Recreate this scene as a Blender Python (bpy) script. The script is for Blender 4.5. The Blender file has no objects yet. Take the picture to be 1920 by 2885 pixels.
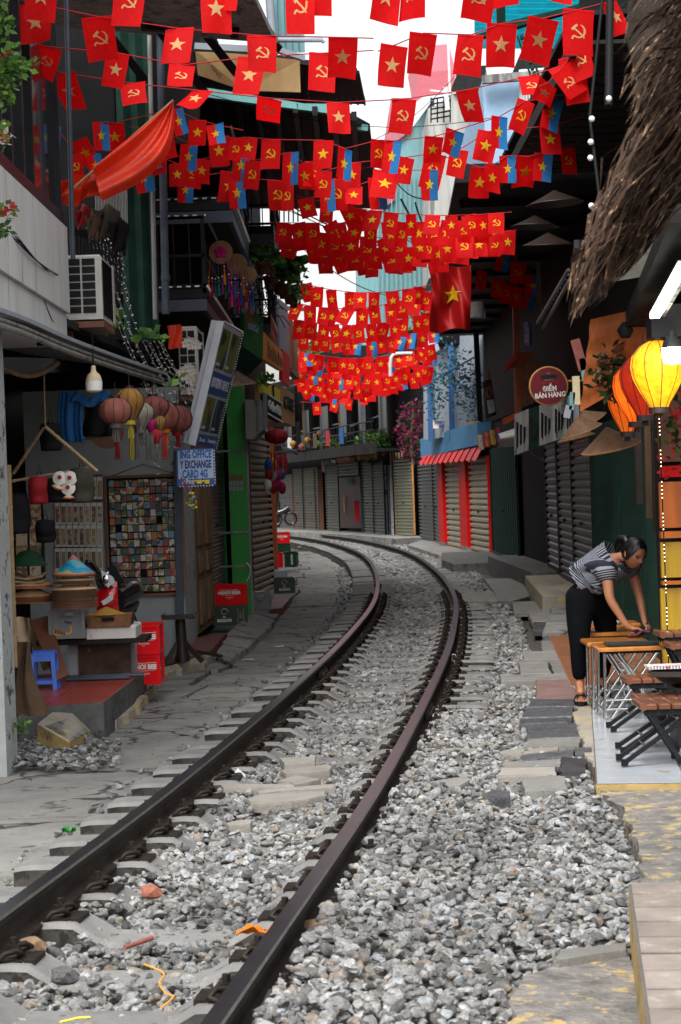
import bpy, math, random, colorsys
import numpy as np
from mathutils import Vector, Matrix
from math import radians as RD, sin, cos, pi

random.seed(7)
sc = bpy.context.scene
COL = sc.collection
V = Vector

# ------------------------------------------------------------------ camera
CAM_H = 1.65; FPX = 5600.0; ROLL = RD(2.0); PITCH = math.atan(-64/FPX)
cr, sr, cp, sp = cos(ROLL), sin(ROLL), cos(PITCH), sin(PITCH)
X3 = V((1, 0, 0)); D3 = V((0, sp, -cp)); F3 = V((0, cp, sp))
right = X3*cr + D3*sr
up = X3*sr - D3*cr
cd = bpy.data.cameras.new('camera'); cam = bpy.data.objects.new('camera', cd); COL.objects.link(cam)
cam.matrix_world = Matrix(((right.x, up.x, -F3.x, 0), (right.y, up.y, -F3.y, 0), (right.z, up.z, -F3.z, CAM_H), (0, 0, 0, 1)))
cd.sensor_fit = 'VERTICAL'; cd.sensor_height = 36; cd.lens = FPX/2885*36
cd.clip_start = 0.3; cd.clip_end = 2000
cd.dof.use_dof = True; cd.dof.focus_distance = 14.5; cd.dof.aperture_fstop = 9.0
sc.camera = cam

# ------------------------------------------------------------------ overcast daylight
w = bpy.data.worlds.new('World'); sc.world = w; w.use_nodes = True
nt = w.node_tree; nt.nodes.clear()
sky = nt.nodes.new('ShaderNodeTexSky'); sky.sky_type = 'NISHITA'; sky.sun_disc = False
sky.sun_elevation = RD(54); sky.sun_rotation = RD(200); sky.dust_density = 4; sky.air_density = 1.5; sky.ozone_density = 1
hs = nt.nodes.new('ShaderNodeHueSaturation'); hs.inputs['Saturation'].default_value = 0.16
bg = nt.nodes.new('ShaderNodeBackground'); bg.inputs['Strength'].default_value = 0.15
ow = nt.nodes.new('ShaderNodeOutputWorld')
nt.links.new(sky.outputs[0], hs.inputs['Color']); nt.links.new(hs.outputs[0], bg.inputs[0]); nt.links.new(bg.outputs[0], ow.inputs[0])
sl = bpy.data.lights.new('sun', 'SUN'); sl.energy = 1.4; sl.angle = RD(25); sl.color = (1, .97, .93)
so = bpy.data.objects.new('sun', sl); COL.objects.link(so)
so.rotation_euler = (RD(36), 0, RD(200) * -1 + pi); so.location = (0, 0, 30)
vs = sc.view_settings; vs.view_transform = 'Standard'; vs.look = 'None'; vs.gamma = 1; vs.use_curve_mapping = False
vs.exposure = 0.95
sc.render.film_transparent = False
sc.cycles.max_bounces = 6; sc.cycles.diffuse_bounces = 3; sc.cycles.glossy_bounces = 2; sc.cycles.transmission_bounces = 3
sc.cycles.use_denoising = True

# ------------------------------------------------------------------ sight lines: photo pixel (1920 x 2885) -> place
def ray(x, y):
    u, v = x-960, y-1442.5
    a = (u*cr - v*sr)/FPX; d = (u*sr + v*cr)/FPX
    return V((a, cp + d*sp, sp - d*cp))
def P(x, y, Y):
    r = ray(x, y); t = Y/r.y
    return V((r.x*t, Y, CAM_H + r.z*t))
def G(x, y, h=0.0):
    r = ray(x, y); t = (h-CAM_H)/r.z
    return V((r.x*t, r.y*t, h))
def PXW(x, y, X):
    r = ray(x, y); t = X/r.x
    return V((X, r.y*t, CAM_H + r.z*t))
def DX(x, y, Y):           # same, from the 1568 wide view of the photograph
    return P(x*1.2245, y*1.2245, Y)

# ------------------------------------------------------------------ mesh building
class MB:
    def __init__(s): s.v = []; s.f = []; s.m = []; s.s = []
    def add(s, vs_, fs_, mi=0, sm=False):
        o = len(s.v); s.v += [tuple(p) for p in vs_]
        for f in fs_: s.f.append(tuple(i+o for i in f)); s.m.append(mi); s.s.append(sm)
        return s
    def box(s, c, d, R=None, mi=0):
        c = V(c); h = V(d)*.5; ps = []
        for k in range(8):
            q = V((h.x if k & 1 else -h.x, h.y if k & 2 else -h.y, h.z if k & 4 else -h.z))
            if R is not None: q = R @ q
            ps.append(c+q)
        return s.add(ps, [(0, 2, 3, 1), (4, 5, 7, 6), (0, 1, 5, 4), (2, 6, 7, 3), (0, 4, 6, 2), (1, 3, 7, 5)], mi)
    def bev(s, c, d, b, R=None, mi=0):      # box with chamfered vertical and top edges
        x, y, z = d[0]/2, d[1]/2, d[2]/2; ps = []
        def ring(e, zz):
            return [(x-e, -y+b, zz), (x-e, y-b, zz), (x-b, y-e, zz), (-x+b, y-e, zz), (-x+e, y-b, zz), (-x+e, -y+b, zz), (-x+b, -y+e, zz), (x-b, -y+e, zz)]
        L = ring(0, -z)+ring(0, z-b)+[(p[0]*(1-b/max(x, 1e-4)), p[1]*(1-b/max(y, 1e-4)), z) for p in ring(0, z)]
        for q in L:
            q = V(q)
            if R is not None: q = R @ q
            ps.append(V(c)+q)
        fs = [tuple(range(7, -1, -1)), tuple(range(16, 24))]
        for r_ in (0, 8):
            for i in range(8): fs.append((r_+i, r_+(i+1) % 8, r_+8+(i+1) % 8, r_+8+i))
        return s.add(ps, fs, mi)
    def beam(s, p0, p1, w_, h_, up_=(0, 0, 1), mi=0):
        p0, p1 = V(p0), V(p1); a = (p1-p0); L = a.length
        if L < 1e-6: return s
        a = a/L; u_ = V(up_)
        if abs(a.dot(u_)) > .98: u_ = V((0, 1, 0))
        b = a.cross(u_).normalized(); c = b.cross(a)
        R = Matrix((b, a, c)).transposed()
        return s.box((p0+p1)/2, (w_, L, h_), R, mi)
    def tube(s, pts, r, n=6, mi=0, cap=True, sm=True):
        pts = [V(p) for p in pts]; rs = r if isinstance(r, (list, tuple)) else [r]*len(pts)
        vs_ = []; fs = []; prev = None
        for i, p in enumerate(pts):
            a = (pts[min(i+1, len(pts)-1)]-pts[max(i-1, 0)])
            a = a.normalized() if a.length > 1e-9 else V((0, 0, 1))
            if prev is None:
                t = V((0, 0, 1)) if abs(a.z) < .9 else V((1, 0, 0)); b = a.cross(t).normalized()
            else:
                b = (prev-a*prev.dot(a)); b = b.normalized() if b.length > 1e-6 else a.orthogonal().normalized()
            prev = b; c = a.cross(b)
            for k in range(n):
                an = 2*pi*k/n; vs_.append(p+(b*cos(an)+c*sin(an))*rs[i])
        for i in range(len(pts)-1):
            for k in range(n): fs.append((i*n+k, i*n+(k+1) % n, (i+1)*n+(k+1) % n, (i+1)*n+k))
        s.add(vs_, fs, mi, sm)
        if cap:
            s.add(vs_[:n], [tuple(range(n-1, -1, -1))], mi); s.add(vs_[-n:], [tuple(range(n))], mi)
        return s
    def lathe(s, prof, n=16, M=None, mi=0, sm=True, rib=0, ribd=0.0, tw=0.0):
        M = M or Matrix(); vs_ = []; fs = []
        for i, (r, z) in enumerate(prof):
            for k in range(n):
                an = 2*pi*k/n + tw*i/len(prof); rr = r*(1-ribd*abs(cos(an*rib/2))) if rib else r
                vs_.append(M @ V((rr*cos(an), rr*sin(an), z)))
        for i in range(len(prof)-1):
            for k in range(n): fs.append((i*n+k, i*n+(k+1) % n, (i+1)*n+(k+1) % n, (i+1)*n+k))
        return s.add(vs_, fs, mi, sm)
    def disc(s, c, ax, r, t, n=20, mi=0):
        ax = V(ax).normalized(); return s.tube([V(c)-ax*t/2, V(c)+ax*t/2], r, n, mi, True, False)
    def slab(s, poly, t, mi=0, mi_side=None):     # poly: 3D points of the top face; t: vector to the other face
        poly = [V(p) for p in poly]; t = V(t); n = len(poly)
        s.add(poly, [tuple(range(n))], mi)
        s.add([p+t for p in poly], [tuple(range(n-1, -1, -1))], mi)
        ms = mi if mi_side is None else mi_side
        for i in range(n):
            j = (i+1) % n; s.add([poly[i], poly[i]+t, poly[j]+t, poly[j]], [(0, 1, 2, 3)], ms)
        return s
    def quad(s, a, b, c, d, mi=0): return s.add([a, b, c, d], [(0, 1, 2, 3)], mi)
    def ball(s, c, r, n=8, mi=0):
        r = V((r, r, r)) if isinstance(r, (int, float)) else V(r); m_ = max(4, n//2+1)
        prof = [(max(sin(pi*i/m_), 1e-3), -cos(pi*i/m_)) for i in range(m_+1)]
        M = Matrix.Translation(V(c)) @ Matrix.Diagonal((r.x, r.y, r.z, 1))
        return s.lathe(prof, n, M, mi)
    def grid(s, fn, nu, nv, mi=0, sm=True):
        vs_ = [fn(i/nu, j/nv) for j in range(nv+1) for i in range(nu+1)]
        fs = [(j*(nu+1)+i, j*(nu+1)+i+1, (j+1)*(nu+1)+i+1, (j+1)*(nu+1)+i) for j in range(nv) for i in range(nu)]
        return s.add(vs_, fs, mi, sm)
    def mesh(s, name, mats):
        me = bpy.data.meshes.new(name); me.from_pydata(s.v, [], s.f)
        mats = mats if isinstance(mats, (list, tuple)) else [mats]
        for m_ in mats: me.materials.append(m_)
        me.polygons.foreach_set('material_index', s.m); me.polygons.foreach_set('use_smooth', s.s)
        me.update(); return me
    def build(s, name, mats, parent=None):
        return put(s.mesh(name, mats), name, parent)

def worldmat(o):
    m_ = o.matrix_basis.copy()
    if o.parent: m_ = worldmat(o.parent) @ o.matrix_parent_inverse @ m_
    return m_
def put(me, name, parent=None):
    o = bpy.data.objects.new(name, me); COL.objects.link(o)
    if parent is not None:
        o.parent = parent; o.matrix_parent_inverse = worldmat(parent).inverted()
    return o
USED = set()
def tag(o, label, cat, group=None, kind=None):
    if label: o['label'] = label
    if cat: o['category'] = cat
    if group: o['group'] = group
    if kind: o['kind'] = kind
    return o
def thing(name, label, cat, loc=(0, 0, 0), rz=0, group=None):
    o = bpy.data.objects.new(name, None); COL.objects.link(o)
    o.location = loc; o.rotation_euler = (0, 0, rz); o.empty_display_size = .1
    return tag(o, label, cat, group)
def struct(o): o['kind'] = 'structure'; return o
KIDS = {}
def dup(root, loc=None, rot=None, label=None, group=None, scale=None, name=None):
    r = root.copy(); COL.objects.link(r)
    if loc is not None: r.location = loc
    if rot is not None: r.rotation_euler = rot
    if scale is not None: r.scale = scale if hasattr(scale, '__len__') else (scale,)*3
    if label: r['label'] = label
    if group: r['group'] = group
    if root.name not in KIDS:
        KIDS[root.name] = [(c, list(c.children)) for c in root.children]
    for ch, gs in KIDS[root.name]:
        c = ch.copy(); COL.objects.link(c); c.parent = r
        for g_ in gs:
            d = g_.copy(); COL.objects.link(d); d.parent = c
    return r

def text_mesh(txt, size=1.0, align='CENTER', ext=0.004, off=0.0, sx=1.0, shear=0.0, spacing=1.0):
    cu = bpy.data.curves.new('t', 'FONT'); cu.body = txt; cu.size = size; cu.align_x = align; cu.align_y = 'CENTER'
    cu.extrude = ext; cu.offset = off; cu.shear = shear; cu.resolution_u = 2; cu.space_character = spacing
    o = bpy.data.objects.new('t', cu); COL.objects.link(o)
    dg = bpy.context.evaluated_depsgraph_get()
    me = bpy.data.meshes.new_from_object(o.evaluated_get(dg)); bpy.data.objects.remove(o)
    vs_ = [(v.co.x*sx, v.co.y, v.co.z) for v in me.vertices]; fs = [tuple(p.vertices) for p in me.polygons]
    bpy.data.meshes.remove(me)
    return vs_, fs
def frame(o, ux, uy):      # matrix: local x -> ux, local y -> uy, local z -> normal
    ux = V(ux).normalized(); uz = ux.cross(V(uy)).normalized(); uy = uz.cross(ux)
    M = Matrix((ux, uy, uz)).transposed().to_4x4(); M.translation = V(o); return M
def letter(name, txt, M, size, mat_, parent, **k):
    vs_, fs = text_mesh(txt, size, **k); b = MB(); b.add([M @ V(p) for p in vs_], fs)
    return b.build(name, mat_, parent)

# ------------------------------------------------------------------ materials
def mat(name, col, rough=.6, metal=0, var=.15, scale=6, bump=0.0, bscale=80, rnd=0.0, spots=None, trans=0.0, emit=None, streak=0, coat=0, wet=0, crack=None):
    m_ = bpy.data.materials.new(name); m_.use_nodes = True; t = m_.node_tree; N = t.nodes; Lk = t.links.new
    b = N['Principled BSDF']; out = N['Material Output']
    b.inputs['Roughness'].default_value = rough; b.inputs['Metallic'].default_value = metal
    if coat: b.inputs['Coat Weight'].default_value = coat
    tc = N.new('ShaderNodeTexCoord')
    mp = N.new('ShaderNodeMapping'); Lk(tc.outputs['Object'], mp.inputs[0])
    if streak: mp.inputs['Scale'].default_value = (streak, streak, .12*streak)
    nz = N.new('ShaderNodeTexNoise'); nz.inputs['Scale'].default_value = scale; nz.inputs['Detail'].default_value = 6; nz.inputs['Roughness'].default_value = .65
    Lk(mp.outputs[0], nz.inputs['Vector'])
    cramp = N.new('ShaderNodeMapRange'); cramp.inputs[1].default_value = .3; cramp.inputs[2].default_value = .7
    cramp.inputs[3].default_value = 1-var; cramp.inputs[4].default_value = 1+var; Lk(nz.outputs['Fac'], cramp.inputs[0])
    last = cramp.outputs[0]
    if rnd:
        oi = N.new('ShaderNodeObjectInfo'); mr = N.new('ShaderNodeMapRange')
        mr.inputs[3].default_value = 1-rnd; mr.inputs[4].default_value = 1+rnd; Lk(oi.outputs['Random'], mr.inputs[0])
        mm = N.new('ShaderNodeMath'); mm.operation = 'MULTIPLY'; Lk(last, mm.inputs[0]); Lk(mr.outputs[0], mm.inputs[1]); last = mm.outputs[0]
    vm = N.new('ShaderNodeVectorMath'); vm.operation = 'SCALE'; vm.inputs[0].default_value = col[:3]; Lk(last, vm.inputs['Scale'])
    colo = vm.outputs[0]
    if spots:          # (colour, amount threshold, scale)
        sc_, th, ss = spots
        n2 = N.new('ShaderNodeTexNoise'); n2.inputs['Scale'].default_value = ss; n2.inputs['Detail'].default_value = 8; n2.inputs['Roughness'].default_value = .7
        Lk(mp.outputs[0], n2.inputs['Vector'])
        r2 = N.new('ShaderNodeMapRange'); r2.inputs[1].default_value = th; r2.inputs[2].default_value = th+.06; Lk(n2.outputs['Fac'], r2.inputs[0])
        mx = N.new('ShaderNodeMix'); mx.data_type = 'RGBA'; Lk(r2.outputs[0], mx.inputs['Factor']); Lk(colo, mx.inputs['A']); mx.inputs['B'].default_value = (*sc_, 1)
        colo = mx.outputs['Result']
    if crack:          # thin dark cracks with crumbled edges
        nd = N.new('ShaderNodeTexNoise'); nd.inputs['Scale'].default_value = 4; nd.inputs['Detail'].default_value = 6; Lk(tc.outputs['Object'], nd.inputs['Vector'])
        v1 = N.new('ShaderNodeVectorMath'); v1.operation = 'MULTIPLY_ADD'; Lk(nd.outputs['Color'], v1.inputs[0]); v1.inputs[1].default_value = (.35, .35, 0); Lk(tc.outputs['Object'], v1.inputs[2])
        vo = N.new('ShaderNodeTexVoronoi'); vo.feature = 'DISTANCE_TO_EDGE'; vo.inputs['Scale'].default_value = crack[0]; Lk(v1.outputs[0], vo.inputs['Vector'])
        r4 = N.new('ShaderNodeMapRange'); r4.inputs[1].default_value = crack[1]*.4; r4.inputs[2].default_value = crack[1]; r4.inputs[3].default_value = .25; n4 = N.new('ShaderNodeTexNoise'); n4.inputs['Scale'].default_value = 1.7; Lk(tc.outputs['Object'], n4.inputs['Vector']); m4 = N.new('ShaderNodeMapRange'); m4.inputs[1].default_value = .47; m4.inputs[2].default_value = .62; m4.inputs[4].default_value = crack[1]*1.1; Lk(n4.outputs['Fac'], m4.inputs[0]); a4 = N.new('ShaderNodeMath'); Lk(vo.outputs['Distance'], a4.inputs[0]); Lk(m4.outputs[0], a4.inputs[1]); Lk(a4.outputs[0], r4.inputs[0])
        v2 = N.new('ShaderNodeVectorMath'); v2.operation = 'SCALE'; Lk(colo, v2.inputs[0]); Lk(r4.outputs[0], v2.inputs['Scale']); colo = v2.outputs[0]
    if rough >= .7: b.inputs['Specular IOR Level'].default_value = .25
    Lk(colo, b.inputs['Base Color'])
    if wet:
        r3 = N.new('ShaderNodeMapRange'); r3.inputs[1].default_value = .45; r3.inputs[2].default_value = .6
        r3.inputs[3].default_value = rough; r3.inputs[4].default_value = wet; Lk(nz.outputs['Fac'], r3.inputs[0]); Lk(r3.outputs[0], b.inputs['Roughness'])
    if bump:
        n3 = N.new('ShaderNodeTexNoise'); n3.inputs['Scale'].default_value = bscale; n3.inputs['Detail'].default_value = 4
        Lk(tc.outputs['Object'], n3.inputs['Vector'])
        bp = N.new('ShaderNodeBump'); bp.inputs['Strength'].default_value = bump; bp.inputs['Distance'].default_value = .02
        Lk(n3.outputs['Fac'], bp.inputs['Height']); Lk(bp.outputs[0], b.inputs['Normal'])
    if trans:
        tr = N.new('ShaderNodeBsdfTranslucent'); Lk(colo, tr.inputs['Color']); ms = N.new('ShaderNodeMixShader'); ms.inputs[0].default_value = trans
        Lk(b.outputs[0], ms.inputs[1]); Lk(tr.outputs[0], ms.inputs[2]); Lk(ms.outputs[0], out.inputs[0])
    if emit:
        b.inputs['Emission Strength'].default_value = emit[1]
        if emit[0] is None: Lk(colo, b.inputs['Emission Color'])
        else: b.inputs['Emission Color'].default_value = (*emit[0], 1)
    m_.diffuse_color = (*col[:3], 1)
    return m_
M = {}
def mk(k, *a, **kw): M[k] = mat(k, *a, **kw); return M[k]
mk('ballast_soil', (.09, .082, .075), .9, var=.4, scale=12, bump=.6)
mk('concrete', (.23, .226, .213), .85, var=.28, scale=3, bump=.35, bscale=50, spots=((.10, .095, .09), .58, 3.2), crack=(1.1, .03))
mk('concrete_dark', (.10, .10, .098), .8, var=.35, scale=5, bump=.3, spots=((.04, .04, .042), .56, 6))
mk('concrete_yellow', (.30, .28, .24), .85, var=.2, scale=4, bump=.5, spots=((.46, .33, .13), .53, 9))
mk('yellow_patch', (.17, .16, .15), .85, var=.45, scale=9, bump=1.0, bscale=30, spots=((.42, .31, .13), .545, 11))
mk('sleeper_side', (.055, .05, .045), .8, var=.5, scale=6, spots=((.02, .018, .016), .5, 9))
mk('sleeper', (.18, .177, .17), .85, var=.25, scale=5, bump=.25, rnd=.12, spots=((.07, .068, .064), .6, 5))
mk('rail_side', (.026, .019, .015), .75, .3, var=.4, scale=9, bump=.3)
mk('rail_worn', (.19, .185, .18), .4, .6, var=.3, scale=12)
mk('rail_top', (.075, .08, .09), .28, .85, var=.25, scale=4)
mk('iron', (.035, .028, .024), .6, .5, var=.4, scale=30)
mk('red_tile', (.33, .052, .035), .35, var=.14, scale=3, rnd=.08, spots=((.4, .16, .12), .68, 9))
mk('red_tile_old', (.16, .045, .035), .6, var=.3, scale=5, rnd=.1, spots=((.13, .11, .1), .55, 5))
mk('grout', (.3, .2, .17), .9); mk('grout_dark', (.12, .11, .1), .9)
mk('white_tile', (.36, .39, .42), .22, var=.15, scale=3, rnd=.06, spots=((.30, .25, .15), .60, 5))
mk('brown_tile', (.30, .12, .06), .3, var=.15, scale=4, rnd=.12)
mk('stone_tile', (.24, .20, .175), .5, var=.3, scale=7, rnd=.14, spots=((.34, .33, .31), .57, 7))
mk('slab_pink', (.20, .125, .11), .85, var=.2, bump=.3, rnd=.1)
mk('slab_wet', (.075, .078, .085), .5, var=.5, scale=8, bump=.4, rnd=.15, wet=.2)
mk('slab_grey', (.20, .193, .18), .8, var=.2, bump=.3, rnd=.12, spots=((.12, .115, .11), .6, 5))
mk('flat_stone', (.25, .232, .205), .85, var=.15, bump=.3, rnd=.12)
mk('dark', (.012, .012, .013), .8)
mk('dark_metal', (.02, .021, .023), .5, .3, var=.3, scale=10)
mk('steel_tube', (.07, .085, .11), .45, .3, var=.2)
# ------------------------------------------------------------------ track centre line
CL = [(-1.75, 0), (-1.3, 3), (-.97, 5.4), (-.76, 7.2), (-.47, 9.25), (-.26, 11.3), (-.05, 13.3), (.19, 15.8), (.42, 18.3), (.69, 22), (.88, 24.9), (1.0, 27.8), (1.08, 31), (1.125, 35), (1.1, 41), (.93, 46.8), (.48, 53.5), (-.1, 59.5), (-.78, 64.3), (-1.8, 70), (-3.1, 76), (-4.8, 82), (-7, 88), (-10, 94)]
def catmull(P_, n=10):
    out = []
    for i in range(len(P_)-1):
        p0 = V(P_[max(i-1, 0)]); p1 = V(P_[i]); p2 = V(P_[i+1]); p3 = V(P_[min(i+2, len(P_)-1)])
        for k in range(n):
            t = k/n; out.append(.5*((2*p1)+(p2-p0)*t+(2*p0-5*p1+4*p2-p3)*t*t+(3*p1-p0-3*p2+p3)*t**3))
    out.append(V(P_[-1])); return out
CLS = catmull([(a, b, 0) for a, b in CL])
_s = np.cumsum([0]+[(CLS[i+1]-CLS[i]).length for i in range(len(CLS)-1)]); _u = np.arange(0, _s[-1], .5); _x = np.interp(_u, _s, [p.x for p in CLS]); _y = np.interp(_u, _s, [p.y for p in CLS])
for _ in range(14): _x[1:-1] = (_x[:-2]+2*_x[1:-1]+_x[2:])/4; _y[1:-1] = (_y[:-2]+2*_y[1:-1]+_y[2:])/4
CLS = [V((a, c, 0)) for a, c in zip(_x, _y)]
CS = [0]
for i in range(1, len(CLS)): CS.append(CS[-1]+(CLS[i]-CLS[i-1]).length)
CSn = np.array(CS); CX = np.array([p.x for p in CLS]); CY = np.array([p.y for p in CLS])
TX = np.gradient(CX, CSn); TY = np.gradient(CY, CSn)
def track(s, t, z=0):       # s along the track, t to the right of it
    x = np.interp(s, CSn, CX); y = np.interp(s, CSn, CY); tx = np.interp(s, CSn, TX); ty = np.interp(s, CSn, TY)
    l = math.hypot(tx, ty); return V((x+t*ty/l, y-t*tx/l, z))
def s_of_y(y): return float(np.interp(y, CY, CSn))
def t_of(x, y):
    s = s_of_y(y); tx = np.interp(s, CSn, TX); ty = np.interp(s, CSn, TY)
    return (x-np.interp(s, CSn, CX))*ty/math.hypot(tx, ty)

# base ground
b = MB(); b.quad((-400, -400, -.34), (400, -400, -.34), (400, 600, -.34), (-400, 600, -.34))
struct(b.build('ground', M['ballast_soil']))
S14 = s_of_y(14.5); S78 = s_of_y(8.0); S12 = s_of_y(11.8)
def ball_h(t, s):          # ballast height across the track
    a = abs(t)
    up_ = .012 if S78 < s < S12 else -.012
    if a < .22: h = -.065+up_
    elif a < .46: h = -.065+.05*(a-.22)/.26+up_
    elif a < .6: h = -.045
    elif t > 0: h = -.035+min(1, max(0, (S14+1-s)/4))*(.10 if t < .85 else (.06 if t < 1.1 else .025))
    else: h = -.06-.06*min(1, (a-.6)/.35) if a < .95 else -.16
    return h
b = MB(); ts = [-1.15, -.95, -.7, -.5, -.25, 0, .25, .5, .6, .75, 1.0, 1.3, 2.0, 3.4]
ss = [s_of_y(3)+i*.5 for i in range(190)]; ss = [s for s in ss if s < CS[-1]]
vv = [track(s, t, ball_h(t, s)-.03) for s in ss for t in ts]; n = len(ts)
b.add(vv, [(i*n+k, i*n+k+1, (i+1)*n+k+1, (i+1)*n+k) for i in range(len(ss)-1) for k in range(n-1)])
struct(b.build('track_bed', M['ballast_soil']))

# ------------------------------------------------------------------ railway track: rails, sleepers, fastenings
trk = thing('railway_track', 'single railway track curving left through the narrow alley, two dark rails on concrete sleepers', 'railway track', (0, 0, 0))
RP = [(-.029, .0), (.029, .0), (.033, -.011), (.031, -.036), (.009, -.046), (.009, -.112), (.0525, -.128), (.0525, -.14), (-.0525, -.14), (-.0525, -.128), (-.009, -.112), (-.009, -.046), (-.031, -.036), (-.033, -.011)]
for sd in (-1, 1):
    b = MB(); S = [CSn[0]+i*.35 for i in range(int(CS[-1]/.35))]; n = len(RP); vv = []
    for s in S:
        for (a, z) in RP: vv.append(track(s, sd*.535+a, .16+z))
    for i in range(len(S)-1):
        for k in range(n):
            q = (i*n+k, i*n+(k+1) % n, (i+1)*n+(k+1) % n, (i+1)*n+k)
            b.f.append(q); b.m.append(1 if k == 0 else (2 if k in (1, 13) else 0)); b.s.append(False)
    b.v = [tuple(p) for p in vv]
    b.build('rail', [M['rail_side'], M['rail_top'], M['rail_worn']], trk)
# fish plates at the joints
for s0, sd in ((s_of_y(17.0), -1), (s_of_y(13.9), 1), (s_of_y(32), -1)):
    b = MB()
    for e in (-1, 1):
        p0 = track(s0-.28, sd*.535+e*.03, .16-.08); p1 = track(s0+.28, sd*.535+e*.03, .16-.08); b.beam(p0, p1, .025, .055)
        for q in (-.2, -.08, .08, .2): b.ball(track(s0+q, sd*.535+e*.048, .08), .016, 6)
    b.build('fish_plate', M['rail_side'], trk)
# sleeper mesh (local: x across, y along)
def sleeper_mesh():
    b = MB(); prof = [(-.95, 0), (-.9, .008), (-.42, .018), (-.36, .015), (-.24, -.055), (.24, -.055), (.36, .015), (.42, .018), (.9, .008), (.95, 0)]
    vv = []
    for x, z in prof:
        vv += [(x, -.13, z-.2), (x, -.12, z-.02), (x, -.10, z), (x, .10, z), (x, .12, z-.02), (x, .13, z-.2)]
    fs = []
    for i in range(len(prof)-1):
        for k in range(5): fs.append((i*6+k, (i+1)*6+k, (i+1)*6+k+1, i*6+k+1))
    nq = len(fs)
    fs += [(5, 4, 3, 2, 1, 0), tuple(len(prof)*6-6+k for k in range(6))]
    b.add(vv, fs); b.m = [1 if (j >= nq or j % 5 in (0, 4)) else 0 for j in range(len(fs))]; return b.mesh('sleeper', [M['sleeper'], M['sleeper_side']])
def clip_mesh():
    b = MB()
    for sy in (-.055, .055):
        pts = [V((.055, sy-.03, .012)), V((.085, sy-.035, .045)), V((.12, sy, .05)), V((.135, sy+.03, .03)), V((.10, sy+.035, .02)), V((.06, sy+.03, .015))]
        b.tube(pts, .011, 5)
    b.box((.095, 0, .008), (.10, .15, .016)); b.tube([(.095, 0, 0), (.095, 0, .085)], .014, 6); b.tube([(.095, 0, .03), (.095, 0, .06)], .026, 6, 0, True, False)
    b.box((.17, 0, -.005), (.04, .14, .05))
    return b.mesh('clip', M['iron'])
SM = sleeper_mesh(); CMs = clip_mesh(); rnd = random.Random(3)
s = s_of_y(5.2); k = 0
# sleepers that the photograph shows at the near end, then even spacing
while s < s_of_y(86):
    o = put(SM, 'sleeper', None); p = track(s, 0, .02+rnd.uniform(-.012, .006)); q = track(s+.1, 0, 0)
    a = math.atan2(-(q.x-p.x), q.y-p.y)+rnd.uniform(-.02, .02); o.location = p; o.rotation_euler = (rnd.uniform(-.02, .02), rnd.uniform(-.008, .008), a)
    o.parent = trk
    if p.y < 30:
        for sd in (-1, 1):
            for e in (-1, 1):
                c = put(CMs, 'clip', None); c.parent = o; c.location = (sd*.535, 0, .006); c.rotation_euler = (0, 0, 0 if e > 0 else pi)
    s += .60 + rnd.uniform(-.025, .025) if p.y < 24 else .58
    k += 1

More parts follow.
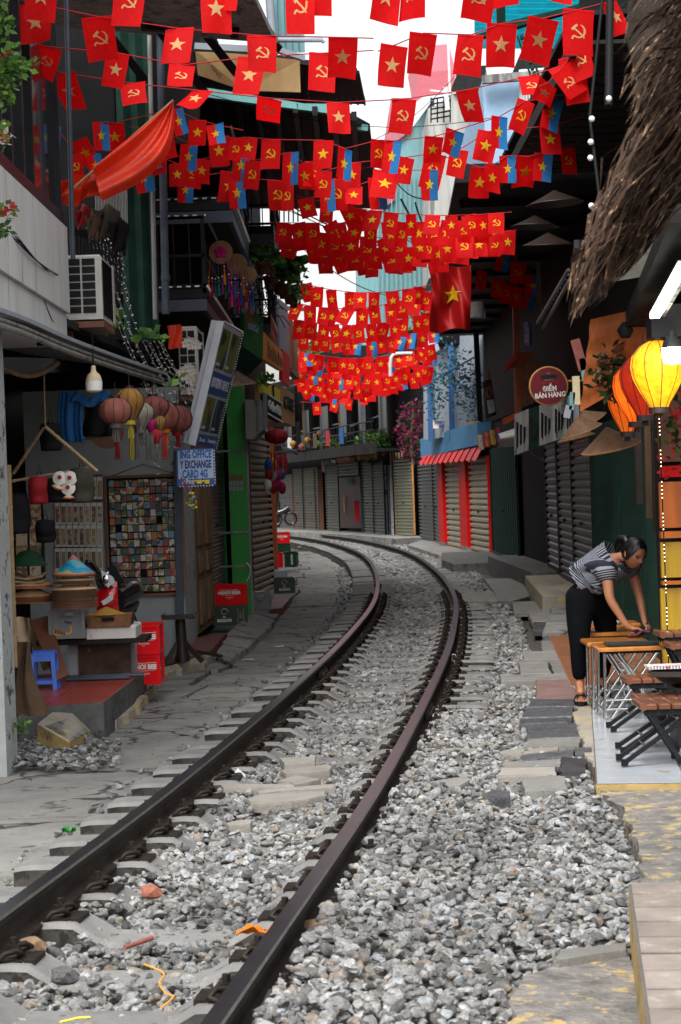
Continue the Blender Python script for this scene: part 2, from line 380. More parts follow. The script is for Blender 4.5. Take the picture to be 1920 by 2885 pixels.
# ------------------------------------------------------------------ loose stones (ballast)
def stone_mesh(seed, flat=.7):
    r = random.Random(seed); bm = __import__('bmesh').new(); bmesh = __import__('bmesh')
    bmesh.ops.create_icosphere(bm, subdivisions=2, radius=.5)
    cuts = [(V((r.gauss(0, 1), r.gauss(0, 1), r.gauss(0, 1))).normalized(), r.uniform(.26, .42)) for _ in range(9)]
    for v in bm.verts:
        for nrm, d in cuts:
            e = v.co.dot(nrm)-d
            if e > 0: v.co -= nrm*e
        v.co += V((r.gauss(0, 1), r.gauss(0, 1), r.gauss(0, 1)))*.012
        v.co.z *= flat; v.co.x *= 1.15
    me = bpy.data.meshes.new('stone'); bm.to_mesh(me); bm.free(); me.materials.append(M['stone']); return me
def stone_material(name, base, rnd_):
    m_ = bpy.data.materials.new(name); m_.use_nodes = True; t = m_.node_tree; N = t.nodes; Lk = t.links.new; b = N['Principled BSDF']
    oi = N.new('ShaderNodeObjectInfo'); cr_ = N.new('ShaderNodeValToRGB'); e = cr_.color_ramp
    cols = [(0, (.09, .088, .085)), (.16, (.17, .167, .16)), (.4, (.26, .257, .25)), (.6, (.35, .347, .342)), (.75, (.47, .463, .455)), (.84, (.39, .42, .45)), (.9, (.33, .295, .25)), (.96, (.26, .205, .16)), (1, (.6, .59, .57))]
    e.elements[0].position = 0; e.elements[0].color = (*cols[0][1], 1); e.elements[1].position = 1; e.elements[1].color = (*cols[-1][1], 1)
    for p_, c in cols[1:-1]:
        q = e.elements.new(p_); q.color = (*c, 1)
    Lk(oi.outputs['Random'], cr_.inputs[0])
    tc = N.new('ShaderNodeTexCoord'); nz = N.new('ShaderNodeTexNoise'); nz.inputs['Scale'].default_value = 3.5; nz.inputs['Detail'].default_value = 5; Lk(tc.outputs['Object'], nz.inputs['Vector'])
    mr = N.new('ShaderNodeMapRange'); mr.inputs[1].default_value = .3; mr.inputs[2].default_value = .7; mr.inputs[3].default_value = .40*base; mr.inputs[4].default_value = 1.0*base; Lk(nz.outputs['Fac'], mr.inputs[0])
    # dust and rust brought in by place: browner near the rails and where the soil shows through
    ge = N.new('ShaderNodeNewGeometry'); n2 = N.new('ShaderNodeTexNoise'); n2.inputs['Scale'].default_value = .9; n2.inputs['Detail'].default_value = 3; Lk(ge.outputs['Position'], n2.inputs['Vector'])
    m2 = N.new('ShaderNodeMapRange'); m2.inputs[1].default_value = .42; m2.inputs[2].default_value = .66; m2.inputs[3].default_value = 1.0; m2.inputs[4].default_value = .62; Lk(n2.outputs['Fac'], m2.inputs[0])
    mm = N.new('ShaderNodeMath'); mm.operation = 'MULTIPLY'; Lk(mr.outputs[0], mm.inputs[0]); Lk(m2.outputs[0], mm.inputs[1])
    vm = N.new('ShaderNodeVectorMath'); vm.operation = 'SCALE'; Lk(cr_.outputs[0], vm.inputs[0]); Lk(mm.outputs[0], vm.inputs['Scale']); Lk(vm.outputs[0], b.inputs['Base Color'])
    b.inputs['Roughness'].default_value = .8; return m_
M['stone'] = stone_material('stone', 1.0, 1)
SCOL = bpy.data.collections.new('stone_sources')      # holds only the shapes that the stone field is made from
for i in range(10):
    o = bpy.data.objects.new('stone_source', stone_mesh(i, [.55, .7, .8, .62, .75][i % 5])); SCOL.objects.link(o)
def stone_field(name, pts, scl, seed):
    n = len(pts); me = bpy.data.meshes.new(name); me.vertices.add(n); me.vertices.foreach_set('co', np.array(pts, 'f').ravel())
    rs = np.random.RandomState(seed)
    at = me.attributes.new('scl', 'FLOAT_VECTOR', 'POINT'); sc3 = np.array(scl)[:, None]*rs.uniform(.75, 1.3, (n, 3)); at.data.foreach_set('vector', sc3.astype('f').ravel())
    at = me.attributes.new('rot', 'FLOAT_VECTOR', 'POINT'); rt = np.stack([rs.uniform(-.6, .6, n), rs.uniform(-.6, .6, n), rs.uniform(0, 6.28, n)], 1); at.data.foreach_set('vector', rt.astype('f').ravel())
    at = me.attributes.new('idx', 'INT', 'POINT'); at.data.foreach_set('value', rs.randint(0, 10, n).astype('i'))
    o = put(me, name); md = o.modifiers.new('stones', 'NODES')
    g = bpy.data.node_groups.get('stone_scatter')
    if g is None:
        g = bpy.data.node_groups.new('stone_scatter', 'GeometryNodeTree'); g.interface.new_socket('Geometry', in_out='INPUT', socket_type='NodeSocketGeometry'); g.interface.new_socket('Geometry', in_out='OUTPUT', socket_type='NodeSocketGeometry')
        N = g.nodes; Lk = g.links.new; gi = N.new('NodeGroupInput'); go = N.new('NodeGroupOutput'); ip = N.new('GeometryNodeInstanceOnPoints'); ci = N.new('GeometryNodeCollectionInfo')
        ci.inputs['Collection'].default_value = SCOL; ci.inputs['Separate Children'].default_value = True; ci.inputs['Reset Children'].default_value = True
        def na(nm, ty):
            a = N.new('GeometryNodeInputNamedAttribute'); a.data_type = ty; a.inputs['Name'].default_value = nm; return [x for x in a.outputs if x.enabled][0]
        m2p = N.new('GeometryNodeMeshToPoints'); Lk(gi.outputs[0], m2p.inputs[0]); Lk(m2p.outputs[0], ip.inputs['Points']); Lk(ci.outputs[0], ip.inputs['Instance']); ip.inputs['Pick Instance'].default_value = True
        Lk(na('idx', 'INT'), ip.inputs['Instance Index']); Lk(na('rot', 'FLOAT_VECTOR'), ip.inputs['Rotation']); Lk(na('scl', 'FLOAT_VECTOR'), ip.inputs['Scale']); Lk(ip.outputs[0], go.inputs[0])
    md.node_group = g; o['kind'] = 'stuff'; return o
KEEPOUT = []         # quads (xy) where slabs lie on the stones
def inside(q, x, y):
    c = False; j = len(q)-1
    for i in range(len(q)):
        if (q[i][1] > y) != (q[j][1] > y) and x < (q[j][0]-q[i][0])*(y-q[i][1])/(q[j][1]-q[i][1])+q[i][0]: c = not c
        j = i
    return c
# ------------------------------------------------------------------ slabs and flat stones laid on the right of the track (photo: lower right)
def Q(zx, zy, k, ptsz, h):      # corner list in an enlarged view of the photograph -> ground points
    return [G(zx+a/k, zy+b/k, h) for a, b in ptsz]
def paving(label, pts, th=.06, mt='slab_grey', name='paving_slab', cat='paving slab', tilt=0.0, jag=0.0, keep=True, group='paving slabs beside the track'):
    r = random.Random(str(pts[0])); out = []
    n = len(pts)
    for i in range(n):
        a, c = V(pts[i]), V(pts[(i+1) % n]); k = max(1, int((c-a).length/.12)) if jag else 1
        for q in range(k):
            p = a.lerp(c, q/k)
            if jag and q: p = p+V((r.uniform(-jag, jag), r.uniform(-jag, jag)*1.5, 0))
            out.append(p)
    c = sum((p for p in out), V((0, 0, 0)))/len(out)
    b = MB(); ins = [c+(p-c)*.985+V((0, 0, r.uniform(-1, 1)*tilt)) for p in out]; low = [p-V((0, 0, .012)) for p in out]
    m_ = len(out)
    sgn = sum((out[i].x*out[(i+1) % m_].y-out[(i+1) % m_].x*out[i].y) for i in range(m_))
    if sgn < 0: ins.reverse(); low.reverse()
    b.add(ins, [tuple(range(m_))])
    b.add(ins+low, [(i, m_+i, m_+(i+1) % m_, (i+1) % m_) for i in range(m_)])
    lo2 = [p-V((0, 0, th)) for p in low]; b.add(low+lo2, [(i, m_+i, m_+(i+1) % m_, (i+1) % m_) for i in range(m_)])
    o = b.build(name, M[mt]); tag(o, label, cat, group)
    if keep: KEEPOUT.append([(p.x, p.y) for p in out])
    return o
Z3 = (1220, 1500, 2.24)
SL = [
 ('square grey slab lying on the stones right of the outer rail, far end of the path', [(180, 385), (380, 370), (405, 425), (190, 430)], 'slab_grey', .06),
 ('large worn concrete sheet in front of the yellow-edged step', [(320, 290), (555, 288), (610, 400), (505, 432), (405, 425), (385, 370)], 'slab_grey', .05),
 ('grey slab with a small dark stain below the concrete sheet', [(505, 437), (640, 432), (695, 500), (510, 502)], 'slab_grey', .05),
 ('grey slab at the start of the wet row of stepping slabs', [(600, 507), (760, 505), (810, 560), (625, 560)], 'slab_grey', .05),
 ('wet grey slab, second of the stepping row', [(630, 564), (790, 562), (812, 620), (630, 617)], 'slab_wet', .05),
 ('wet dark-streaked slab, third of the stepping row', [(690, 626), (840, 622), (850, 674), (702, 672)], 'slab_wet', .05),
 ('narrow grey slab left of the woman\'s knee', [(680, 682), (850, 680), (860, 744), (690, 744)], 'slab_grey', .05),
 ('wide pale slab right of the stones beside the woman\'s shin', [(565, 750), (862, 747), (872, 796), (726, 800), (575, 800)], 'slab_grey', .05),
 ('clean square pale slab left of the gap', [(540, 806), (718, 806), (748, 888), (555, 890)], 'slab_grey', .055),
 ('cracked square slab right of the gap', [(732, 803), (872, 800), (882, 886), (766, 888)], 'slab_grey', .05),
 ('long thin concrete slab crossing the path above the pink tiles', [(420, 896), (884, 890), (886, 925), (430, 935)], 'slab_grey', .05),
 ('pinkish tile slab above the woman\'s front sandal', [(650, 930), (884, 926), (886, 984), (652, 990)], 'slab_pink', .05),
 ('pale pink tile slab under the woman\'s front sandal', [(650, 994), (1010, 986), (1015, 1046), (652, 1048)], 'slab_pink', .05),
 ('wet black-grey slab below the pink tiles', [(622, 1052), (915, 1050), (915, 1094), (600, 1100)], 'slab_wet', .06),
 ('wet slab with a dark broken edge', [(592, 1106), (892, 1100), (876, 1158), (560, 1166)], 'slab_wet', .07),
 ('narrow black slab edge sticking out of the row', [(550, 1176), (852, 1166), (852, 1192), (548, 1206)], 'slab_wet', .09),
 ('large wet slab with long dark streaks', [(595, 1216), (902, 1200), (932, 1290), (595, 1300)], 'slab_wet', .08),
 ('grey slab below the large wet one', [(600, 1304), (932, 1295), (922, 1338), (580, 1350)], 'slab_grey', .07),
 ('thin brown flat stone lying over the slab row', [(560, 1390), (650, 1362), (795, 1353), (790, 1372), (560, 1398)], 'flat_stone', .05),
 ('dark wet slab with a split front edge', [(560, 1404), (900, 1368), (890, 1410), (550, 1430)], 'slab_wet', .07),
 ('grey slab nearest below the split one', [(450, 1448), (800, 1430), (805, 1470), (440, 1480)], 'slab_grey', .08),
]
for i, (lb, q, m_, th) in enumerate(SL):
    paving(lb, Q(*Z3, q, .055), th, m_, jag=.008)
Z9 = (900, 1900, 1.5373)
for lb, q, m_, th in [
 ('thick pale slab nearest the camera in the row', [(790, 405), (1022, 400), (1028, 428), (765, 438)], 'flat_stone', .10),
 ('chunky concrete block at the near end of the slab row', [(880, 446), (1062, 436), (1076, 490), (890, 500)], 'slab_grey', .12),
 ('black slab between the row and the white tiled floor', [(1048, 356), (1160, 366), (1150, 440), (1044, 440)], 'dark_slab', .05),
 ('short dark stone behind the black slab', [(1105, 316), (1180, 316), (1180, 334), (1108, 336)], 'slab_wet', .05),
 ('lone flat slab on the stones right of the outer rail', [(355, 482), (640, 440), (652, 458), (600, 486), (380, 500)], 'slab_grey', .08),
 ('long brown flat stone beside the outer rail', [(450, 332), (560, 318), (690, 320), (690, 336), (500, 346)], 'flat_stone', .05),
 ('half buried dark stone below the thick slab', [(700, 520), (760, 498), (826, 505), (820, 532), (720, 540)], 'slab_wet', .07),
 ('smooth concrete slab half buried above the yellow apron', [(1040, 1190), (1330, 1160), (1330, 1194), (1040, 1238)], 'slab_grey', .07),
 ('tan flat stone in the stones behind the slab row', [(790, 330), (880, 318), (884, 342), (770, 346)], 'flat_stone', .05)]:
    if m_ == 'dark_slab': mk('dark_slab', (.03, .03, .033), .6, var=.6, scale=9, bump=.5) if 'dark_slab' not in M else None
    paving(lb, Q(*Z9, q, .055), th, m_, jag=.012)
Z8 = (400, 1785, 2.6133)
for lb, q in [
 ('flat tan stone between the rails, farthest of the pile', [(1015, 915), (1150, 905), (1280, 905), (1275, 940), (1050, 955)]),
 ('long flat stone below the farthest one between the rails', [(1020, 1005), (1370, 960), (1385, 1005), (1060, 1035)]),
 ('broad pale flat stone with a pointed right end', [(1000, 1085), (1130, 1042), (1320, 1070), (1230, 1095), (1130, 1112)]),
 ('thin long flat stone bridging a dark gap', [(580, 1112), (1110, 1100), (1130, 1128), (600, 1142)]),
 ('thin flat stone leaning on the lowest one', [(850, 1158), (1420, 1104), (1422, 1130), (860, 1180)]),
 ('lowest and widest flat stone between the rails', [(775, 1215), (870, 1180), (1350, 1158), (1352, 1190), (1100, 1235), (860, 1255), (800, 1245)]),
 ('rounded flat stone at the left rail side', [(620, 1395), (700, 1375), (815, 1370), (800, 1400), (640, 1415)])]:
    paving(lb, Q(*Z8, q, .022), .035, 'flat_stone', 'flat_stone', 'flat stone', jag=.02, keep=False, group='flat stones between the rails')

# yellow edged concrete strip along the tiled floor and aprons
def apron(name, label, cat, q, h, mt, th=.12):
    o = paving(label, q, th, mt, name, cat, jag=.03, group=None); return o
apron('concrete_edge', 'concrete strip with flaked yellow paint along the white tiled floor', 'concrete edge', Q(*Z3, [(985, 925), (1060, 1130), (1100, 1440), (1010, 1470), (960, 1330), (900, 1190), (890, 1060), (1012, 1048), (975, 930)], .05), .05, 'concrete_yellow', .1)
apron('concrete_edge', 'patchy yellow painted ground in front of the white tiled floor', 'concrete edge', Q(*Z9, [(1170, 470), (1568, 470), (1640, 560), (1640, 900), (1345, 900), (1420, 880), (1290, 560)], .02), .02, 'yellow_patch', .1)
apron('concrete_apron', 'sloping grey concrete apron with yellow splashes beside the beige step', 'concrete apron', Q(*Z9, [(810, 1420), (860, 1350), (1040, 1240), (1345, 1190), (1350, 1160), (1440, 1620), (860, 1620)], .03), .03, 'yellow_patch', .12)

# raised tiled floors
def tiled(name, label, cat, corners, nx, ny, mt, grout, h, side=None, joint=.008, skirt=.2):
    a, b_, c, d = [V(p) for p in corners]       # a near-left, b near-right, c far-right, d far-left
    t = thing(name, label, cat, (a+b_+c+d)/4-V((0, 0, skirt)))
    bb = MB(); bb.slab([p-V((0, 0, .007)) for p in (a, b_, c, d)], (0, 0, -skirt), 0, 1); bb.build('base', [M[grout], M[side or grout]], t)
    for i in range(nx):
        for j in range(ny):
            def q(u, v): return (a.lerp(b_, u)).lerp(d.lerp(c, u), v)
            L1 = (b_-a).length; L2 = (d-a).length; e = joint/L1/2; g_ = joint/L2/2
            m = MB(); tz = random.uniform(-.0015, .0015)
            m.slab([q((i)/nx+e, (j)/ny+g_)+V((0, 0, tz)), q((i+1)/nx-e, (j)/ny+g_)+V((0, 0, tz)), q((i+1)/nx-e, (j+1)/ny-g_)+V((0, 0, tz)), q((i)/nx+e, (j+1)/ny-g_)+V((0, 0, tz))], (0, 0, -.0045)); m.build('tile', M[mt], t)
    return t
mk('yellow_kerb', (.36, .25, .10), .8, var=.3, bump=.3, spots=((.12, .1, .08), .55, 8))
tiled('tiled_floor', 'white tiled raised floor under the folding stools', 'tiled floor', [G(1680, 2206, .06), V((2.7, 10.2, .06)), V((2.95, 15.3, .06)), G(1660, 1902, .06)], 3, 8, 'white_tile', 'grout_dark', .06, 'yellow_kerb', .014)
tiled('tiled_floor', 'reddish brown tiled floor behind the tables by the green doors', 'tiled floor', [V((1.74, 15.4, .07)), V((2.95, 15.35, .07)), V((3.0, 20.5, .07)), V((2.1, 20.5, .07))], 4, 10, 'brown_tile', 'grout', .07, 'concrete_yellow')
tiled('tiled_step', 'beige stone-patterned tiled step with yellow side at the bottom corner', 'tiled step', [V((.66, 4.4, .25)), V((2.2, 4.2, .25)), V((2.5, 6.7, .25)), V((.955, 6.9, .25))], 5, 12, 'stone_tile', 'grout_dark', .25, 'yellow_kerb', .02, .5)
# stoops in front of the right hand shop row
def stoop(label, poly, h, th, mt='concrete', name='doorstep', cat='step'):
    o = paving(label, [V((x, y, h)) for x, y in poly], th, mt, name, cat, jag=.0, group=None, keep=True); return o
stoop('long low concrete step by the black doorway on the right', [(2.05, 20.6), (3.5, 20.6), (3.6, 27.5), (2.75, 27.5), (2.5, 24)], .10, .3)
stoop('grey concrete step with crumbling yellow edge in front of the grey shutters', [(2.45, 24.5), (3.7, 24.5), (3.8, 30), (2.75, 30)], .25, .4, 'concrete_yellow')
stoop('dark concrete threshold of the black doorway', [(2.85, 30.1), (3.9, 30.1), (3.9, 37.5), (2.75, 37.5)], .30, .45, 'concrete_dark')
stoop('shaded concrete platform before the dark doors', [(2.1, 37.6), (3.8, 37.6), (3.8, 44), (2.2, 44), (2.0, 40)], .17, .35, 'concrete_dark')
stoop('pale tiled platform before the red shop columns', [(2.15, 44.1), (3.9, 44.1), (3.4, 58), (2.3, 56.8), (1.75, 53)], .12, .3, 'concrete')
stoop('raised kerb platform along the far row of shutters', [(1.45, 56.5), (2.35, 57.2), (2.3, 60), (0, 71), (-3, 82), (-8, 95), (-10, 95), (-4.4, 80), (-1.2, 69), (.2, 63)], .2, .3, 'concrete')

# ------------------------------------------------------------------ cracked concrete pavement on the left of the track
rnd = random.Random(11)
pv = thing('pavement', None, None, (-1.5, 15, -.2)); pv['kind'] = 'structure'
b = MB(); SS = [s_of_y(4)+i*1.0 for i in range(62)]
vv = []
for s_ in SS: vv += [track(s_, -1.0, -.19), track(s_, -6.5, -.16)]
b.add(vv, [(2*i+1, 2*i, 2*i+2, 2*i+3) for i in range(len(SS)-1)]); b.build('subsoil', M['ballast_soil'], pv)
mk('pave', (.205, .20, .187), .85, var=.25, scale=2.5, bump=.4, bscale=60, rnd=.07, spots=((.09, .085, .078), .57, 3.5), crack=(1.4, .035))
def left_edge(y):        # where the pavement ends on the left, as t
    x = np.interp(y, [4, 12, 16, 20, 24, 30, 38, 60], [-2.6, -2.3, -1.9, -1.8, -1.8, -1.75, -1.35, -6]); return t_of(x, y)
s_ = s_of_y(5.0); row = 0
while s_ < s_of_y(58):
    L = rnd.uniform(.9, 2.6)
    y = float(np.interp(s_, CSn, CY)); te = left_edge(y)-.35; t0 = -.98
    k = max(1, int(abs(te-t0)/.75)); cuts = [t0]+[t0+(te-t0)*(i+1)/k+(rnd.uniform(-.12, .12) if i < k-1 else 0) for i in range(k)]
    for i in range(k):
        a, c = cuts[i]-.016, cuts[i+1]+.016; hz = -.135+.04*(i/max(1, k))
        j = lambda: rnd.uniform(-.06, .06)
        base = [(s_+.01, a), (s_+L*.5, a+j()), (s_+L-.01, a+j()), (s_+L-.012+j(), (a+c)/2), (s_+L-.01, c), (s_+L*.5, c+j()), (s_+.01, c), (s_+.01+j(), (a+c)/2)]
        pts = [track(p, q, hz+rnd.uniform(-.005, .005)) for p, q in base]
        cc = sum(pts, V((0, 0, 0)))/8; m = MB(); tl = rnd.uniform(-.006, .006)
        pts = [p+V((0, 0, (p.x-cc.x)*tl*3)) for p in pts]
        sg = sum(pts[n_].x*pts[(n_+1) % 8].y-pts[(n_+1) % 8].x*pts[n_].y for n_ in range(8))
        if sg < 0: pts.reverse()
        m.add(pts, [tuple(range(8))]); m.add(pts+[p-V((0, 0, .07)) for p in pts], [(q, 8+q, 8+(q+1) % 8, (q+1) % 8) for q in range(8)])
        m.build('paving_slab', M['pave'], pv)
    s_ += L+rnd.uniform(.0, .05)

# ------------------------------------------------------------------ scatter the stones
rs = np.random.RandomState(5); pts = []; scl = []
def scatter(y0, y1, dens, size, t0, t1, lift, prob=1.0):
    s0, s1 = s_of_y(y0), s_of_y(y1); n = int((s1-s0)*(t1-t0)*dens)
    for s_, t_, z_, q_ in zip(rs.uniform(s0, s1, n), rs.uniform(t0, t1, n), rs.uniform(0, 1, n), rs.uniform(0, 1, n)):
        a = abs(abs(t_)-.535)
        if a < .075: continue
        p = track(s_, t_, 0)
        if t_ > .7:
            lim = np.interp(p.y, [5, 9.8, 10.2, 14, 20, 30, 44, 60], [.95, 1.3, 1.25, 1.55, 1.85, 2.5, 2.5, 2.4])
            if p.x > lim: continue
            if any(inside(k_, p.x, p.y) for k_ in KEEPOUT): continue
        h = ball_h(t_, s_)+lift*(.35+.65*z_)
        if t_ > .62 and p.y < 22: h += .02*sin(p.x*5+p.y*1.3)
        if a < .17 and not (t_ > .6 and p.y < 14.5): h -= .03
        if t_ < -.62 and q_ > .30: continue
        pts.append((p.x, p.y, h)); scl.append(size*float(rs.choice([.5, .7, .9, 1.1, 1.35], p=[.15, .3, .3, .17, .08])))
scatter(5, 12.5, 760, .049, -.93, 2.2, .02); scatter(5, 12.5, 380, .042, -.5, 2.2, .045)
scatter(12.5, 22, 560, .054, -.93, 2.6, .025); scatter(12.5, 22, 160, .052, -.5, 2.4, .045)
scatter(22, 38, 230, .08, -.93, 1.75, .03); scatter(38, 70, 110, .11, -.9, 1.6, .03)
o = stone_field('gravel', pts, scl, 1); tag(o, 'loose grey and white railway ballast stones between and beside the rails', 'gravel')
# little heap at the left pavement edge, stones along the pavement joints
pts = []; scl = []
for _ in range(560):
    p = G(rs.uniform(-10, 330), rs.uniform(2085, 2165), -.1)
    if p.x > -2.6+0: pts.append((p.x+rs.uniform(-.03, .03), p.y, -.1+abs(rs.normal(0, .022)))); scl.append(rs.uniform(.022, .065))
for _ in range(500):
    y = rs.uniform(9, 45); s_ = s_of_y(y); p = track(s_, -rs.uniform(.97, 1.22), -.11); pts.append(tuple(p)); scl.append(rs.uniform(.02, .05))
for _ in range(260):
    y = rs.uniform(9, 40); s_ = s_of_y(y); p = track(s_, -rs.uniform(1.0, 2.2), -.10); pts.append(tuple(p)); scl.append(rs.uniform(.008, .022))
o = stone_field('rubble', pts, scl, 2); tag(o, 'small heap of broken stones and grit scattered on the left pavement', 'rubble')
# ------------------------------------------------------------------ more materials and builders
def picmat(name, cols, scale=9, rough=.35, dark=1.0):
    m_ = bpy.data.materials.new(name); m_.use_nodes = True; t = m_.node_tree; N = t.nodes; Lk = t.links.new; b = N['Principled BSDF']; b.inputs['Roughness'].default_value = rough
    oi = N.new('ShaderNodeObjectInfo'); tc = N.new('ShaderNodeTexCoord'); nz = N.new('ShaderNodeTexNoise'); nz.noise_dimensions = '4D'; nz.inputs['Scale'].default_value = scale; nz.inputs['Detail'].default_value = 2
    mu = N.new('ShaderNodeMath'); mu.operation = 'MULTIPLY'; mu.inputs[1].default_value = 90; Lk(oi.outputs['Random'], mu.inputs[0]); Lk(mu.outputs[0], nz.inputs['W'])
    Lk(tc.outputs['Object'], nz.inputs['Vector'])
    # palette position = noise + a random shift for each card
    ad = N.new('ShaderNodeMath'); ad.operation = 'ADD'; m7 = N.new('ShaderNodeMath'); m7.operation = 'MULTIPLY'; m7.inputs[1].default_value = 7.31; Lk(oi.outputs['Random'], m7.inputs[0])
    s3 = N.new('ShaderNodeMath'); s3.operation = 'MULTIPLY'; s3.inputs[1].default_value = .75; Lk(nz.outputs['Fac'], s3.inputs[0]); Lk(s3.outputs[0], ad.inputs[0]); Lk(m7.outputs[0], ad.inputs[1])
    fr = N.new('ShaderNodeMath'); fr.operation = 'FRACT'; Lk(ad.outputs[0], fr.inputs[0])
    cr_ = N.new('ShaderNodeValToRGB'); cr_.color_ramp.interpolation = 'CONSTANT'; e = cr_.color_ramp; n = len(cols)
    e.elements[0].color = (*[c*dark for c in cols[0]], 1); e.elements[1].position = 1-1/n; e.elements[1].color = (*[c*dark for c in cols[-1]], 1)
    for i, c in enumerate(cols[1:-1]): q = e.elements.new((i+1)/n); q.color = (*[k*dark for k in c], 1)
    Lk(fr.outputs[0], cr_.inputs[0]); Lk(cr_.outputs[0], b.inputs['Base Color']); M[name] = m_; return m_
picmat('magnet', [(.05, .16, .06), (.45, .42, .33), (.03, .04, .05), (.12, .3, .45), (.5, .14, .03), (.08, .09, .1), (.4, .03, .02), (.5, .46, .4), (.16, .1, .05), (.05, .12, .1), (.35, .3, .08), (.6, .58, .52), (.2, .07, .05), (.02, .03, .03)], 8)
picmat('souvenir', [(.35, .22, .10), (.12, .07, .04), (.42, .30, .17), (.22, .08, .04), (.5, .4, .28)], 26)
picmat('poster', [(.01, .02, .03), (.03, .12, .3), (.02, .02, .02), (.02, .10, .09), (.12, .2, .32), (.16, .18, .02), (.02, .04, .05)], 5)
picmat('print_cloth', [(.35, .05, .02), (.4, .22, .03), (.05, .08, .2), (.3, .03, .03), (.35, .3, .25)], 14, .8)
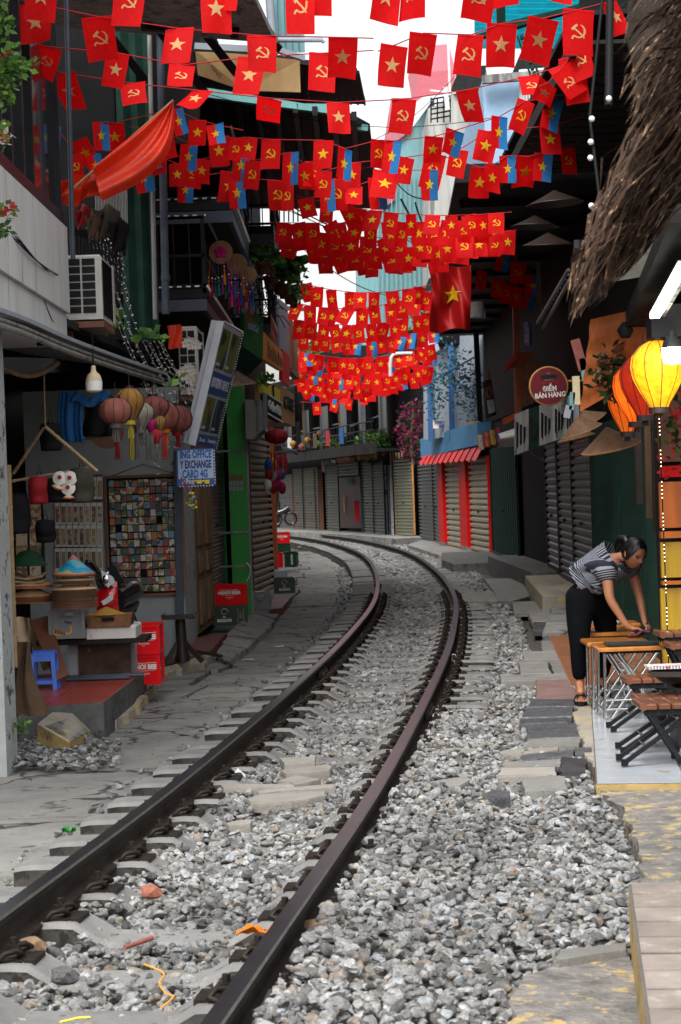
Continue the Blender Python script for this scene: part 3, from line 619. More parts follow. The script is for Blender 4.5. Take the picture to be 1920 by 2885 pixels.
for k, c, kw in [
 ('wall_white', (.52, .53, .52), dict(rough=.8, var=.12, scale=2, streak=3, spots=((.30, .28, .25), .60, 3))),
 ('wall_shop', (.33, .36, .37), dict(rough=.85, var=.15, scale=2, spots=((.2, .2, .2), .63, 4))),
 ('wall_blue', (.42, .52, .58), dict(rough=.8, var=.15, scale=3, streak=2)),
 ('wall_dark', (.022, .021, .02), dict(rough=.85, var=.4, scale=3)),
 ('wall_black', (.009, .009, .0095), dict(rough=.8, var=.4, scale=2)),  # near-black, so the shade of the dark facades is carried by colour
 ('wall_grey', (.25, .25, .24), dict(rough=.85, var=.35, scale=2, streak=3, spots=((.1, .1, .1), .55, 3))),
 ('peel', (.36, .38, .38), dict(rough=.85, var=.2, spots=((.07, .065, .06), .55, 6))),
 ('glass_dark', (.015, .018, .02), dict(rough=.06, var=.1)),
 ('frame_black', (.02, .022, .025), dict(rough=.4, metal=.5, var=.2)),
 ('old_wood', (.22, .145, .085), dict(rough=.8, var=.35, scale=6, streak=3, bump=.2)),
 ('ply_red', (.17, .065, .035), dict(rough=.55, var=.2, scale=3, streak=2)),
 ('plywood', (.82, .58, .27), dict(rough=.6, var=.12, scale=2, streak=3)),
 ('table_wood', (.46, .17, .035), dict(rough=.28, var=.25, scale=5, streak=4, coat=.4)),
 ('dark_wood', (.022, .014, .011), dict(rough=.5, var=.3)),
 ('stool_wood', (.15, .06, .035), dict(rough=.35, var=.2, coat=.3)),
 ('bamboo', (.33, .22, .11), dict(rough=.6, var=.25, scale=12)),
 ('shut_grey', (.17, .165, .16), dict(rough=.45, metal=.5, var=.2, scale=5, rnd=.08)),
 ('shut_cream', (.40, .355, .26), dict(rough=.5, metal=.15, var=.18, scale=4, rnd=.06, spots=((.15, .12, .09), .64, 7))),
 ('shut_dark', (.12, .125, .125), dict(rough=.4, metal=.5, var=.2, rnd=.1)),
 ('shut_pale', (.35, .35, .33), dict(rough=.5, var=.2, rnd=.05)),
 ('shut_green', (.26, .27, .18), dict(rough=.35, metal=.4, var=.2, rnd=.05)),
 ('green', (.012, .30, .03), dict(rough=.5, var=.12)),
 ('green_dark', (.012, .038, .028), dict(rough=.5, metal=.2, var=.3, scale=5)),
 ('orange_col', (.36, .075, .012), dict(rough=.5, var=.15)),
 ('red_paint', (.66, .008, .008), dict(rough=.45, var=.12)),
 ('red_plastic', (.72, .008, .014), dict(rough=.32, var=.06, rnd=.05)),
 ('green_plastic', (.006, .04, .02), dict(rough=.3, var=.1)),
 ('grey_plastic', (.20, .21, .22), dict(rough=.45, var=.1)),
 ('blue_plastic', (.05, .15, .62), dict(rough=.4, var=.1)),
 ('white_print', (.75, .74, .70), dict(rough=.5, var=.03)),
 ('gold_print', (.40, .36, .20), dict(rough=.5, var=.03)),
 ('black_print', (.01, .01, .012), dict(rough=.5, var=.0)),
 ('blue_print', (.02, .12, .42), dict(rough=.5, var=.03)),
 ('navy_print', (.01, .03, .2), dict(rough=.5, var=.03)),
 ('yellow_print', (.8, .62, .03), dict(rough=.5, var=.03)),
 ('orange_print', (.78, .33, .03), dict(rough=.5, var=.03)),
 ('sign_blue', (.02, .09, .30), dict(rough=.4, var=.05)),
 ('sign_pale', (.40, .52, .72), dict(rough=.4, var=.05)),
 ('alu_pale', (.46, .50, .55), dict(rough=.45, metal=.2, var=.1)),
 ('ac_white', (.48, .48, .45), dict(rough=.5, var=.12, scale=5, spots=((.3, .26, .2), .64, 6))),
 ('straw', (.42, .27, .13), dict(rough=.7, var=.2, scale=20, rnd=.15)),
 ('straw_edge', (.32, .07, .03), dict(rough=.5, var=.3, rnd=.3)),
 ('straw_pale', (.62, .52, .33), dict(rough=.7, var=.15, scale=16, rnd=.1)),
 ('marble', (.60, .57, .54), dict(rough=.6, var=.1, spots=((.38, .28, .25), .62, 14))),
 ('rattan', (.20, .09, .035), dict(rough=.6, var=.35, scale=60, bump=.6, bscale=90)),
 ('satin', (.72, .035, .006), dict(rough=.5, var=.12, scale=9, bump=.25, bscale=30, trans=.3)),
 ('cloth_blue', (.015, .10, .28), dict(rough=.8, var=.15, bump=.2, bscale=20)),
 ('cloth_black', (.012, .012, .014), dict(rough=.85, var=.3)),
 ('cloth_olive', (.06, .06, .045), dict(rough=.9, var=.3)),
 ('cloth_white', (.5, .5, .48), dict(rough=.9, var=.15)),
 ('cloth_red', (.35, .02, .03), dict(rough=.8, var=.2)),
 ('tarp_brown', (.09, .055, .032), dict(rough=.85, var=.3, scale=5)),
 ('cardboard', (.30, .22, .14), dict(rough=.9, var=.2)),
 ('lan_pink', (.36, .13, .10), dict(rough=.75, var=.2, scale=14, trans=.3)),
 ('lan_gold', (.38, .20, .05), dict(rough=.7, var=.2, scale=14, trans=.3)),
 ('lan_pale', (.36, .34, .28), dict(rough=.75, var=.2, scale=14, trans=.3)),
 ('lan_dusk', (.30, .10, .09), dict(rough=.75, var=.3, scale=14, trans=.3)),
 ('magenta', (.45, .01, .14), dict(rough=.7, var=.2, trans=.2)),
 ('tassel_o', (.6, .15, .01), dict(rough=.8, var=.2)), ('tassel_r', (.28, .015, .015), dict(rough=.8, var=.2)), ('tassel_b', (.02, .06, .25), dict(rough=.8, var=.2)),
 ('tassel_g', (.02, .18, .03), dict(rough=.8, var=.2)), ('tassel_p', (.14, .02, .22), dict(rough=.8, var=.2)), ('tassel_y', (.4, .32, .04), dict(rough=.8, var=.2)), ('tassel_k', (.12, .12, .11), dict(rough=.8, var=.2)),
 ('bulb_white', (.8, .8, .78), dict(rough=.3, var=0)), ('bead', (.7, .68, .6), dict(rough=.2, metal=.7, var=0)),
 ('leaf', (.07, .16, .03), dict(rough=.5, var=.35, trans=.35)), ('leaf_bright', (.16, .34, .05), dict(rough=.5, var=.3, trans=.4)), ('leaf_dark', (.025, .06, .02), dict(rough=.6, var=.4, trans=.2)),
 ('petal', (.82, .80, .80), dict(rough=.6, var=.05, trans=.3)), ('petal_red', (.55, .02, .03), dict(rough=.6, var=.2, trans=.3)), ('petal_mag', (.20, .010, .06), dict(rough=.6, var=.3, trans=.3)),
 ('wire', (.01, .01, .011), dict(rough=.6, var=0)), ('wire_pale', (.25, .25, .25), dict(rough=.6, var=0)),
 ('bike_red', (.5, .008, .01), dict(rough=.15, var=.05, coat=1)), ('bike_black', (.012, .012, .013), dict(rough=.25, var=.1, coat=.3)), ('chrome', (.7, .7, .7), dict(rough=.12, metal=1, var=0)), ('clear', (.6, .62, .65), dict(rough=.08, var=.1)),
 ('terracotta', (.10, .035, .022), dict(rough=.8, var=.3)), ('gutter', (.13, .34, .33), dict(rough=.6, var=.15)),
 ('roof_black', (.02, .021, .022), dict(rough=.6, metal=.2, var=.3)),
 ('teal_wall', (.15, .31, .33), dict(rough=.6, var=.15, streak=1.5, spots=((.12, .2, .2), .62, 2))), ('pink_wall', (.42, .15, .18), dict(rough=.7, var=.15, streak=1)), ('pink_roof', (.45, .10, .13), dict(rough=.6, var=.1)),
 ('cyan_roof', (.01, .36, .48), dict(rough=.5, var=.2, trans=.5)), ('pale_blue', (.30, .45, .62), dict(rough=.85, var=.1, spots=((.4, .45, .48), .64, 2))), ('old_wall', (.36, .36, .34), dict(rough=.9, var=.35, scale=1, streak=2, spots=((.16, .16, .15), .56, 1.5))),
 ('brick_red', (.30, .11, .07), dict(rough=.9, var=.2, rnd=.2)), ('white_far', (.62, .66, .66), dict(rough=.8, var=.08, scale=1)),
 ('blue_frame', (.02, .10, .26), dict(rough=.6, var=.2)), ('blue_fascia', (.05, .22, .40), dict(rough=.6, var=.2)), ('white_panel', (.27, .30, .34), dict(rough=.7, var=.1)),
 ('oat', (.45, .21, .06), dict(rough=.6, var=.2)), ('tube_white', (.6, .6, .6), dict(rough=.5, var=.05)),
]: mk(k, c, **kw)

for k in ('red_paint', 'red_plastic', 'wall_black', 'wall_dark', 'roof_black', 'dark', 'dark_metal', 'frame_black', 'green_dark', 'steel_tube', 'iron', 'cloth_black', 'cloth_olive', 'wire', 'leaf_dark', 'ballast_soil', 'stool_wood'):
    M[k].node_tree.nodes['Principled BSDF'].inputs['Specular IOR Level'].default_value = .12
mk('shut_far', (.115, .104, .08), .6, var=.25, rnd=.15); mk('shut_far2', (.10, .105, .085), .6, var=.25, rnd=.15)  # darkened shutter copies; the dimness of the far end is in their colour
def xy(p): return V((p[0], p[1], 0))
def wallbox(name, a, b_, z0, z1, th, m_, parent=None):      # upright wall from a to b (xy), thickness to its left
    a, b_ = xy(a), xy(b_); d = (b_-a).normalized(); n = V((-d.y, d.x, 0)); m = MB()
    m.slab([a+V((0, 0, z1)), b_+V((0, 0, z1)), b_+n*th+V((0, 0, z1)), a+n*th+V((0, 0, z1))], (0, 0, z0-z1))
    return m.build(name, M[m_] if isinstance(m_, str) else m_, parent)
def shutter(label, a, b_, z0, z1, pitch, m_, group=None, depth=.018, vertical=False, box=True, name='roller_shutter', frame_m='frame_black', lock=True):
    # a, b: xy ends as seen from the street, a left; the street is to the right of a->b reversed; normal faces the street
    a, b_ = V((a[0], a[1], 0)), V((b_[0], b_[1], 0)); d = (b_-a); L = d.length; d = d/L; n = V((d.y, -d.x, 0))
    t = thing(name, label, 'roller shutter' if name == 'roller_shutter' else 'folding door', a+(b_-a)/2+V((0, 0, z0)), 0, group)
    m = MB()
    if not vertical:
        k = max(1, round((z1-z0)/pitch)); pitch = (z1-z0)/k; prof = [(0, .0), (depth, pitch*.12), (depth, pitch*.55), (depth*.15, pitch*.72), (0, pitch*.98)]
        vv = [p+n*o+V((0, 0, z)) for o, z in prof for p in (V((0, 0, 0)), d*L)]
        m.add(vv, [(2*i, 2*i+1, 2*i+3, 2*i+2) for i in range(len(prof)-1)]); me = m.mesh('slat', M[m_])
        for i in range(k):
            o = put(me, 'slat', None); o.parent = t; o.location = (a-(a+b_)/2)+V((0, 0, i*pitch))
    else:
        k = max(1, round(L/pitch)); pitch = L/k; prof = [(0, 0), (depth, pitch*.15), (depth, pitch*.45), (0, pitch*.6), (0, pitch*.98)]
        vv = [d*s_+n*o+V((0, 0, z)) for o, s_ in prof for z in (0, z1-z0)]
        m.add(vv, [(2*i, 2*i+2, 2*i+3, 2*i+1) for i in range(len(prof)-1)]); me = m.mesh('slat', M[m_])
        for i in range(k):
            o = put(me, 'slat', None); o.parent = t; o.location = (a-(a+b_)/2)+d*(i*pitch)
    m = MB()
    for p in (a, b_): m.box(p+n*.02+V((0, 0, (z0+z1)/2)), (.05, .05, z1-z0), Matrix.Rotation(math.atan2(d.y, d.x), 3, 'Z'))
    m.box((a+b_)/2+n*.02+V((0, 0, z0+.03)), (L, .05, .06), Matrix.Rotation(math.atan2(d.y, d.x), 3, 'Z'))
    if box: m.box((a+b_)/2+n*.04+V((0, 0, z1+.12)), (L, .2, .24), Matrix.Rotation(math.atan2(d.y, d.x), 3, 'Z'))
    m.build('guide_frame', M[frame_m], t)
    if lock:
        m = MB(); m.box((a+b_)/2+n*(depth+.012)+V((0, 0, z0+(z1-z0)*.42)), (.05, .03, .05)); m.build('lock', M['iron'], t)
    return t
def house(label, poly, z0, z1, m_, name='house', extra=None):
    # a street house: body prism with roof slab; poly counter-clockwise xy
    t = thing(name, label, 'house', V((sum(p[0] for p in poly)/len(poly), sum(p[1] for p in poly)/len(poly), z0)))
    pts = [V((x, y, z1)) for x, y in poly]; m = MB(); m.slab(pts, (0, 0, z0-z1)); m.build('wall', M[m_], t); return t
def corr(name, p0, p1, dv, m_, parent, pitch=.09, depth=.025):      # corrugated sheet: p0->p1 across the ribs, dv along them
    p0, p1, dv = V(p0), V(p1), V(dv); d = p1-p0; L = d.length; d = d/L; n = d.cross(dv).normalized(); k = max(2, int(L/pitch*2)); m = MB(); vv = []
    for i in range(k+1):
        o = n*(depth if i % 2 else 0); vv += [p0+d*(L*i/k)+o, p0+d*(L*i/k)+o+dv]
    m.add(vv, [(2*i, 2*i+2, 2*i+3, 2*i+1) for i in range(k)], 0, False); return m.build(name, M[m_], parent)
def lantern_mb(r, h, ribs=12, shape='onion', squash=1.0):
    if shape == 'onion': prof = [(.28, 1), (.62, .93), (.93, .78), (1, .62), (.92, .45), (.68, .25), (.42, .08), (.34, 0)]
    elif shape == 'round': prof = [(.22, 1), (.62, .93), (.9, .76), (1, .5), (.9, .24), (.62, .07), (.22, 0)]
    else: prof = [(.2, 1), (.55, .85), (1, .5), (.55, .15), (.2, 0)]
    m = MB(); m.lathe([(a*r, z*h) for a, z in prof][::-1], ribs*3, None, 0, True, ribs, .07); return m
def lantern(label, p, r, h, m_, group, shape='onion', tassel='tassel_k', ribm='dark_wood', tl=.25, name='lantern', scale=1):
    t = thing(name, label, 'lantern', p, 0, group)
    b = lantern_mb(r, h, 10, shape); bo = b.build('shade', M[m_], None); bo.parent = t
    m = MB()
    for k in range(10):
        an = 2*pi*(k+.5)/10; pr = [(.28, 1), (.62, .93), (.93, .78), (1, .62), (.92, .45), (.68, .25), (.42, .08), (.34, 0)] if shape == 'onion' else [(.22, 1), (.62, .93), (.9, .76), (1, .5), (.9, .24), (.62, .07), (.22, 0)]
        m.tube([V((a*r*cos(an)*1.0, a*r*sin(an)*1.0, z*h)) for a, z in pr], .0025, 4)
    m.tube([V((0, 0, h)), V((0, 0, h+.12))], .004, 4); m.lathe([(.3*r, h-.005), (.3*r, h+.02)], 12); o = m.build('ribs', M[ribm], None); o.parent = t
    m = MB(); m.lathe([(.36*r, -.03), (.36*r, .005), (.1, .006)] if r > .3 else [(.36*r, -.03), (.36*r, .005)], 12)
    for k in range(7):
        an = k*.9; m.tube([V((.012*cos(an), .012*sin(an), -.03)), V((.022*cos(an), .022*sin(an), -.03-tl))], .006, 4)
    o = m.build('tassel', M[tassel], None); o.parent = t; return t
def leafy(name, label, cat, c, rad, n, size, mats, group=None, seed=1, drop=0, kind=None, stem=None, parent=None):
    r = random.Random(seed); m = MB(); c = V(c); rad = V(rad) if hasattr(rad, '__len__') else V((rad,)*3)
    for i in range(n):
        d = V((r.gauss(0, 1), r.gauss(0, 1), r.gauss(0, 1))).normalized(); k = r.random()**.45
        p = c+V((d.x*rad.x, d.y*rad.y, d.z*rad.z))*k - V((0, 0, drop*r.random()))
        a = V((r.uniform(-1, 1), r.uniform(-1, 1), r.uniform(-.6, .8))).normalized(); b_ = a.orthogonal().normalized(); b_.rotate(Matrix.Rotation(r.uniform(0, 6.28), 3, a)); s_ = size*r.uniform(.6, 1.3)
        m.add([p, p+a*s_*.5+b_*s_*.28, p+a*s_, p+a*s_*.5-b_*s_*.28], [(0, 1, 2, 3)], r.randrange(len(mats)))
    o = m.build(name if parent is None else 'foliage', [M[q] for q in mats], parent)
    if parent is None: tag(o, label, cat, group, kind)
    return o
# ================================================================== LEFT SIDE: souvenir shop and the house above it
shop = thing('souvenir_shop', 'open fronted souvenir shop with pale walls under a sagging tin awning on the left', 'shop', (-2.6, 16, 0))
m = MB(); m.slab([V((-2.62, 12.9, 4.6)), V((-2.225, 12.9, 4.6)), V((-2.21, 13.25, 4.6)), V((-2.62, 13.25, 4.6))], (0, 0, -4.9)); m.build('pillar', M['peel'], shop)
m = MB(); m.beam(P(25, 1310, 13.32), P(44, 1880, 13.32), .028, .03, (0, 1, 0)); 
for q in range(6): m.ball(P(26+q*3.2, 1340+q*90, 13.32), .02, 6)
m.build('bamboo_strip', M['bamboo'], shop)
YB = 20.2
wl = P(75, 1400, YB).x; wr = P(512, 1400, YB).x
m = MB(); m.box(((wl+wr)/2, YB+.06, 1.3), (wr-wl, .12, 2.9)); m.build('back_wall', M['wall_shop'], shop)
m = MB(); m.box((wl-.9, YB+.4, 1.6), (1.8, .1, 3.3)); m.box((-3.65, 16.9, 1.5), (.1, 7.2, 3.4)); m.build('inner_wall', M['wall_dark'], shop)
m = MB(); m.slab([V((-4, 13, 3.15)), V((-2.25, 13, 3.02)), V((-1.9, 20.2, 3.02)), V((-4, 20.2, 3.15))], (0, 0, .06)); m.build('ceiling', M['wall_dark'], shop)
m = MB(); m.beam(P(501, 1270, 20.15), P(511, 1850, 20.15), .075, .07); m.build('drain_pipe', M['steel_tube'], shop)
# pale base and old peeling wall strip right of the board
a0 = P(508, 1500, 20.4); a1 = P(547, 1500, 23.0)
wallbox('peeling_wall', (a0.x, a0.y), (a1.x, a1.y), -.2, 2.5, .12, 'peel', shop)
door = thing('wooden_door', 'old unpainted wooden door with carved panels between the magnets and the green pillar', 'door', (P(570, 1700, 24).x, 24, 0))
d0, d1 = P(549, 1500, 23.1), P(597, 1500, 25.3)
wallbox('door_leaf', (d0.x, d0.y), (d1.x, d1.y), .02, 2.55, .05, 'old_wood', door)
dd = (xy(d1)-xy(d0)); dl = dd.length; dd.normalize(); dn = V((dd.y, -dd.x, 0))
for z0, z1 in ((.12, .62), (.72, .95), (1.05, 2.0), (2.1, 2.45)):
    for k in (0, 1):
        c = xy(d0)+dd*dl*(.28+.46*k)+dn*.018+V((0, 0, (z0+z1)/2)); m = MB(); m.box(c, (dl*.34, .03, z1-z0), Matrix.Rotation(math.atan2(dd.y, dd.x), 3, 'Z')); m.box(c+dn*.016, (dl*.2, .02, (z1-z0)*.7), Matrix.Rotation(math.atan2(dd.y, dd.x), 3, 'Z')); m.build('door_panel', M['old_wood'], door)

# red tiled platform
h = .15
pa, pb, pc_, pd = V((-3.4, 13.9, h)), G(292, 1975, h), G(412, 1886, h), V((-3.4, 17.0, h))
pt = tiled('tiled_platform', 'red tiled shop platform with scratched tiles and a bare concrete kerb', 'tiled platform', [pa, pb, pc_, pd], 4, 4, 'red_tile', 'grout', h, 'concrete_dark', .01, .4)
m = MB(); m.slab([G(120, 1985, .145), G(185, 1958, .145), G(292, 1970, .145), G(338, 1960, .02), G(262, 2012, -.02), G(190, 2012, .02), G(115, 2012, .05)], (0, 0, -.2)); m.build('mortar_patch', M['concrete'], pt)
paving('yellow splashed mortar at the foot of the red platform', [G(262, 2015, -.04), G(300, 1998, -.03), G(410, 1952, -.03), G(440, 1920, -.03), G(408, 1965, -.05), G(330, 2030, -.06), G(290, 2040, -.08)], .1, 'concrete_yellow', 'mortar_skirt', 'mortar skirt', jag=.03, keep=False, group=None)
m = MB(); rp = thing('ramp_plate', 'tilted ribbed concrete ramp block with dripping yellow paint', 'ramp', G(180, 2060, 0))
q0 = [G(150, 2005, .10), G(205, 2010, .08), G(255, 2058, -.04), G(195, 2092, -.02), G(105, 2040, .08)]
m.slab(q0[::-1], (0, 0, -.13), 0, 1); m.build('block', [M['concrete_yellow'], M['yellow_kerb']], rp)
m = MB()
for k in range(14):
    u = k/13; a = q0[2].lerp(q0[1], u*.8); b_ = q0[3].lerp(q0[4], u*.8); m.beam(a.lerp(b_, .08)+V((0, 0, .004)), b_.lerp(a, .08)+V((0, 0, .004)), .008, .008)
m.build('ribs', M['concrete'], rp)
paving('worn dull red tiles sloping beside the wooden table', [G(450, 1880, .0), G(596, 1832, -.0), G(640, 1782, -.0), G(530, 1800, .0), G(420, 1860, .02)], .1, 'red_tile_old', 'tile_strip', 'tiles', jag=.01, keep=False, group=None)
paving('dull red tiles beside the grey crate', [G(762, 1716, -.02), G(795, 1712, -.03), G(822, 1680, -.03), G(770, 1672, 0)], .1, 'red_tile_old', 'tile_strip', 'tiles', jag=.01, keep=False, group=None)
paving('curved worn concrete ramp below the beer crates', [G(612, 1838, -.02), G(640, 1862, -.06), G(690, 1830, -.06), G(760, 1768, -.06), G(786, 1728, -.06), G(700, 1732, .03), G(648, 1775, .03)], .12, 'concrete', 'mortar_skirt', 'mortar skirt', jag=.02, keep=False, group=None)
paving('yellow stained concrete strip by the wooden table foot', [G(440, 1912, -.05), G(520, 1880, -.04), G(575, 1868, -.04), G(600, 1838, -.02), G(560, 1850, .0), G(440, 1888, .01)], .1, 'concrete_yellow', 'mortar_skirt', 'mortar skirt', jag=.02, keep=False, group=None)

# magnet board
bd = thing('magnet_board', 'dark red framed board covered with rows of fridge magnets', 'magnet board', P(404, 1684, YB-.05))
A, B_, C_, D_ = P(297, 1345, YB-.03), P(512, 1350, YB-.03), P(512, 1684, YB-.03), P(300, 1680, YB-.03)
bw = B_.x-A.x; bh = A.z-D_.z
m = MB(); m.box(((A.x+B_.x)/2, YB-.02, (A.z+D_.z)/2), (bw, .02, bh)); m.build('panel', M['wall_black'], bd)
m = MB()
for z in (A.z, D_.z): m.box(((A.x+B_.x)/2, YB-.035, z), (bw+.02, .03, .028))
for x in (A.x, B_.x): m.box((x, YB-.036, (A.z+D_.z)/2), (.028, .03, bh+.02))
m.build('frame', M['ply_red'], bd)
m = MB(); m.tube([V((A.x+.03, YB-.02, A.z)), V(((A.x+B_.x)/2, YB-.02, A.z+.12)), V((B_.x-.03, YB-.02, A.z))], .003, 4); m.build('cord', M['wire'], bd)
nx, ny = 12, 15; cw, chh = (bw-.06)/nx, (bh-.06)/ny
mms = []
for wv, hv in ((.9, .92), (.86, .8), (.94, .86)):
    m = MB(); m.box((0, 0, 0), (cw*wv, .008, chh*hv)); mms.append(m.mesh('magnet', M['magnet']))
r = random.Random(4)
for i in range(nx):
    for j in range(ny):
        if r.random() < .02: continue
        o = put(r.choice(mms), 'magnet'); o.parent = bd; o.matrix_parent_inverse = worldmat(bd).inverted()
        o.location = (A.x+.03+cw*(i+.5), YB-.038, A.z-.03-chh*(j+.5)+r.uniform(-.004, .004)); o.rotation_euler = (0, r.uniform(-.03, .03), 0)
# rack of bookmark cards
rk = thing('card_rack', 'wall rack of long souvenir cards in clear sleeves left of the magnet board', 'card rack', P(222, 1600, YB-.05))
cwid = .058
m = MB(); m.box((0, 0, 0), (cwid*.92, .006, .22)); cm1 = m.mesh('card', M['white_print']); m = MB(); m.box((0, -.004, -.008), (cwid*.68, .004, .165)); cm2 = m.mesh('picture', M['souvenir'])
for j, (yy, i0) in enumerate(((1375, 5), (1447, 0), (1510, 0), (1575, 0), (1632, 0))):
    m = MB(); m.box((P(222, yy-34, YB-.01).x, YB-.01, P(222, yy-34, YB).z), (.49, .015, .012)); m.build('rail', M['frame_black'], rk)
    for i in range(i0, 8):
        p = P(163+i*17, yy, YB-.03); o = put(cm1, 'card'); o.parent = rk; o.matrix_parent_inverse = worldmat(rk).inverted(); o.location = p
        o.rotation_euler = (0, r.uniform(-.03, .03), 0); c = put(cm2, 'picture'); c.parent = o
# little shelves with pictures on the far left (in the shade)
sh = thing('picture_shelf', 'shaded wire rack of small framed pictures at the far left', 'picture rack', P(85, 1600, 17.9))
m = MB(); m.box((0, 0, 0), (.10, .01, .15)); pm = m.mesh('picture', M['souvenir'])
for j in range(5):
    for i in range(2):
        o = put(pm, 'picture'); o.parent = sh; o.matrix_parent_inverse = worldmat(sh).inverted(); o.location = P(62+i*38, 1440+j*40, 17.9)
m = MB(); m.box(P(85, 1530, 17.93), (.26, .02, .75)); m.build('backing', M['wall_dark'], sh)

# --- beer crates
def crate(name, label, c, w_, d_, h_, m_, rz, group=None):
    t = thing(name, label, 'crate', c, rz, group); b = MB(); th = .018
    def wall(cx, cy, lx, ly, grip):
        if grip:
            gx = .11; b.box((cx, cy, h_*.36), (lx, ly, h_*.72)); 
            for s_ in (-1, 1):
                if lx > ly: b.box((cx+s_*(lx/4+gx/4), cy, h_*.81), (lx/2-gx/2, ly, h_*.18))
                else: b.box((cx, cy+s_*(ly/4+gx/4), h_*.81), (lx, ly/2-gx/2, h_*.18))
            b.box((cx, cy, h_*.95), (lx, ly, h_*.1))
        else: b.box((cx, cy, h_/2), (lx, ly, h_))
    g = name == 'beer_crate' and 'grey' in label
    wall(0, -d_/2+th/2, w_, th, g); wall(0, d_/2-th/2, w_, th, g); wall(-w_/2+th/2, 0, th, d_-2*th, True); wall(w_/2-th/2, 0, th, d_-2*th, True)
    b.box((0, 0, th/2+.002), (w_-2*th, d_-2*th, th))
    for zz in (.012, h_-.012):      # rims
        for s_ in (-1, 1):
            b.box((0, s_*(d_/2+.003), zz), (w_+.012, .012, .022)); b.box((s_*(w_/2+.003), 0, zz), (.012, d_+.012, .022))
    for s_ in (-1, 1):
        for q in (-1, 1): b.box((s_*(w_/2-.004), q*(d_/2-.004), h_/2), (.03, .03, h_-.01))
    o = b.build('body', M[m_]); o.parent = t; return t
def print_on(t, lines, d_, parts_=None):
    for nm, txt, x, z, size, m_, kw in lines:
        vs_, fs = text_mesh(txt, size, **kw); b = MB(); b.add([V((x+p[0], -d_/2-.0045-p[2], z+p[1])) for p in vs_], fs); o = b.build(nm, M[m_]); o.parent = t
def deco(t, name, polys, d_, m_, dz=.004):
    b = MB()
    for pl in polys: b.slab([V((x, -d_/2-dz, z)) for x, z in pl][::-1], (0, .003, 0))
    o = b.build(name, M[m_]); o.parent = t
def hanoi(t, w_, h_, d_, x=0):
    print_on(t, [('lettering', 'HANOI BEER', x, h_*.60, .055, 'white_print', dict(sx=.9, ext=.002, off=.003)), ('lettering', 'Premium', x, h_*.38, .03, 'white_print', dict(sx=.9, ext=.002, shear=.4)), ('lettering', 'BEER', x, h_*.30, .010, 'white_print', dict(ext=.002))], d_)
    deco(t, 'line', [[(x-.11, h_*.76), (x-.11, h_*.745), (x, h_*.72), (x+.11, h_*.745), (x+.11, h_*.76), (x, h_*.735)], [(x-.10, h_*.50), (x, h_*.475), (x+.10, h_*.50), (x+.10, h_*.49), (x, h_*.465), (x-.10, h_*.49)]], d_, 'white_print')
def saigon(t, w_, h_, d_, x=-.03, side=True):
    print_on(t, [('lettering', 'SAIGON', x, h_*.24, .052, 'white_print', dict(sx=.95, ext=.002, off=.003)), ('lettering', 'BIA', x, h_*.42, .028, 'white_print', dict(ext=.002, off=.0008))], d_)
    if side:
        print_on(t, [('lettering', 'SPECIAL', 0, 0, .026, 'gold_print', dict(ext=.002))], d_)
        o = [c for c in t.children if c.name.startswith('lettering')][-1]
        me = o.data
        for v in me.vertices: a, c = v.co.x, v.co.z; v.co.x, v.co.z = w_*.33-c, h_*.5+a
        deco(t, 'line', [[(w_*.22, h_*.84), (w_*.26, h_*.5), (w_*.22, h_*.16), (w_*.235, h_*.16), (w_*.275, h_*.5), (w_*.235, h_*.84)], [(w_*.44, h_*.84), (w_*.40, h_*.5), (w_*.44, h_*.16), (w_*.425, h_*.16), (w_*.385, h_*.5), (w_*.425, h_*.84)]], d_, 'gold_print')
    # coiled dragon-like beast emblem of curved strokes
    b = MB(); pts = [(x+.045*cos(a)*(1-a/14), h_*.68+.045*sin(a)*(1-a/16)) for a in [q*.45 for q in range(14)]]
    b.tube([V((p[0], -d_/2-.004, p[1])) for p in pts], [.009]*4+[.008]*4+[.006]*6, 5)
    for q in (0, 2, 4, 6, 8): b.tube([V((pts[q][0], -d_/2-.004, pts[q][1])), V((x+(pts[q][0]-x)*1.5, -d_/2-.004, h_*.68+(pts[q][1]-h_*.68)*1.45))], .004, 4)
    o = b.build('emblem', M['gold_print']); o.parent = t

z0 = .04
c1 = crate('beer_crate', 'red HANOI BEER crate at the bottom of the pair beside the marble bench', P(404, 1912, 17.25), .32, .40, .255, 'red_plastic', 0, 'red beer crates by the bench'); c1.location.z = .03; hanoi(c1, .32, .255, .40, .03)
c2 = crate('beer_crate', 'red HANOI BEER crate on top of the pair beside the marble bench', P(404, 1912, 17.25), .32, .40, .255, 'red_plastic', 0, 'red beer crates by the bench'); c2.location.z = .03+.258; c2.location.x += .004; hanoi(c2, .32, .255, .40, .03)
pg = G(648, 1762, -.02)
c3 = crate('beer_crate', 'dark green SAIGON beer crate under the red crate by the green pillar', (pg.x, pg.y+.2, -.02), .42, .32, .25, 'green_plastic', .02); saigon(c3, .42, .25, .32, -.07)
c4 = crate('beer_crate', 'red HANOI BEER crate stacked on a green crate by the green pillar', (pg.x+.01, pg.y+.2, .233), .40, .32, .26, 'red_plastic', -.03); hanoi(c4, .40, .26, .32)
pg = G(735, 1716, -.02)
c5 = crate('beer_crate', 'small grey crate with bottle caps inside by the cream shutter', (pg.x, pg.y+.15, -.02), .23, .3, .24, 'grey_plastic', .0); print_on(c5, [('lettering', 'Tiger', -.02, .12, .05, 'navy_print', dict(ext=.002))], .3)
m = MB()
for k in range(14): m.tube([V((pg.x-.08+.025*(k % 7), pg.y+.05+.1*(k//7), .15)), V((pg.x-.08+.025*(k % 7)+.01, pg.y+.05+.1*(k//7), .235))], .012, 6)
tag(m.build('bottles', M['white_print']), 'row of bottle necks sticking out of the small grey crate', 'bottles', None, 'stuff')
pg = G(802, 1672, -.03)
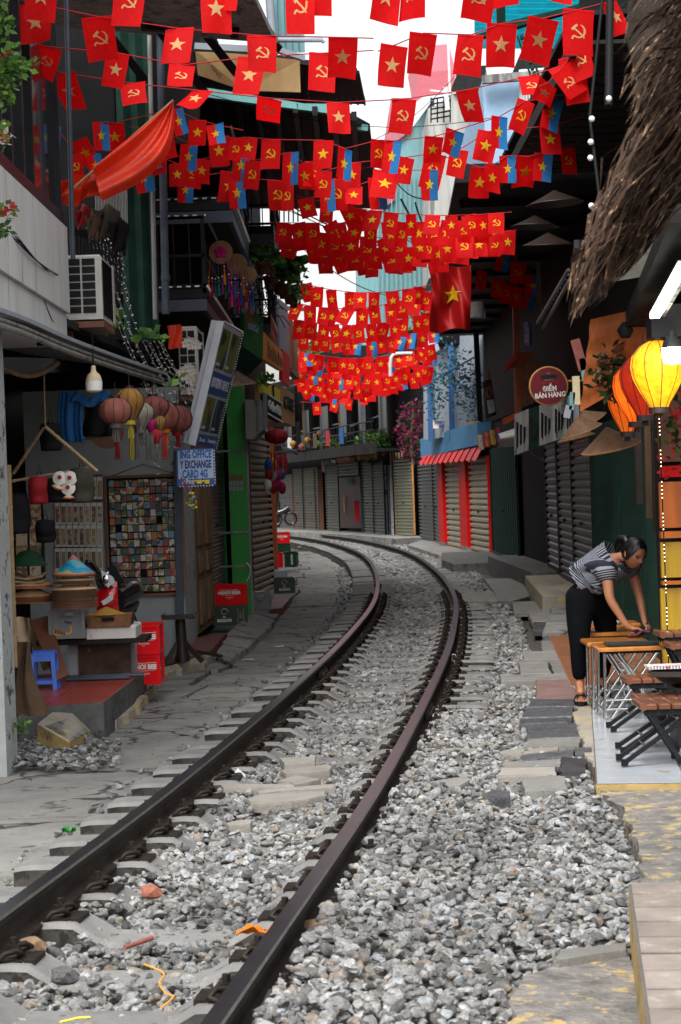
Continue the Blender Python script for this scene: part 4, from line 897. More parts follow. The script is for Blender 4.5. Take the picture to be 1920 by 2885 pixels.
c6 = crate('beer_crate', 'green SAIGON beer crate alone on the pavement near the orange post', (pg.x, pg.y+.16, -.03), .33, .3, .26, 'green_plastic', .03); saigon(c6, .33, .26, .3, 0, False)
pg = G(822, 1598, -.03)
c7 = crate('beer_crate', 'green beer crate standing on its end in front of the white step', (pg.x, pg.y+.16, -.03), .25, .3, .34, 'green_plastic', -.1)
print_on(c7, [('lettering', 'SAIGON', 0, 0, .06, 'white_print', dict(ext=.002, off=.002))], .3)
me = [c for c in c7.children if c.name.startswith('lettering')][-1].data
for v in me.vertices: a, c = v.co.x, v.co.z; v.co.x, v.co.z = .03-c, .17+a
pg = G(797, 1562, -.02)
c8 = crate('beer_crate', 'green crate under a red crate behind the orange post', (pg.x, pg.y+.16, -.02), .40, .3, .29, 'green_plastic', 0)
c9 = crate('beer_crate', 'far red HANOI BEER crate stacked behind the orange post', (pg.x-.01, pg.y+.16, .275), .40, .3, .29, 'red_plastic', .03); hanoi(c9, .4, .29, .3)
pg = G(785, 1600, -.02)
c10 = crate('beer_crate', 'red crate half hidden behind the orange post at ground level', (pg.x-.02, pg.y+.16, -.02), .22, .3, .33, 'red_plastic', 0)
m = MB(); pw = G(775, 1645, -.05); m.bev((pw.x+.02, pw.y+.3, .05), (.40, .5, .28), .01); tag(m.build('white_block', M['white_panel']), 'pale cement block at the foot of the orange post', 'block')

# --- bench, tiger crate, basket
bn = thing('marble_bench', 'low bench with a chipped marble slab top and soot stained wooden front', 'bench', P(310, 1880, 16.6))
pbn = P(310, 1780, 16.4); bz = P(310, 1762, 16.4).z
x0, x1 = P(240, 1780, 16.3).x, P(383, 1780, 16.3).x
m = MB(); m.bev(((x0+x1)/2, 16.55, bz-.055), (x1-x0, .5, .11), .015); m.build('slab_top', M['marble'], bn)
x0b, x1b = P(190, 1850, 16.5).x, P(368, 1850, 16.5).x
m = MB(); m.box(((x0b+x1b)/2, 16.8, .28), (x1b-x0b, .5, .34)); m.build('cabinet', M['wall_shop'], bn)
xs = P(220, 1850, 16.5).x; m = MB(); m.box(((xs+x1b)/2, 16.54, .28), (x1b-xs, .02, .32)); m.build('front_panel', mk('soot_wood', (.07, .04, .028), .7, var=.5, scale=6, spots=((.2, .15, .1), .62, 9)), bn)
m = MB(); m.box((x0b-.12+.35, 16.55, .47), (.9, .5, .04)); m.build('board', M['wall_dark'], bn)
tc = crate('beer_crate', 'grey Tiger crate with tiger stripes on the bench edge under the conical hats', (P(190, 1800, 16.2).x, 16.35, P(190, 1800, 16.2).z), .275, .3, .235, 'grey_plastic', 0)
print_on(tc, [('lettering', 'Tiger', .015, .135, .032, 'navy_print', dict(ext=.002, off=.001))], .3)
deco(tc, 'tiger_tail', [[(-.10+i*.018, .045-.003*i), (-.088+i*.018, .045-.003*i), (-.082+i*.016, .085-.012*i+.004*i), (-.094+i*.016, .09-.01*i)] for i in range(5)], .3, 'black_print', .0055)
deco(tc, 'tiger_back', [[(-.11, .03), (-.03, .03), (-.01, .035), (.01, .035), (.04, .045), (.045, .09), (.03, .105), (.015, .10), (.03, .085), (.025, .06), (0, .05), (-.03, .052), (-.10, .10)]], .3, 'orange_print', .004)
m = MB(); bc = P(310, 1748, 16.35)
for k in range(9): m.tube([V((bc.x-.17-.002*k, 16.28, bc.z-.045+k*.011)), V((bc.x+.17+.002*k, 16.28, bc.z-.045+k*.011)), V((bc.x+.17+.002*k, 16.56, bc.z-.045+k*.011)), V((bc.x-.17-.002*k, 16.56, bc.z-.045+k*.011)), V((bc.x-.17-.002*k, 16.28, bc.z-.045+k*.011))], .007, 5)
m.box((bc.x, 16.42, bc.z), (.335, .27, .085)); bk = m.build('basket', M['rattan']); tag(bk, 'brown woven rattan basket with a cut handle on the marble bench', 'basket')
m = MB(); m.box((bc.x-.005, 16.272, bc.z+.015), (.10, .012, .03)); m.build('handle_opening', M['dark'], bk)
m = MB(); m.lathe([(.16, 0), (.1, .02), (.01, .06)], 20, Matrix.Translation((bc.x-.03, 16.4, bc.z+.05))); tag(m.build('small_hat', M['print_cloth']), 'small painted hat lying in the rattan basket', 'hat')
# conical hats
def hat_mesh(r, hh, m_top, m_edge, name='hat'):
    b = MB(); b.lathe([(r*1.0, -.004), (r*1.01, .004), (r*.97, .008)], 28, None, 1); b.lathe([(r*.97, .008), (r*.5, hh*.5), (.004, hh)], 28, None, 0); b.lathe([(r*.98, -.002), (r*.5, hh*.46), (.004, hh*.96)], 28, None, 1)
    return b.mesh(name, [M[m_top], M[m_edge]])
def paint_hat():
    m_ = bpy.data.materials.new('painted_hat'); m_.use_nodes = True; t = m_.node_tree; N = t.nodes; Lk = t.links.new; b = N['Principled BSDF']; b.inputs['Roughness'].default_value = .4
    tc = N.new('ShaderNodeTexCoord'); nz = N.new('ShaderNodeTexNoise'); nz.inputs['Scale'].default_value = 9; Lk(tc.outputs['Object'], nz.inputs['Vector'])
    sx = N.new('ShaderNodeSeparateXYZ'); Lk(tc.outputs['Object'], sx.inputs[0]); mu = N.new('ShaderNodeMath'); mu.operation = 'MULTIPLY_ADD'; mu.inputs[1].default_value = 7; Lk(sx.outputs['Z'], mu.inputs[0])
    sb = N.new('ShaderNodeMath'); sb.operation = 'SUBTRACT'; Lk(nz.outputs['Fac'], sb.inputs[0]); sb.inputs[1].default_value = .5; Lk(sb.outputs[0], mu.inputs[2])
    cr_ = N.new('ShaderNodeValToRGB'); cr_.color_ramp.interpolation = 'CONSTANT'; e = cr_.color_ramp; cols = [(0, (.5, .42, .2)), (.12, (.03, .35, .55)), (.3, (.02, .28, .5)), (.42, (.1, .45, .6)), (.55, (.15, .3, .08)), (.62, (.6, .12, .15)), (.75, (.6, .25, .3)), (.9, (.7, .62, .5))]
    e.elements[0].color = (*cols[0][1], 1); e.elements[1].position = .9; e.elements[1].color = (*cols[-1][1], 1)
    for p_, c in cols[1:-1]: q = e.elements.new(p_); q.color = (*c, 1)
    Lk(mu.outputs[0], cr_.inputs[0]); Lk(cr_.outputs[0], b.inputs['Base Color']); M['painted_hat'] = m_
paint_hat()
hm = hat_mesh(.195, .16, 'straw', 'straw_edge'); hp = hat_mesh(.175, .13, 'straw_pale', 'straw_edge'); hpt = hat_mesh(.175, .125, 'painted_hat', 'straw_edge')
hc = P(90, 1700, 16.0); z = P(90, 1697, 16.0).z
lbl = ['lowest straw hat of the left stack', 'second straw hat from the bottom of the left stack', 'third straw hat of the left stack', 'middle straw hat with a wide tan brim in the left stack', 'straw hat above the middle one in the left stack', 'upper straw hat of the left stack under the cloth hats']
for i in range(6):
    o = put(hm, 'conical_hat'); z2 = z+i*.016+(.055 if i > 3 else 0); s_ = 1 if i < 4 else .93; o.location = (hc.x+r.uniform(-.008, .008), 16.0, z2); o.scale = (s_, s_, .3 if i < 3 else .55); tag(o, lbl[i], 'conical hat', 'conical hats in the left stack')
zt = P(90, 1640, 16.0).z
for i, lb in enumerate(('lower folded tan cloth hat above the straw hats', 'upper folded tan cloth hat under the green helmet')):
    b = MB(); b.grid(lambda u, v, i=i: V((hc.x-.02+(u-.5)*.27, 15.86+v*.27, zt+.012*i*3+.02*sin(u*7+i)*(.4+v)+.012)), 10, 8); o = b.build('cloth_hat', M['cardboard']); md = o.modifiers.new('t', 'SOLIDIFY'); md.thickness = .018; tag(o, lb, 'hat')
b = MB(); b.lathe([(.155, -.01), (.13, .01), (.115, .05), (.08, .095), (.03, .115), (.002, .118)], 24, Matrix.Translation((hc.x-.01, 15.98, P(90, 1590, 16).z))); o = b.build('green_helmet', mk('green_cloth', (.012, .06, .025), .7, var=.2)); tag(o, 'dark green army sun helmet on top of the left hat stack', 'helmet')
hc = P(210, 1700, 15.9); z = P(210, 1712, 15.9).z; n_h = 17
nums = ['lowest', 'second', 'third', 'fourth', 'fifth', 'sixth', 'seventh', 'eighth', 'ninth', 'tenth', 'eleventh', 'twelfth', 'thirteenth', 'fourteenth', 'fifteenth', 'sixteenth', 'seventeenth', 'eighteenth', 'nineteenth', 'twentieth', 'twenty-first', 'twenty-second', 'twenty-third', 'twenty-fourth', 'twenty-fifth', 'twenty-sixth', 'twenty-seventh', 'twenty-eighth', 'twenty-ninth', 'thirtieth']
for i in range(n_h):
    top = i == n_h-1; o = put(hpt if top else hp, 'conical_hat'); z2 = z+i*.0135+(.03 if i > 11 else 0)+(.02 if i > 14 else 0); s_ = 1.1 if i < 12 else .98
    o.location = (hc.x+r.uniform(-.006, .006), 15.9, z2); o.scale = (s_, s_, 1.25 if top else (.45 if i in (11, 14) else .18))
    tag(o, 'topmost hat of the right stack, painted with a buffalo and pink trees' if top else ('pale conical hat with a painted dark fish shape, midway up the right stack' if i == 11 else '%s conical hat from the bottom of the right stack' % nums[i]), 'conical hat', 'conical hats in the right stack')
# blue plastic stool
st = thing('plastic_stool', 'small blue plastic stool on the red tiled platform', 'stool', P(124, 1935, 15.7)); sx0 = P(124, 1900, 15.7).x; zt = P(124, 1842, 15.6).z; w2 = .095
m = MB(); m.bev((sx0, 15.75, zt), (.2, .2, .03), .02); m.build('seat', M['blue_plastic'], st)
for ax in (-1, 1):
    for ay in (-1, 1):
        m = MB(); m.beam(V((sx0+ax*.08, 15.75+ay*.08, zt-.01)), V((sx0+ax*w2, 15.75+ay*w2, h)), .034, .034); m.build('leg', M['blue_plastic'], st)
for ax in (-1, 1):
    m = MB(); m.box((sx0, 15.75+ax*.093, h+.06), (.2, .012, .03)); m.box((sx0+ax*.093, 15.75, h+.06), (.012, .2, .03)); m.box((sx0, 15.75+ax*.088, zt-.04), (.19, .012, .05)); m.box((sx0+ax*.088, 15.75, zt-.04), (.012, .19, .05)); m.build('apron', M['blue_plastic'], st)
# leaning boards, pipes, tarp covered box, plant
for i, (lb, mt_, q) in enumerate((('reddish brown plywood board leaning in front of the others', 'ply_red', [(85, 1748, 16.3), (138, 1734, 16.4), (193, 1901, 15.8), (158, 1918, 15.7)]), ('thin orange board leaning behind the brown one', 'old_wood', [(70, 1765, 16.5), (90, 1750, 16.55), (150, 1880, 16.1), (125, 1890, 16.05)]))):
    m = MB(); pts = [P(*k) for k in q]; m.slab(pts, (-.012, .02, 0)); tag(m.build('leaning_board', M[mt_]), lb, 'board')
for i, (lb, y_, x_) in enumerate((('upper grey plastic pipe lying along the platform', 1877, 405), ('lower shorter grey pipe on the platform', 1888, 365))):
    m = MB(); a, b_ = P(185, y_, 16.35-.05*i), P(x_, y_+5, 16.35-.05*i); a.z = b_.z = h+.03-i*.012; m.tube([a, b_], .017, 8); c = a.lerp(b_, .72); m.tube([c, c+V((.06, 0, 0))], .022, 8); tag(m.build('pipe', M['steel_tube']), lb, 'pipe')
bx = thing('black_cabinet', 'black cabinet at the shop corner behind the pillar', 'cabinet', G(60, 2025, 0))
m = MB(); q = [P(24, 1770, 13.9), P(62, 1770, 13.9), P(70, 2000, 13.9), P(38, 2030, 13.6)]; m.slab([q[0], q[1], q[2], q[3]], (-.15, .45, 0)); m.build('body', M['dark_wood'], bx)
b = MB()
def tarp(u, v):
    a = P(28+u*46, 1740, 13.75).lerp(P(70+u*42, 2012+6*sin(u*3), 13.55), v); return a+V((.03*sin(v*5+u*2)+.06*v*(u-.3), -.03*sin(u*9+v*3), 0))
b.grid(tarp, 10, 16); o = b.build('brown_sheet', M['tarp_brown']); tag(o, 'dark brown sheet hanging over the black cabinet', 'sheet')
b = MB(); b.grid(lambda u, v: P(26+u*40+v*18, 1738+v*72, 13.5)+V((0, -.02*sin(u*6), .01*sin(v*9))), 8, 8); o = b.build('cardboard_sheet', M['cardboard']); tag(o, 'folded tan cardboard on top of the brown sheet', 'cardboard')
leafy('small_weed', 'small green weed growing at the foot of the left pillar', 'weed', P(60, 2050, 13.1), (.05, .03, .07), 40, .04, ['leaf', 'leaf_bright'], seed=3)
# wooden stump table
tb = thing('stump_table', 'dark wooden tray table on a post with splayed legs beside the crates', 'table', G(510, 1857, 0)); tp = P(505, 1738, 19.4)
m = MB(); m.bev((tp.x, 19.4, tp.z), (.31, .32, .03), .01); m.build('tray_top', M['dark_wood'], tb)
for s_ in (-1, 1): m = MB(); m.box((tp.x+s_*.155, 19.4, tp.z+.02), (.015, .32, .03)); m.build('tray_rim', M['stool_wood'], tb)
m = MB(); m.tube([V((tp.x+.01, 19.4, tp.z)), V((tp.x+.02, 19.4, .02))], [.05, .058], 8); m.build('post', M['dark_wood'], tb)
for ax, ay in ((-.16, -.05), (.2, -.06), (.04, .2), (-.06, .1)): m = MB(); m.beam(V((tp.x+.01, 19.4, .25)), V((tp.x+.02+ax, 19.4+ay, .02)), .035, .045); m.build('leg', M['dark_wood'], tb)
m = MB(); m.tube([G(545, 1833, .03), G(625, 1848, .03)], .018, 6); tag(m.build('wooden_stick', M['dark_wood']), 'dark wooden stick lying on the pavement by the tray table', 'stick')

# --- motorbike
mo = thing('motorbike', 'black and red motorbike parked inside behind the hat stacks', 'motorbike', (-1.95, 17.2, .05)); Y = 17.1
def mp(x, y, dy=0): return P(x, y, Y+dy)
m = MB(); m.grid(lambda u, v: mp(268+u*62+v*6, 1668+v*62-u*10-20*u*(1-v), -.1+.16*(u-.5)**2-.05*sin(v*3)), 8, 8); m.build('leg_shield', M['bike_red'], mo)
m = MB(); m.slab([mp(243, 1582, -.05), mp(262, 1588, -.08), mp(300, 1640, -.12), mp(330, 1660, -.1), mp(322, 1680, -.08), mp(275, 1660, -.08), mp(266, 1625, -.08)][::-1], (0, .16, 0)); m.build('front_cowl', M['bike_black'], mo)
m = MB(); m.ball(mp(300, 1632, -.13), (.05, .05, .075), 12); m.build('headlight', M['chrome'], mo)
m = MB(); m.slab([mp(285, 1605, -.17), mp(318, 1625, -.17), mp(325, 1640, -.16), mp(305, 1655, -.17), mp(290, 1640, -.17)][::-1], (0, .03, 0)); m.build('headlight_lens', M['clear'], mo)
m = MB(); m.slab([mp(286, 1695, -.16), mp(320, 1672, -.16), mp(318, 1690, -.16), mp(292, 1706, -.16)][::-1], (0, .03, 0)); m.build('indicator', M['clear'], mo)
m = MB(); m.slab([mp(300, 1600, -.05), mp(322, 1592, 0), mp(350, 1640, .1), mp(332, 1650, 0)][::-1], (0, .05, 0)); m.build('windscreen', M['glass_dark'], mo)
m = MB(); m.tube([mp(243, 1585, 0), mp(250, 1600, .02), mp(290, 1608, .05), mp(340, 1650, .05), mp(352, 1655, .1)], [.016, .014, .011, .012, .017], 8); m.build('handlebar', M['bike_black'], mo)
m = MB(); m.ball(mp(248, 1583, .05), (.03, .01, .02), 8); m.build('mirror', M['bike_black'], mo)
m = MB(); m.tube([mp(325, 1690, .0), mp(350, 1672, .25), mp(372, 1664, .55), mp(385, 1650, .8)], [.10, .12, .11, .05], 12); m.build('seat', M['bike_black'], mo)
m = MB(); m.tube([mp(300, 1722, -.05), mp(345, 1712, .2), mp(375, 1700, .6)], [.06, .09, .06], 10); m.build('side_panel', M['bike_black'], mo)
m = MB(); m.tube([mp(352, 1648, .4), mp(378, 1650, .6), mp(392, 1685, .7), mp(382, 1722, .6)], .012, 6); m.build('grab_rail', M['bike_black'], mo)
for yy, dy in ((.36, -.0), (.36, 1.05)):
    c = V((mp(315, 1700).x-.02, Y+dy, .05+.28)); m = MB()
    m.tube([c+V((0, .26*cos(a), .26*sin(a))) for a in [q*2*pi/20 for q in range(21)]], .035, 8); m.tube([c-V((.03, 0, 0)), c+V((.03, 0, 0))], .05, 8); m.build('wheel', M['bike_black'], mo)
m = MB(); m.tube([mp(372, 1715, .3), mp(392, 1768, .3)], .01, 5); m.build('stand', M['iron'], mo)
# --- things hanging in the shop
m = MB(); bl = P(265, 1075, 15.4); t = thing('ceiling_bulb', 'big unlit bulb lamp with cream cap hanging over the lanterns', 'lamp', bl)
m.lathe([(.063, -.07), (.066, -.02), (.064, .005)], 20, Matrix.Translation(bl)); m.ball(bl+V((0, 0, -.065)), (.063, .063, .02), 16); m.build('glass', M['bulb_white'], t)
m = MB(); m.lathe([(.065, .006), (.05, .05), (.024, .075), (.018, .1), (.018, .12), (.005, .125)], 20, Matrix.Translation(bl)); m.build('cap', M['straw_pale'], t)
m = MB(); m.tube([bl+V((0, 0, .12)), V((bl.x, 15.4, 2.95))], .006, 5); m.build('cable', M['wire'], t)
for lb, x, y, rr, hh, mt_, shp, ts, YY in (('dusty pink round lantern, nearest of the shop lanterns', 326, 1158, .135, .205, 'lan_pink', 'round', 'tassel_k', 15.6), ('faded golden lantern behind the pink one', 366, 1140, .125, .27, 'lan_gold', 'onion', 'tassel_y', 16.3),
      ('grey white lantern behind the golden one', 395, 1172, .13, .23, 'lan_pale', 'onion', 'tassel_k', 16.9), ('dusky pink lantern in the middle of the shop row', 432, 1155, .15, .24, 'lan_dusk', 'onion', 'tassel_k', 17.5), ('brownish pink lantern right of the middle one', 465, 1172, .14, .25, 'lan_pink', 'round', 'tassel_o', 18.3), ('dark wine red lantern at the right end of the shop row', 500, 1180, .15, .26, 'lan_dusk', 'round', 'tassel_r', 19.0)):
    p = P(x, y, YY); lantern(lb, p-V((0, 0, hh/2)), rr, hh, mt_, 'dusty lanterns hanging in the souvenir shop', shp, ts, tl=.11)
for lb, x, y, mt_ in (('small magenta silk lantern among the dusty ones', 427, 1200, 'magenta'), ('small yellow silk lantern among the dusty ones', 452, 1195, 'lan_gold'), ('small bright red lantern below the brownish one', 442, 1232, 'cloth_red')):
    p = P(x, y, 16.9); lantern(lb, p-V((0, 0, .06)), .05, .13, mt_, 'small silk lanterns in the shop', 'onion', 'tassel_k', tl=.12, name='small_lantern')
for i, (x, mt_) in enumerate(((370, 'tassel_y'), (387, 'tassel_k'), (418, 'tassel_k'), (428, 'tassel_k'), (463, 'tassel_r'), (330, 'tassel_r'))):
    m = MB(); p = P(x, 1235, 16.6)
    for k in range(6): m.tube([p+V((.008*cos(k), .008*sin(k), .03)), p+V((.018*cos(k), .018*sin(k), -.16-.02*(k % 2)))], .006, 4)
    tag(m.build('tassel', M[mt_]), ['long yellow tassel under the golden lantern', 'grey tassel right of the yellow one', 'long grey twin tassel left strand', 'long grey twin tassel right strand', 'dark red tassel at the right end', 'red tassel under the pink lantern'][i], 'tassel', 'tassels hanging under the lanterns')
ct = thing('raincoat', 'blue plastic raincoat on a hanger under the bulb', 'raincoat', P(205, 1240, 16.2))
m = MB(); m.grid(lambda u, v: P(168+u*72-6*sin(v*3), 1118+v*128-26*abs(u-.75)*(1-v), 16.2)+V((0, .03*sin(u*11)+.02*sin(u*23), 0)), 16, 10); o = m.build('coat', M['cloth_blue'], ct); o.modifiers.new('s', 'SOLIDIFY').thickness = .02
m = MB(); m.grid(lambda u, v: P(198+u*112, 1106+v*26+20*(.5-abs(u-.45)), 16.12)+V((0, .03*sin(u*17+v*4), .02*sin(u*9))), 20, 4); m.build('collar', M['cloth_blue'], ct)
m = MB(); m.grid(lambda u, v: P(238+u*80, 1130+v*100, 16.5)+V((0, .04*sin(u*9+v*2), 0)), 8, 8); o = m.build('black_shirt', M['cloth_black']); o.modifiers.new('s', 'SOLIDIFY').thickness = .03; tag(o, 'black shirt hanging behind the raincoat', 'shirt')
m = MB(); m.disc(P(300, 1215, 17.6), (0, 1, 0), .155, .02, 28); tag(m.build('round_tray', M['ply_red']), 'round woven tray hanging on the shop wall', 'tray')
m = MB(); m.box(P(285, 1232, 16.6), (.26, .05, .04)); m.box(P(285, 1218, 16.6), (.26, .03, .012)); tag(m.build('small_shelf', M['old_wood']), 'small wooden shelf below the black shirt', 'shelf')
for i, (lb, a, b_, rr, mt_) in enumerate((('pale bamboo pole slanting down to the right', (128, 1202, 15.3), (275, 1328, 15.3), .014, 'bamboo'), ('brown bamboo pole slanting down to the left', (124, 1205, 15.35), (38, 1335, 15.4), .013, 'old_wood'), ('horizontal bamboo pole carrying the small hats', (10, 1360, 15.5), (252, 1318, 15.5), .012, 'bamboo'), ('thin rope holding the bamboo poles', (128, 1198, 15.3), (124, 1030, 15.3), .006, 'old_wood'), ('curved driftwood branch under the awning', (0, 1030, 15), (165, 1022, 15.4), .022, 'old_wood'))):
    m = MB(); a, b_ = P(*a), P(*b_)
    pts = [a.lerp(b_, k/8)+(V((0, 0, -.09*sin(pi*k/8))) if i == 4 else V((0, 0, 0))) for k in range(9)]; m.tube(pts, rr, 6)
    if i < 3:
        for k in range(1, 8): m.ball(pts[k], rr*1.25, 6)
    tag(m.build('bamboo_pole' if i < 3 else ('rope' if i == 3 else 'driftwood'), M[mt_]), lb, 'pole' if i < 3 else ('rope' if i == 3 else 'branch'))
shm = hat_mesh(.058, .04, 'white_print', 'cloth_red')
for i, (x, y, rx) in enumerate(((170, 1348, 1.3), (198, 1348, 1.4), (193, 1375, 1.4), (163, 1374, .2), (194, 1404, 0))):
    if rx < 1: o = put(hat_mesh(.046, .045, 'straw_pale', 'straw_edge'), 'mini_hat')
    else: o = put(shm, 'mini_hat')
    o.location = P(x, y, 15.4); o.rotation_euler = (rx, .4 if i == 3 else 0, 0); tag(o, ['upper left round mini hat with a red centre', 'upper right round mini hat with a red centre', 'lower round mini hat with a red centre', 'tilted tan mini cone hat on the left', 'tan mini cone hat hanging lowest'][i], 'mini hat', 'mini souvenir hats on the bamboo pole')
    if rx >= 1: m = MB(); m.disc((0, 0, .03), (0, 0, 1), .017, .02, 12); c = m.build('red_dot', M['cloth_red']); c.parent = o
for i, (lb, mt_, x, y, w_, hh) in enumerate((('olive bag hanging right of the mini hats', 'cloth_olive', 232, 1370, .13, .26), ('black bag hanging behind the mini hats', 'cloth_black', 168, 1385, .14, .17), ('red and black woven shoulder bag on a strap', 'cloth_red', 112, 1385, .10, .20), ('black backpack in the shade at the far left', 'cloth_black', 45, 1450, .19, .30), ('small black pouch hanging below the woven bag', 'cloth_black', 130, 1500, .09, .16), ('black cap hanging from the bamboo', 'cloth_black', 145, 1235, .11, .20))):
    p = P(x, y, 15.5); m = MB(); m.grid(lambda u, v: V((p.x+(u-.5)*w_*(1-.25*(2*v-1)**2), 15.5-.06*sin(pi*u)-.02*sin(v*7), p.z+(.5-v)*hh)), 10, 8)
    o = m.build('bag', M[mt_]); m = MB(); m.tube([p+V((-.02, 0, hh/2)), p+V((0, 0, hh/2+.12)), p+V((.02, 0, hh/2))], .004, 4); m.build('strap', M['wire'], o); o.modifiers.new('s', 'SOLIDIFY').thickness = .04; tag(o, lb, 'bag')
lf = P(440, 1410, 17.9); o = leafy('flower_pinwheel', 'yellow and blue toy flower ornament hanging at the wall corner', 'ornament', P(541, 1408, 18.5), (.05, .03, .10), 50, .035, ['yellow_print', 'sign_pale', 'leaf_bright'], seed=9)
m = MB(); m.tube([P(510, 1344, 18.5), P(535, 1388, 18.5)], .007, 5); m.build('straw', M['magenta'], o)

# --- sagging tin awning
aw = thing('tin_awning', 'sagging corrugated tin awning with pale scalloped edge over the shop', 'awning', (-1.9, 15, 2.9))
ed = [P(-60, 860, 11.6), P(70, 905, 13.0), P(190, 958, 14.6), P(330, 1010, 16.4), P(470, 1058, 19.2)]; ed[0].x = min(ed[0].x, -1.95)
eds = catmull(ed, 10)
b = MB(); vv = []
for p in eds: vv += [p, p+V((-1.9, .5, .38)), p-V((0, 0, .035))]
b.add(vv, [(3*i, 3*i+1, 3*i+4, 3*i+3) for i in range(len(eds)-1)]); b.build('sheet', M['wall_grey'], aw)
L = 0; k = 0; sc_m = MB(); acc = 0
for i in range(len(eds)-1):
    a, c = eds[i], eds[i+1]; n_ = int((c-a).length/.05)+1
    for q in range(n_):
        p = a.lerp(c, q/n_); sc_m.tube([p+V((.015, 0, .012)), p+V((-.25, .06, .06))], .016, 6)
sc_m.build('corrugation', M['white_panel'], aw)
for off, mt_, w_ in ((-.035, 'wall_grey', .03), (-.075, 'concrete', .045)):
    b = MB(); b.tube([p+V((-.02, 0, off)) for p in eds], w_/2, 4); b.build('edge_batten', M[mt_], aw)
b = MB(); a, c = P(8, 915, 12.9), P(112, 955, 13.9); b.beam(a, c, .05, .05); b.build('lamp_tube', M['tube_white'], aw)
b = MB(); b.box(P(115, 958, 14.0), (.05, .05, .08)); b.build('lamp_end', M['dark'], aw)

# ================================================================== upper wall, glass balcony and air conditioners
up1 = thing('upper_house', 'white plank-clad upper storey with black framed glazing above the shop', 'house', (-2.3, 13, 2.9))
for z0_, z1_, o_ in ((2.85, 3.10, .0), (3.105, 3.78, .03)):
    m = MB(); m.slab([V((-2.12+o_, 8.5, z1_)), V((-2.10+o_, 15.65, z1_)), V((-2.6, 15.65, z1_)), V((-2.6, 8.5, z1_))][::-1], (0, 0, z0_-z1_)); m.build('cladding_board', M['wall_white'], up1)
m = MB(); m.slab([V((-2.14, 8.5, 6.6)), V((-2.14, 15.6, 6.6)), V((-2.17, 15.6, 6.6)), V((-2.17, 8.5, 6.6))][::-1], (0, 0, -2.8)); m.build('glass_pane', M['glass_dark'], up1)
m = MB()
for y in (12.85, 13.25, 13.75, 14.2, 15.55): m.box((-2.12, y, 5.2), (.05, .05, 2.8))
m.box((-2.12, 12.2, 3.84), (.06, 6.9, .09)); m.box((-2.12, 12.2, 6.6), (.06, 6.9, .1)); m.build('glazing_bars', M['frame_black'], up1)
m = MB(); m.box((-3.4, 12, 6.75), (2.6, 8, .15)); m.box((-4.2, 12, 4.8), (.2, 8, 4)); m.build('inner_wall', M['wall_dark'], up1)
m = MB()
for k in range(5): m.tube(catmull([P(-10, 560+k*14, 12.6), P(70+k*5, 690+k*8, 13.6), P(130+k*8, 790-k*4, 15), P(186, 830-k*14, 16.4)], 6), .006, 4)
for k in range(3): m.tube(catmull([P(-10, 590, 12.6), P(80+k*5, 760, 14), P(130+k*12, 850+30*k, 15), P(160, 800, 16)], 6), .004, 4)
tag(m.build('cable_bundle', M['wire']), 'bundle of black cables running down to the air conditioner', 'cables')
m = MB(); m.tube([P(187, -40, 15.7), P(206, 730, 15.7)], .02, 8); tag(m.build('steel_pole', M['steel_tube']), 'thin grey steel pole beside the white cladding', 'pole')
def aircon(label, x0, x1, y0, y1, Y, dep=.8, cols=2, rows=7):
    A, C = P(x0, y1, Y), P(x1, y0, Y); t = thing('air_conditioner', label, 'air conditioner', V(((A.x+C.x)/2, Y, A.z)), 0, None)
    w_, hh = C.x-A.x, C.z-A.z; cx = (A.x+C.x)/2; cz = (A.z+C.z)/2
    m = MB(); m.bev((cx, Y+dep/2, cz), (w_, dep, hh), .015); m.build('casing', M['ac_white'], t)
    gw = w_*.80; gh = hh*.86; x_ = A.x+w_*.06
    m = MB()
    for i in range(cols):
        for j in range(rows): m.box((x_+gw*(i+.5)/cols, Y-.003, cz-gh/2+gh*(j+.5)/rows+.01), (gw/cols*.86, .01, gh/rows*.82))
    m.build('grille', M['dark_metal'], t)
    m = MB()
    for j in range(26): m.box((C.x+.004, Y+dep*.5, cz-gh/2+gh*(j+.5)/26), (.012, dep*.85, gh/26*.45))
    m.build('fins', M['wall_black'], t); m = MB(); m.box((C.x+.012, Y+dep*.93, cz), (.012, .1, hh*.95)); m.build('end_plate', M['ac_white'], t)
    m = MB(); m.box((cx, Y+dep/2, A.z-.04), (w_*1.05, dep, .05)); m.box((A.x+.02, Y+.1, A.z-.12), (.04, .05, .3)); m.build('bracket', M['ply_red'], t); return t
aircon('weathered white air conditioner on a rusty bracket above the awning', 186, 284, 716, 902, 16.3)
aircon('second air conditioner half hidden behind the red cloth and orchids', 508, 556, 918, 1112, 20.6, .7)
# ================================================================== LEFT SIDE further down: shutters, green pillar, signs, balconies
house('dark upper house with green corrugated sheets behind the air conditioner', [(-2.9, 18.35), (-1.95, 18.35), (-1.9, 20.35), (-2.9, 20.35)][::1], 3.1, 7.8, 'wall_black')
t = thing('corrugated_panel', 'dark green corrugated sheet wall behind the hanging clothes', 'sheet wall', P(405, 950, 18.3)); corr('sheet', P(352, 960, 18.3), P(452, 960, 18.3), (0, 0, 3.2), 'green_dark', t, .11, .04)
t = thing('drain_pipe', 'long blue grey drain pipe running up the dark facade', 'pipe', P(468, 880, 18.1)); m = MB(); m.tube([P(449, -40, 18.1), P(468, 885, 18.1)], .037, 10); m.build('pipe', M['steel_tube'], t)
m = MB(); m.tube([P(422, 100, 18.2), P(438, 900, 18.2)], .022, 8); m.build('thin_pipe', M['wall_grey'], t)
for z in (3.6, 4.8): m = MB(); m.tube([V((P(460, 600, 18.1).x, 18.1, z)), V((P(460, 600, 18.1).x, 18.1, z+.05))], .044, 10); m.build('collar', M['steel_tube'], t)
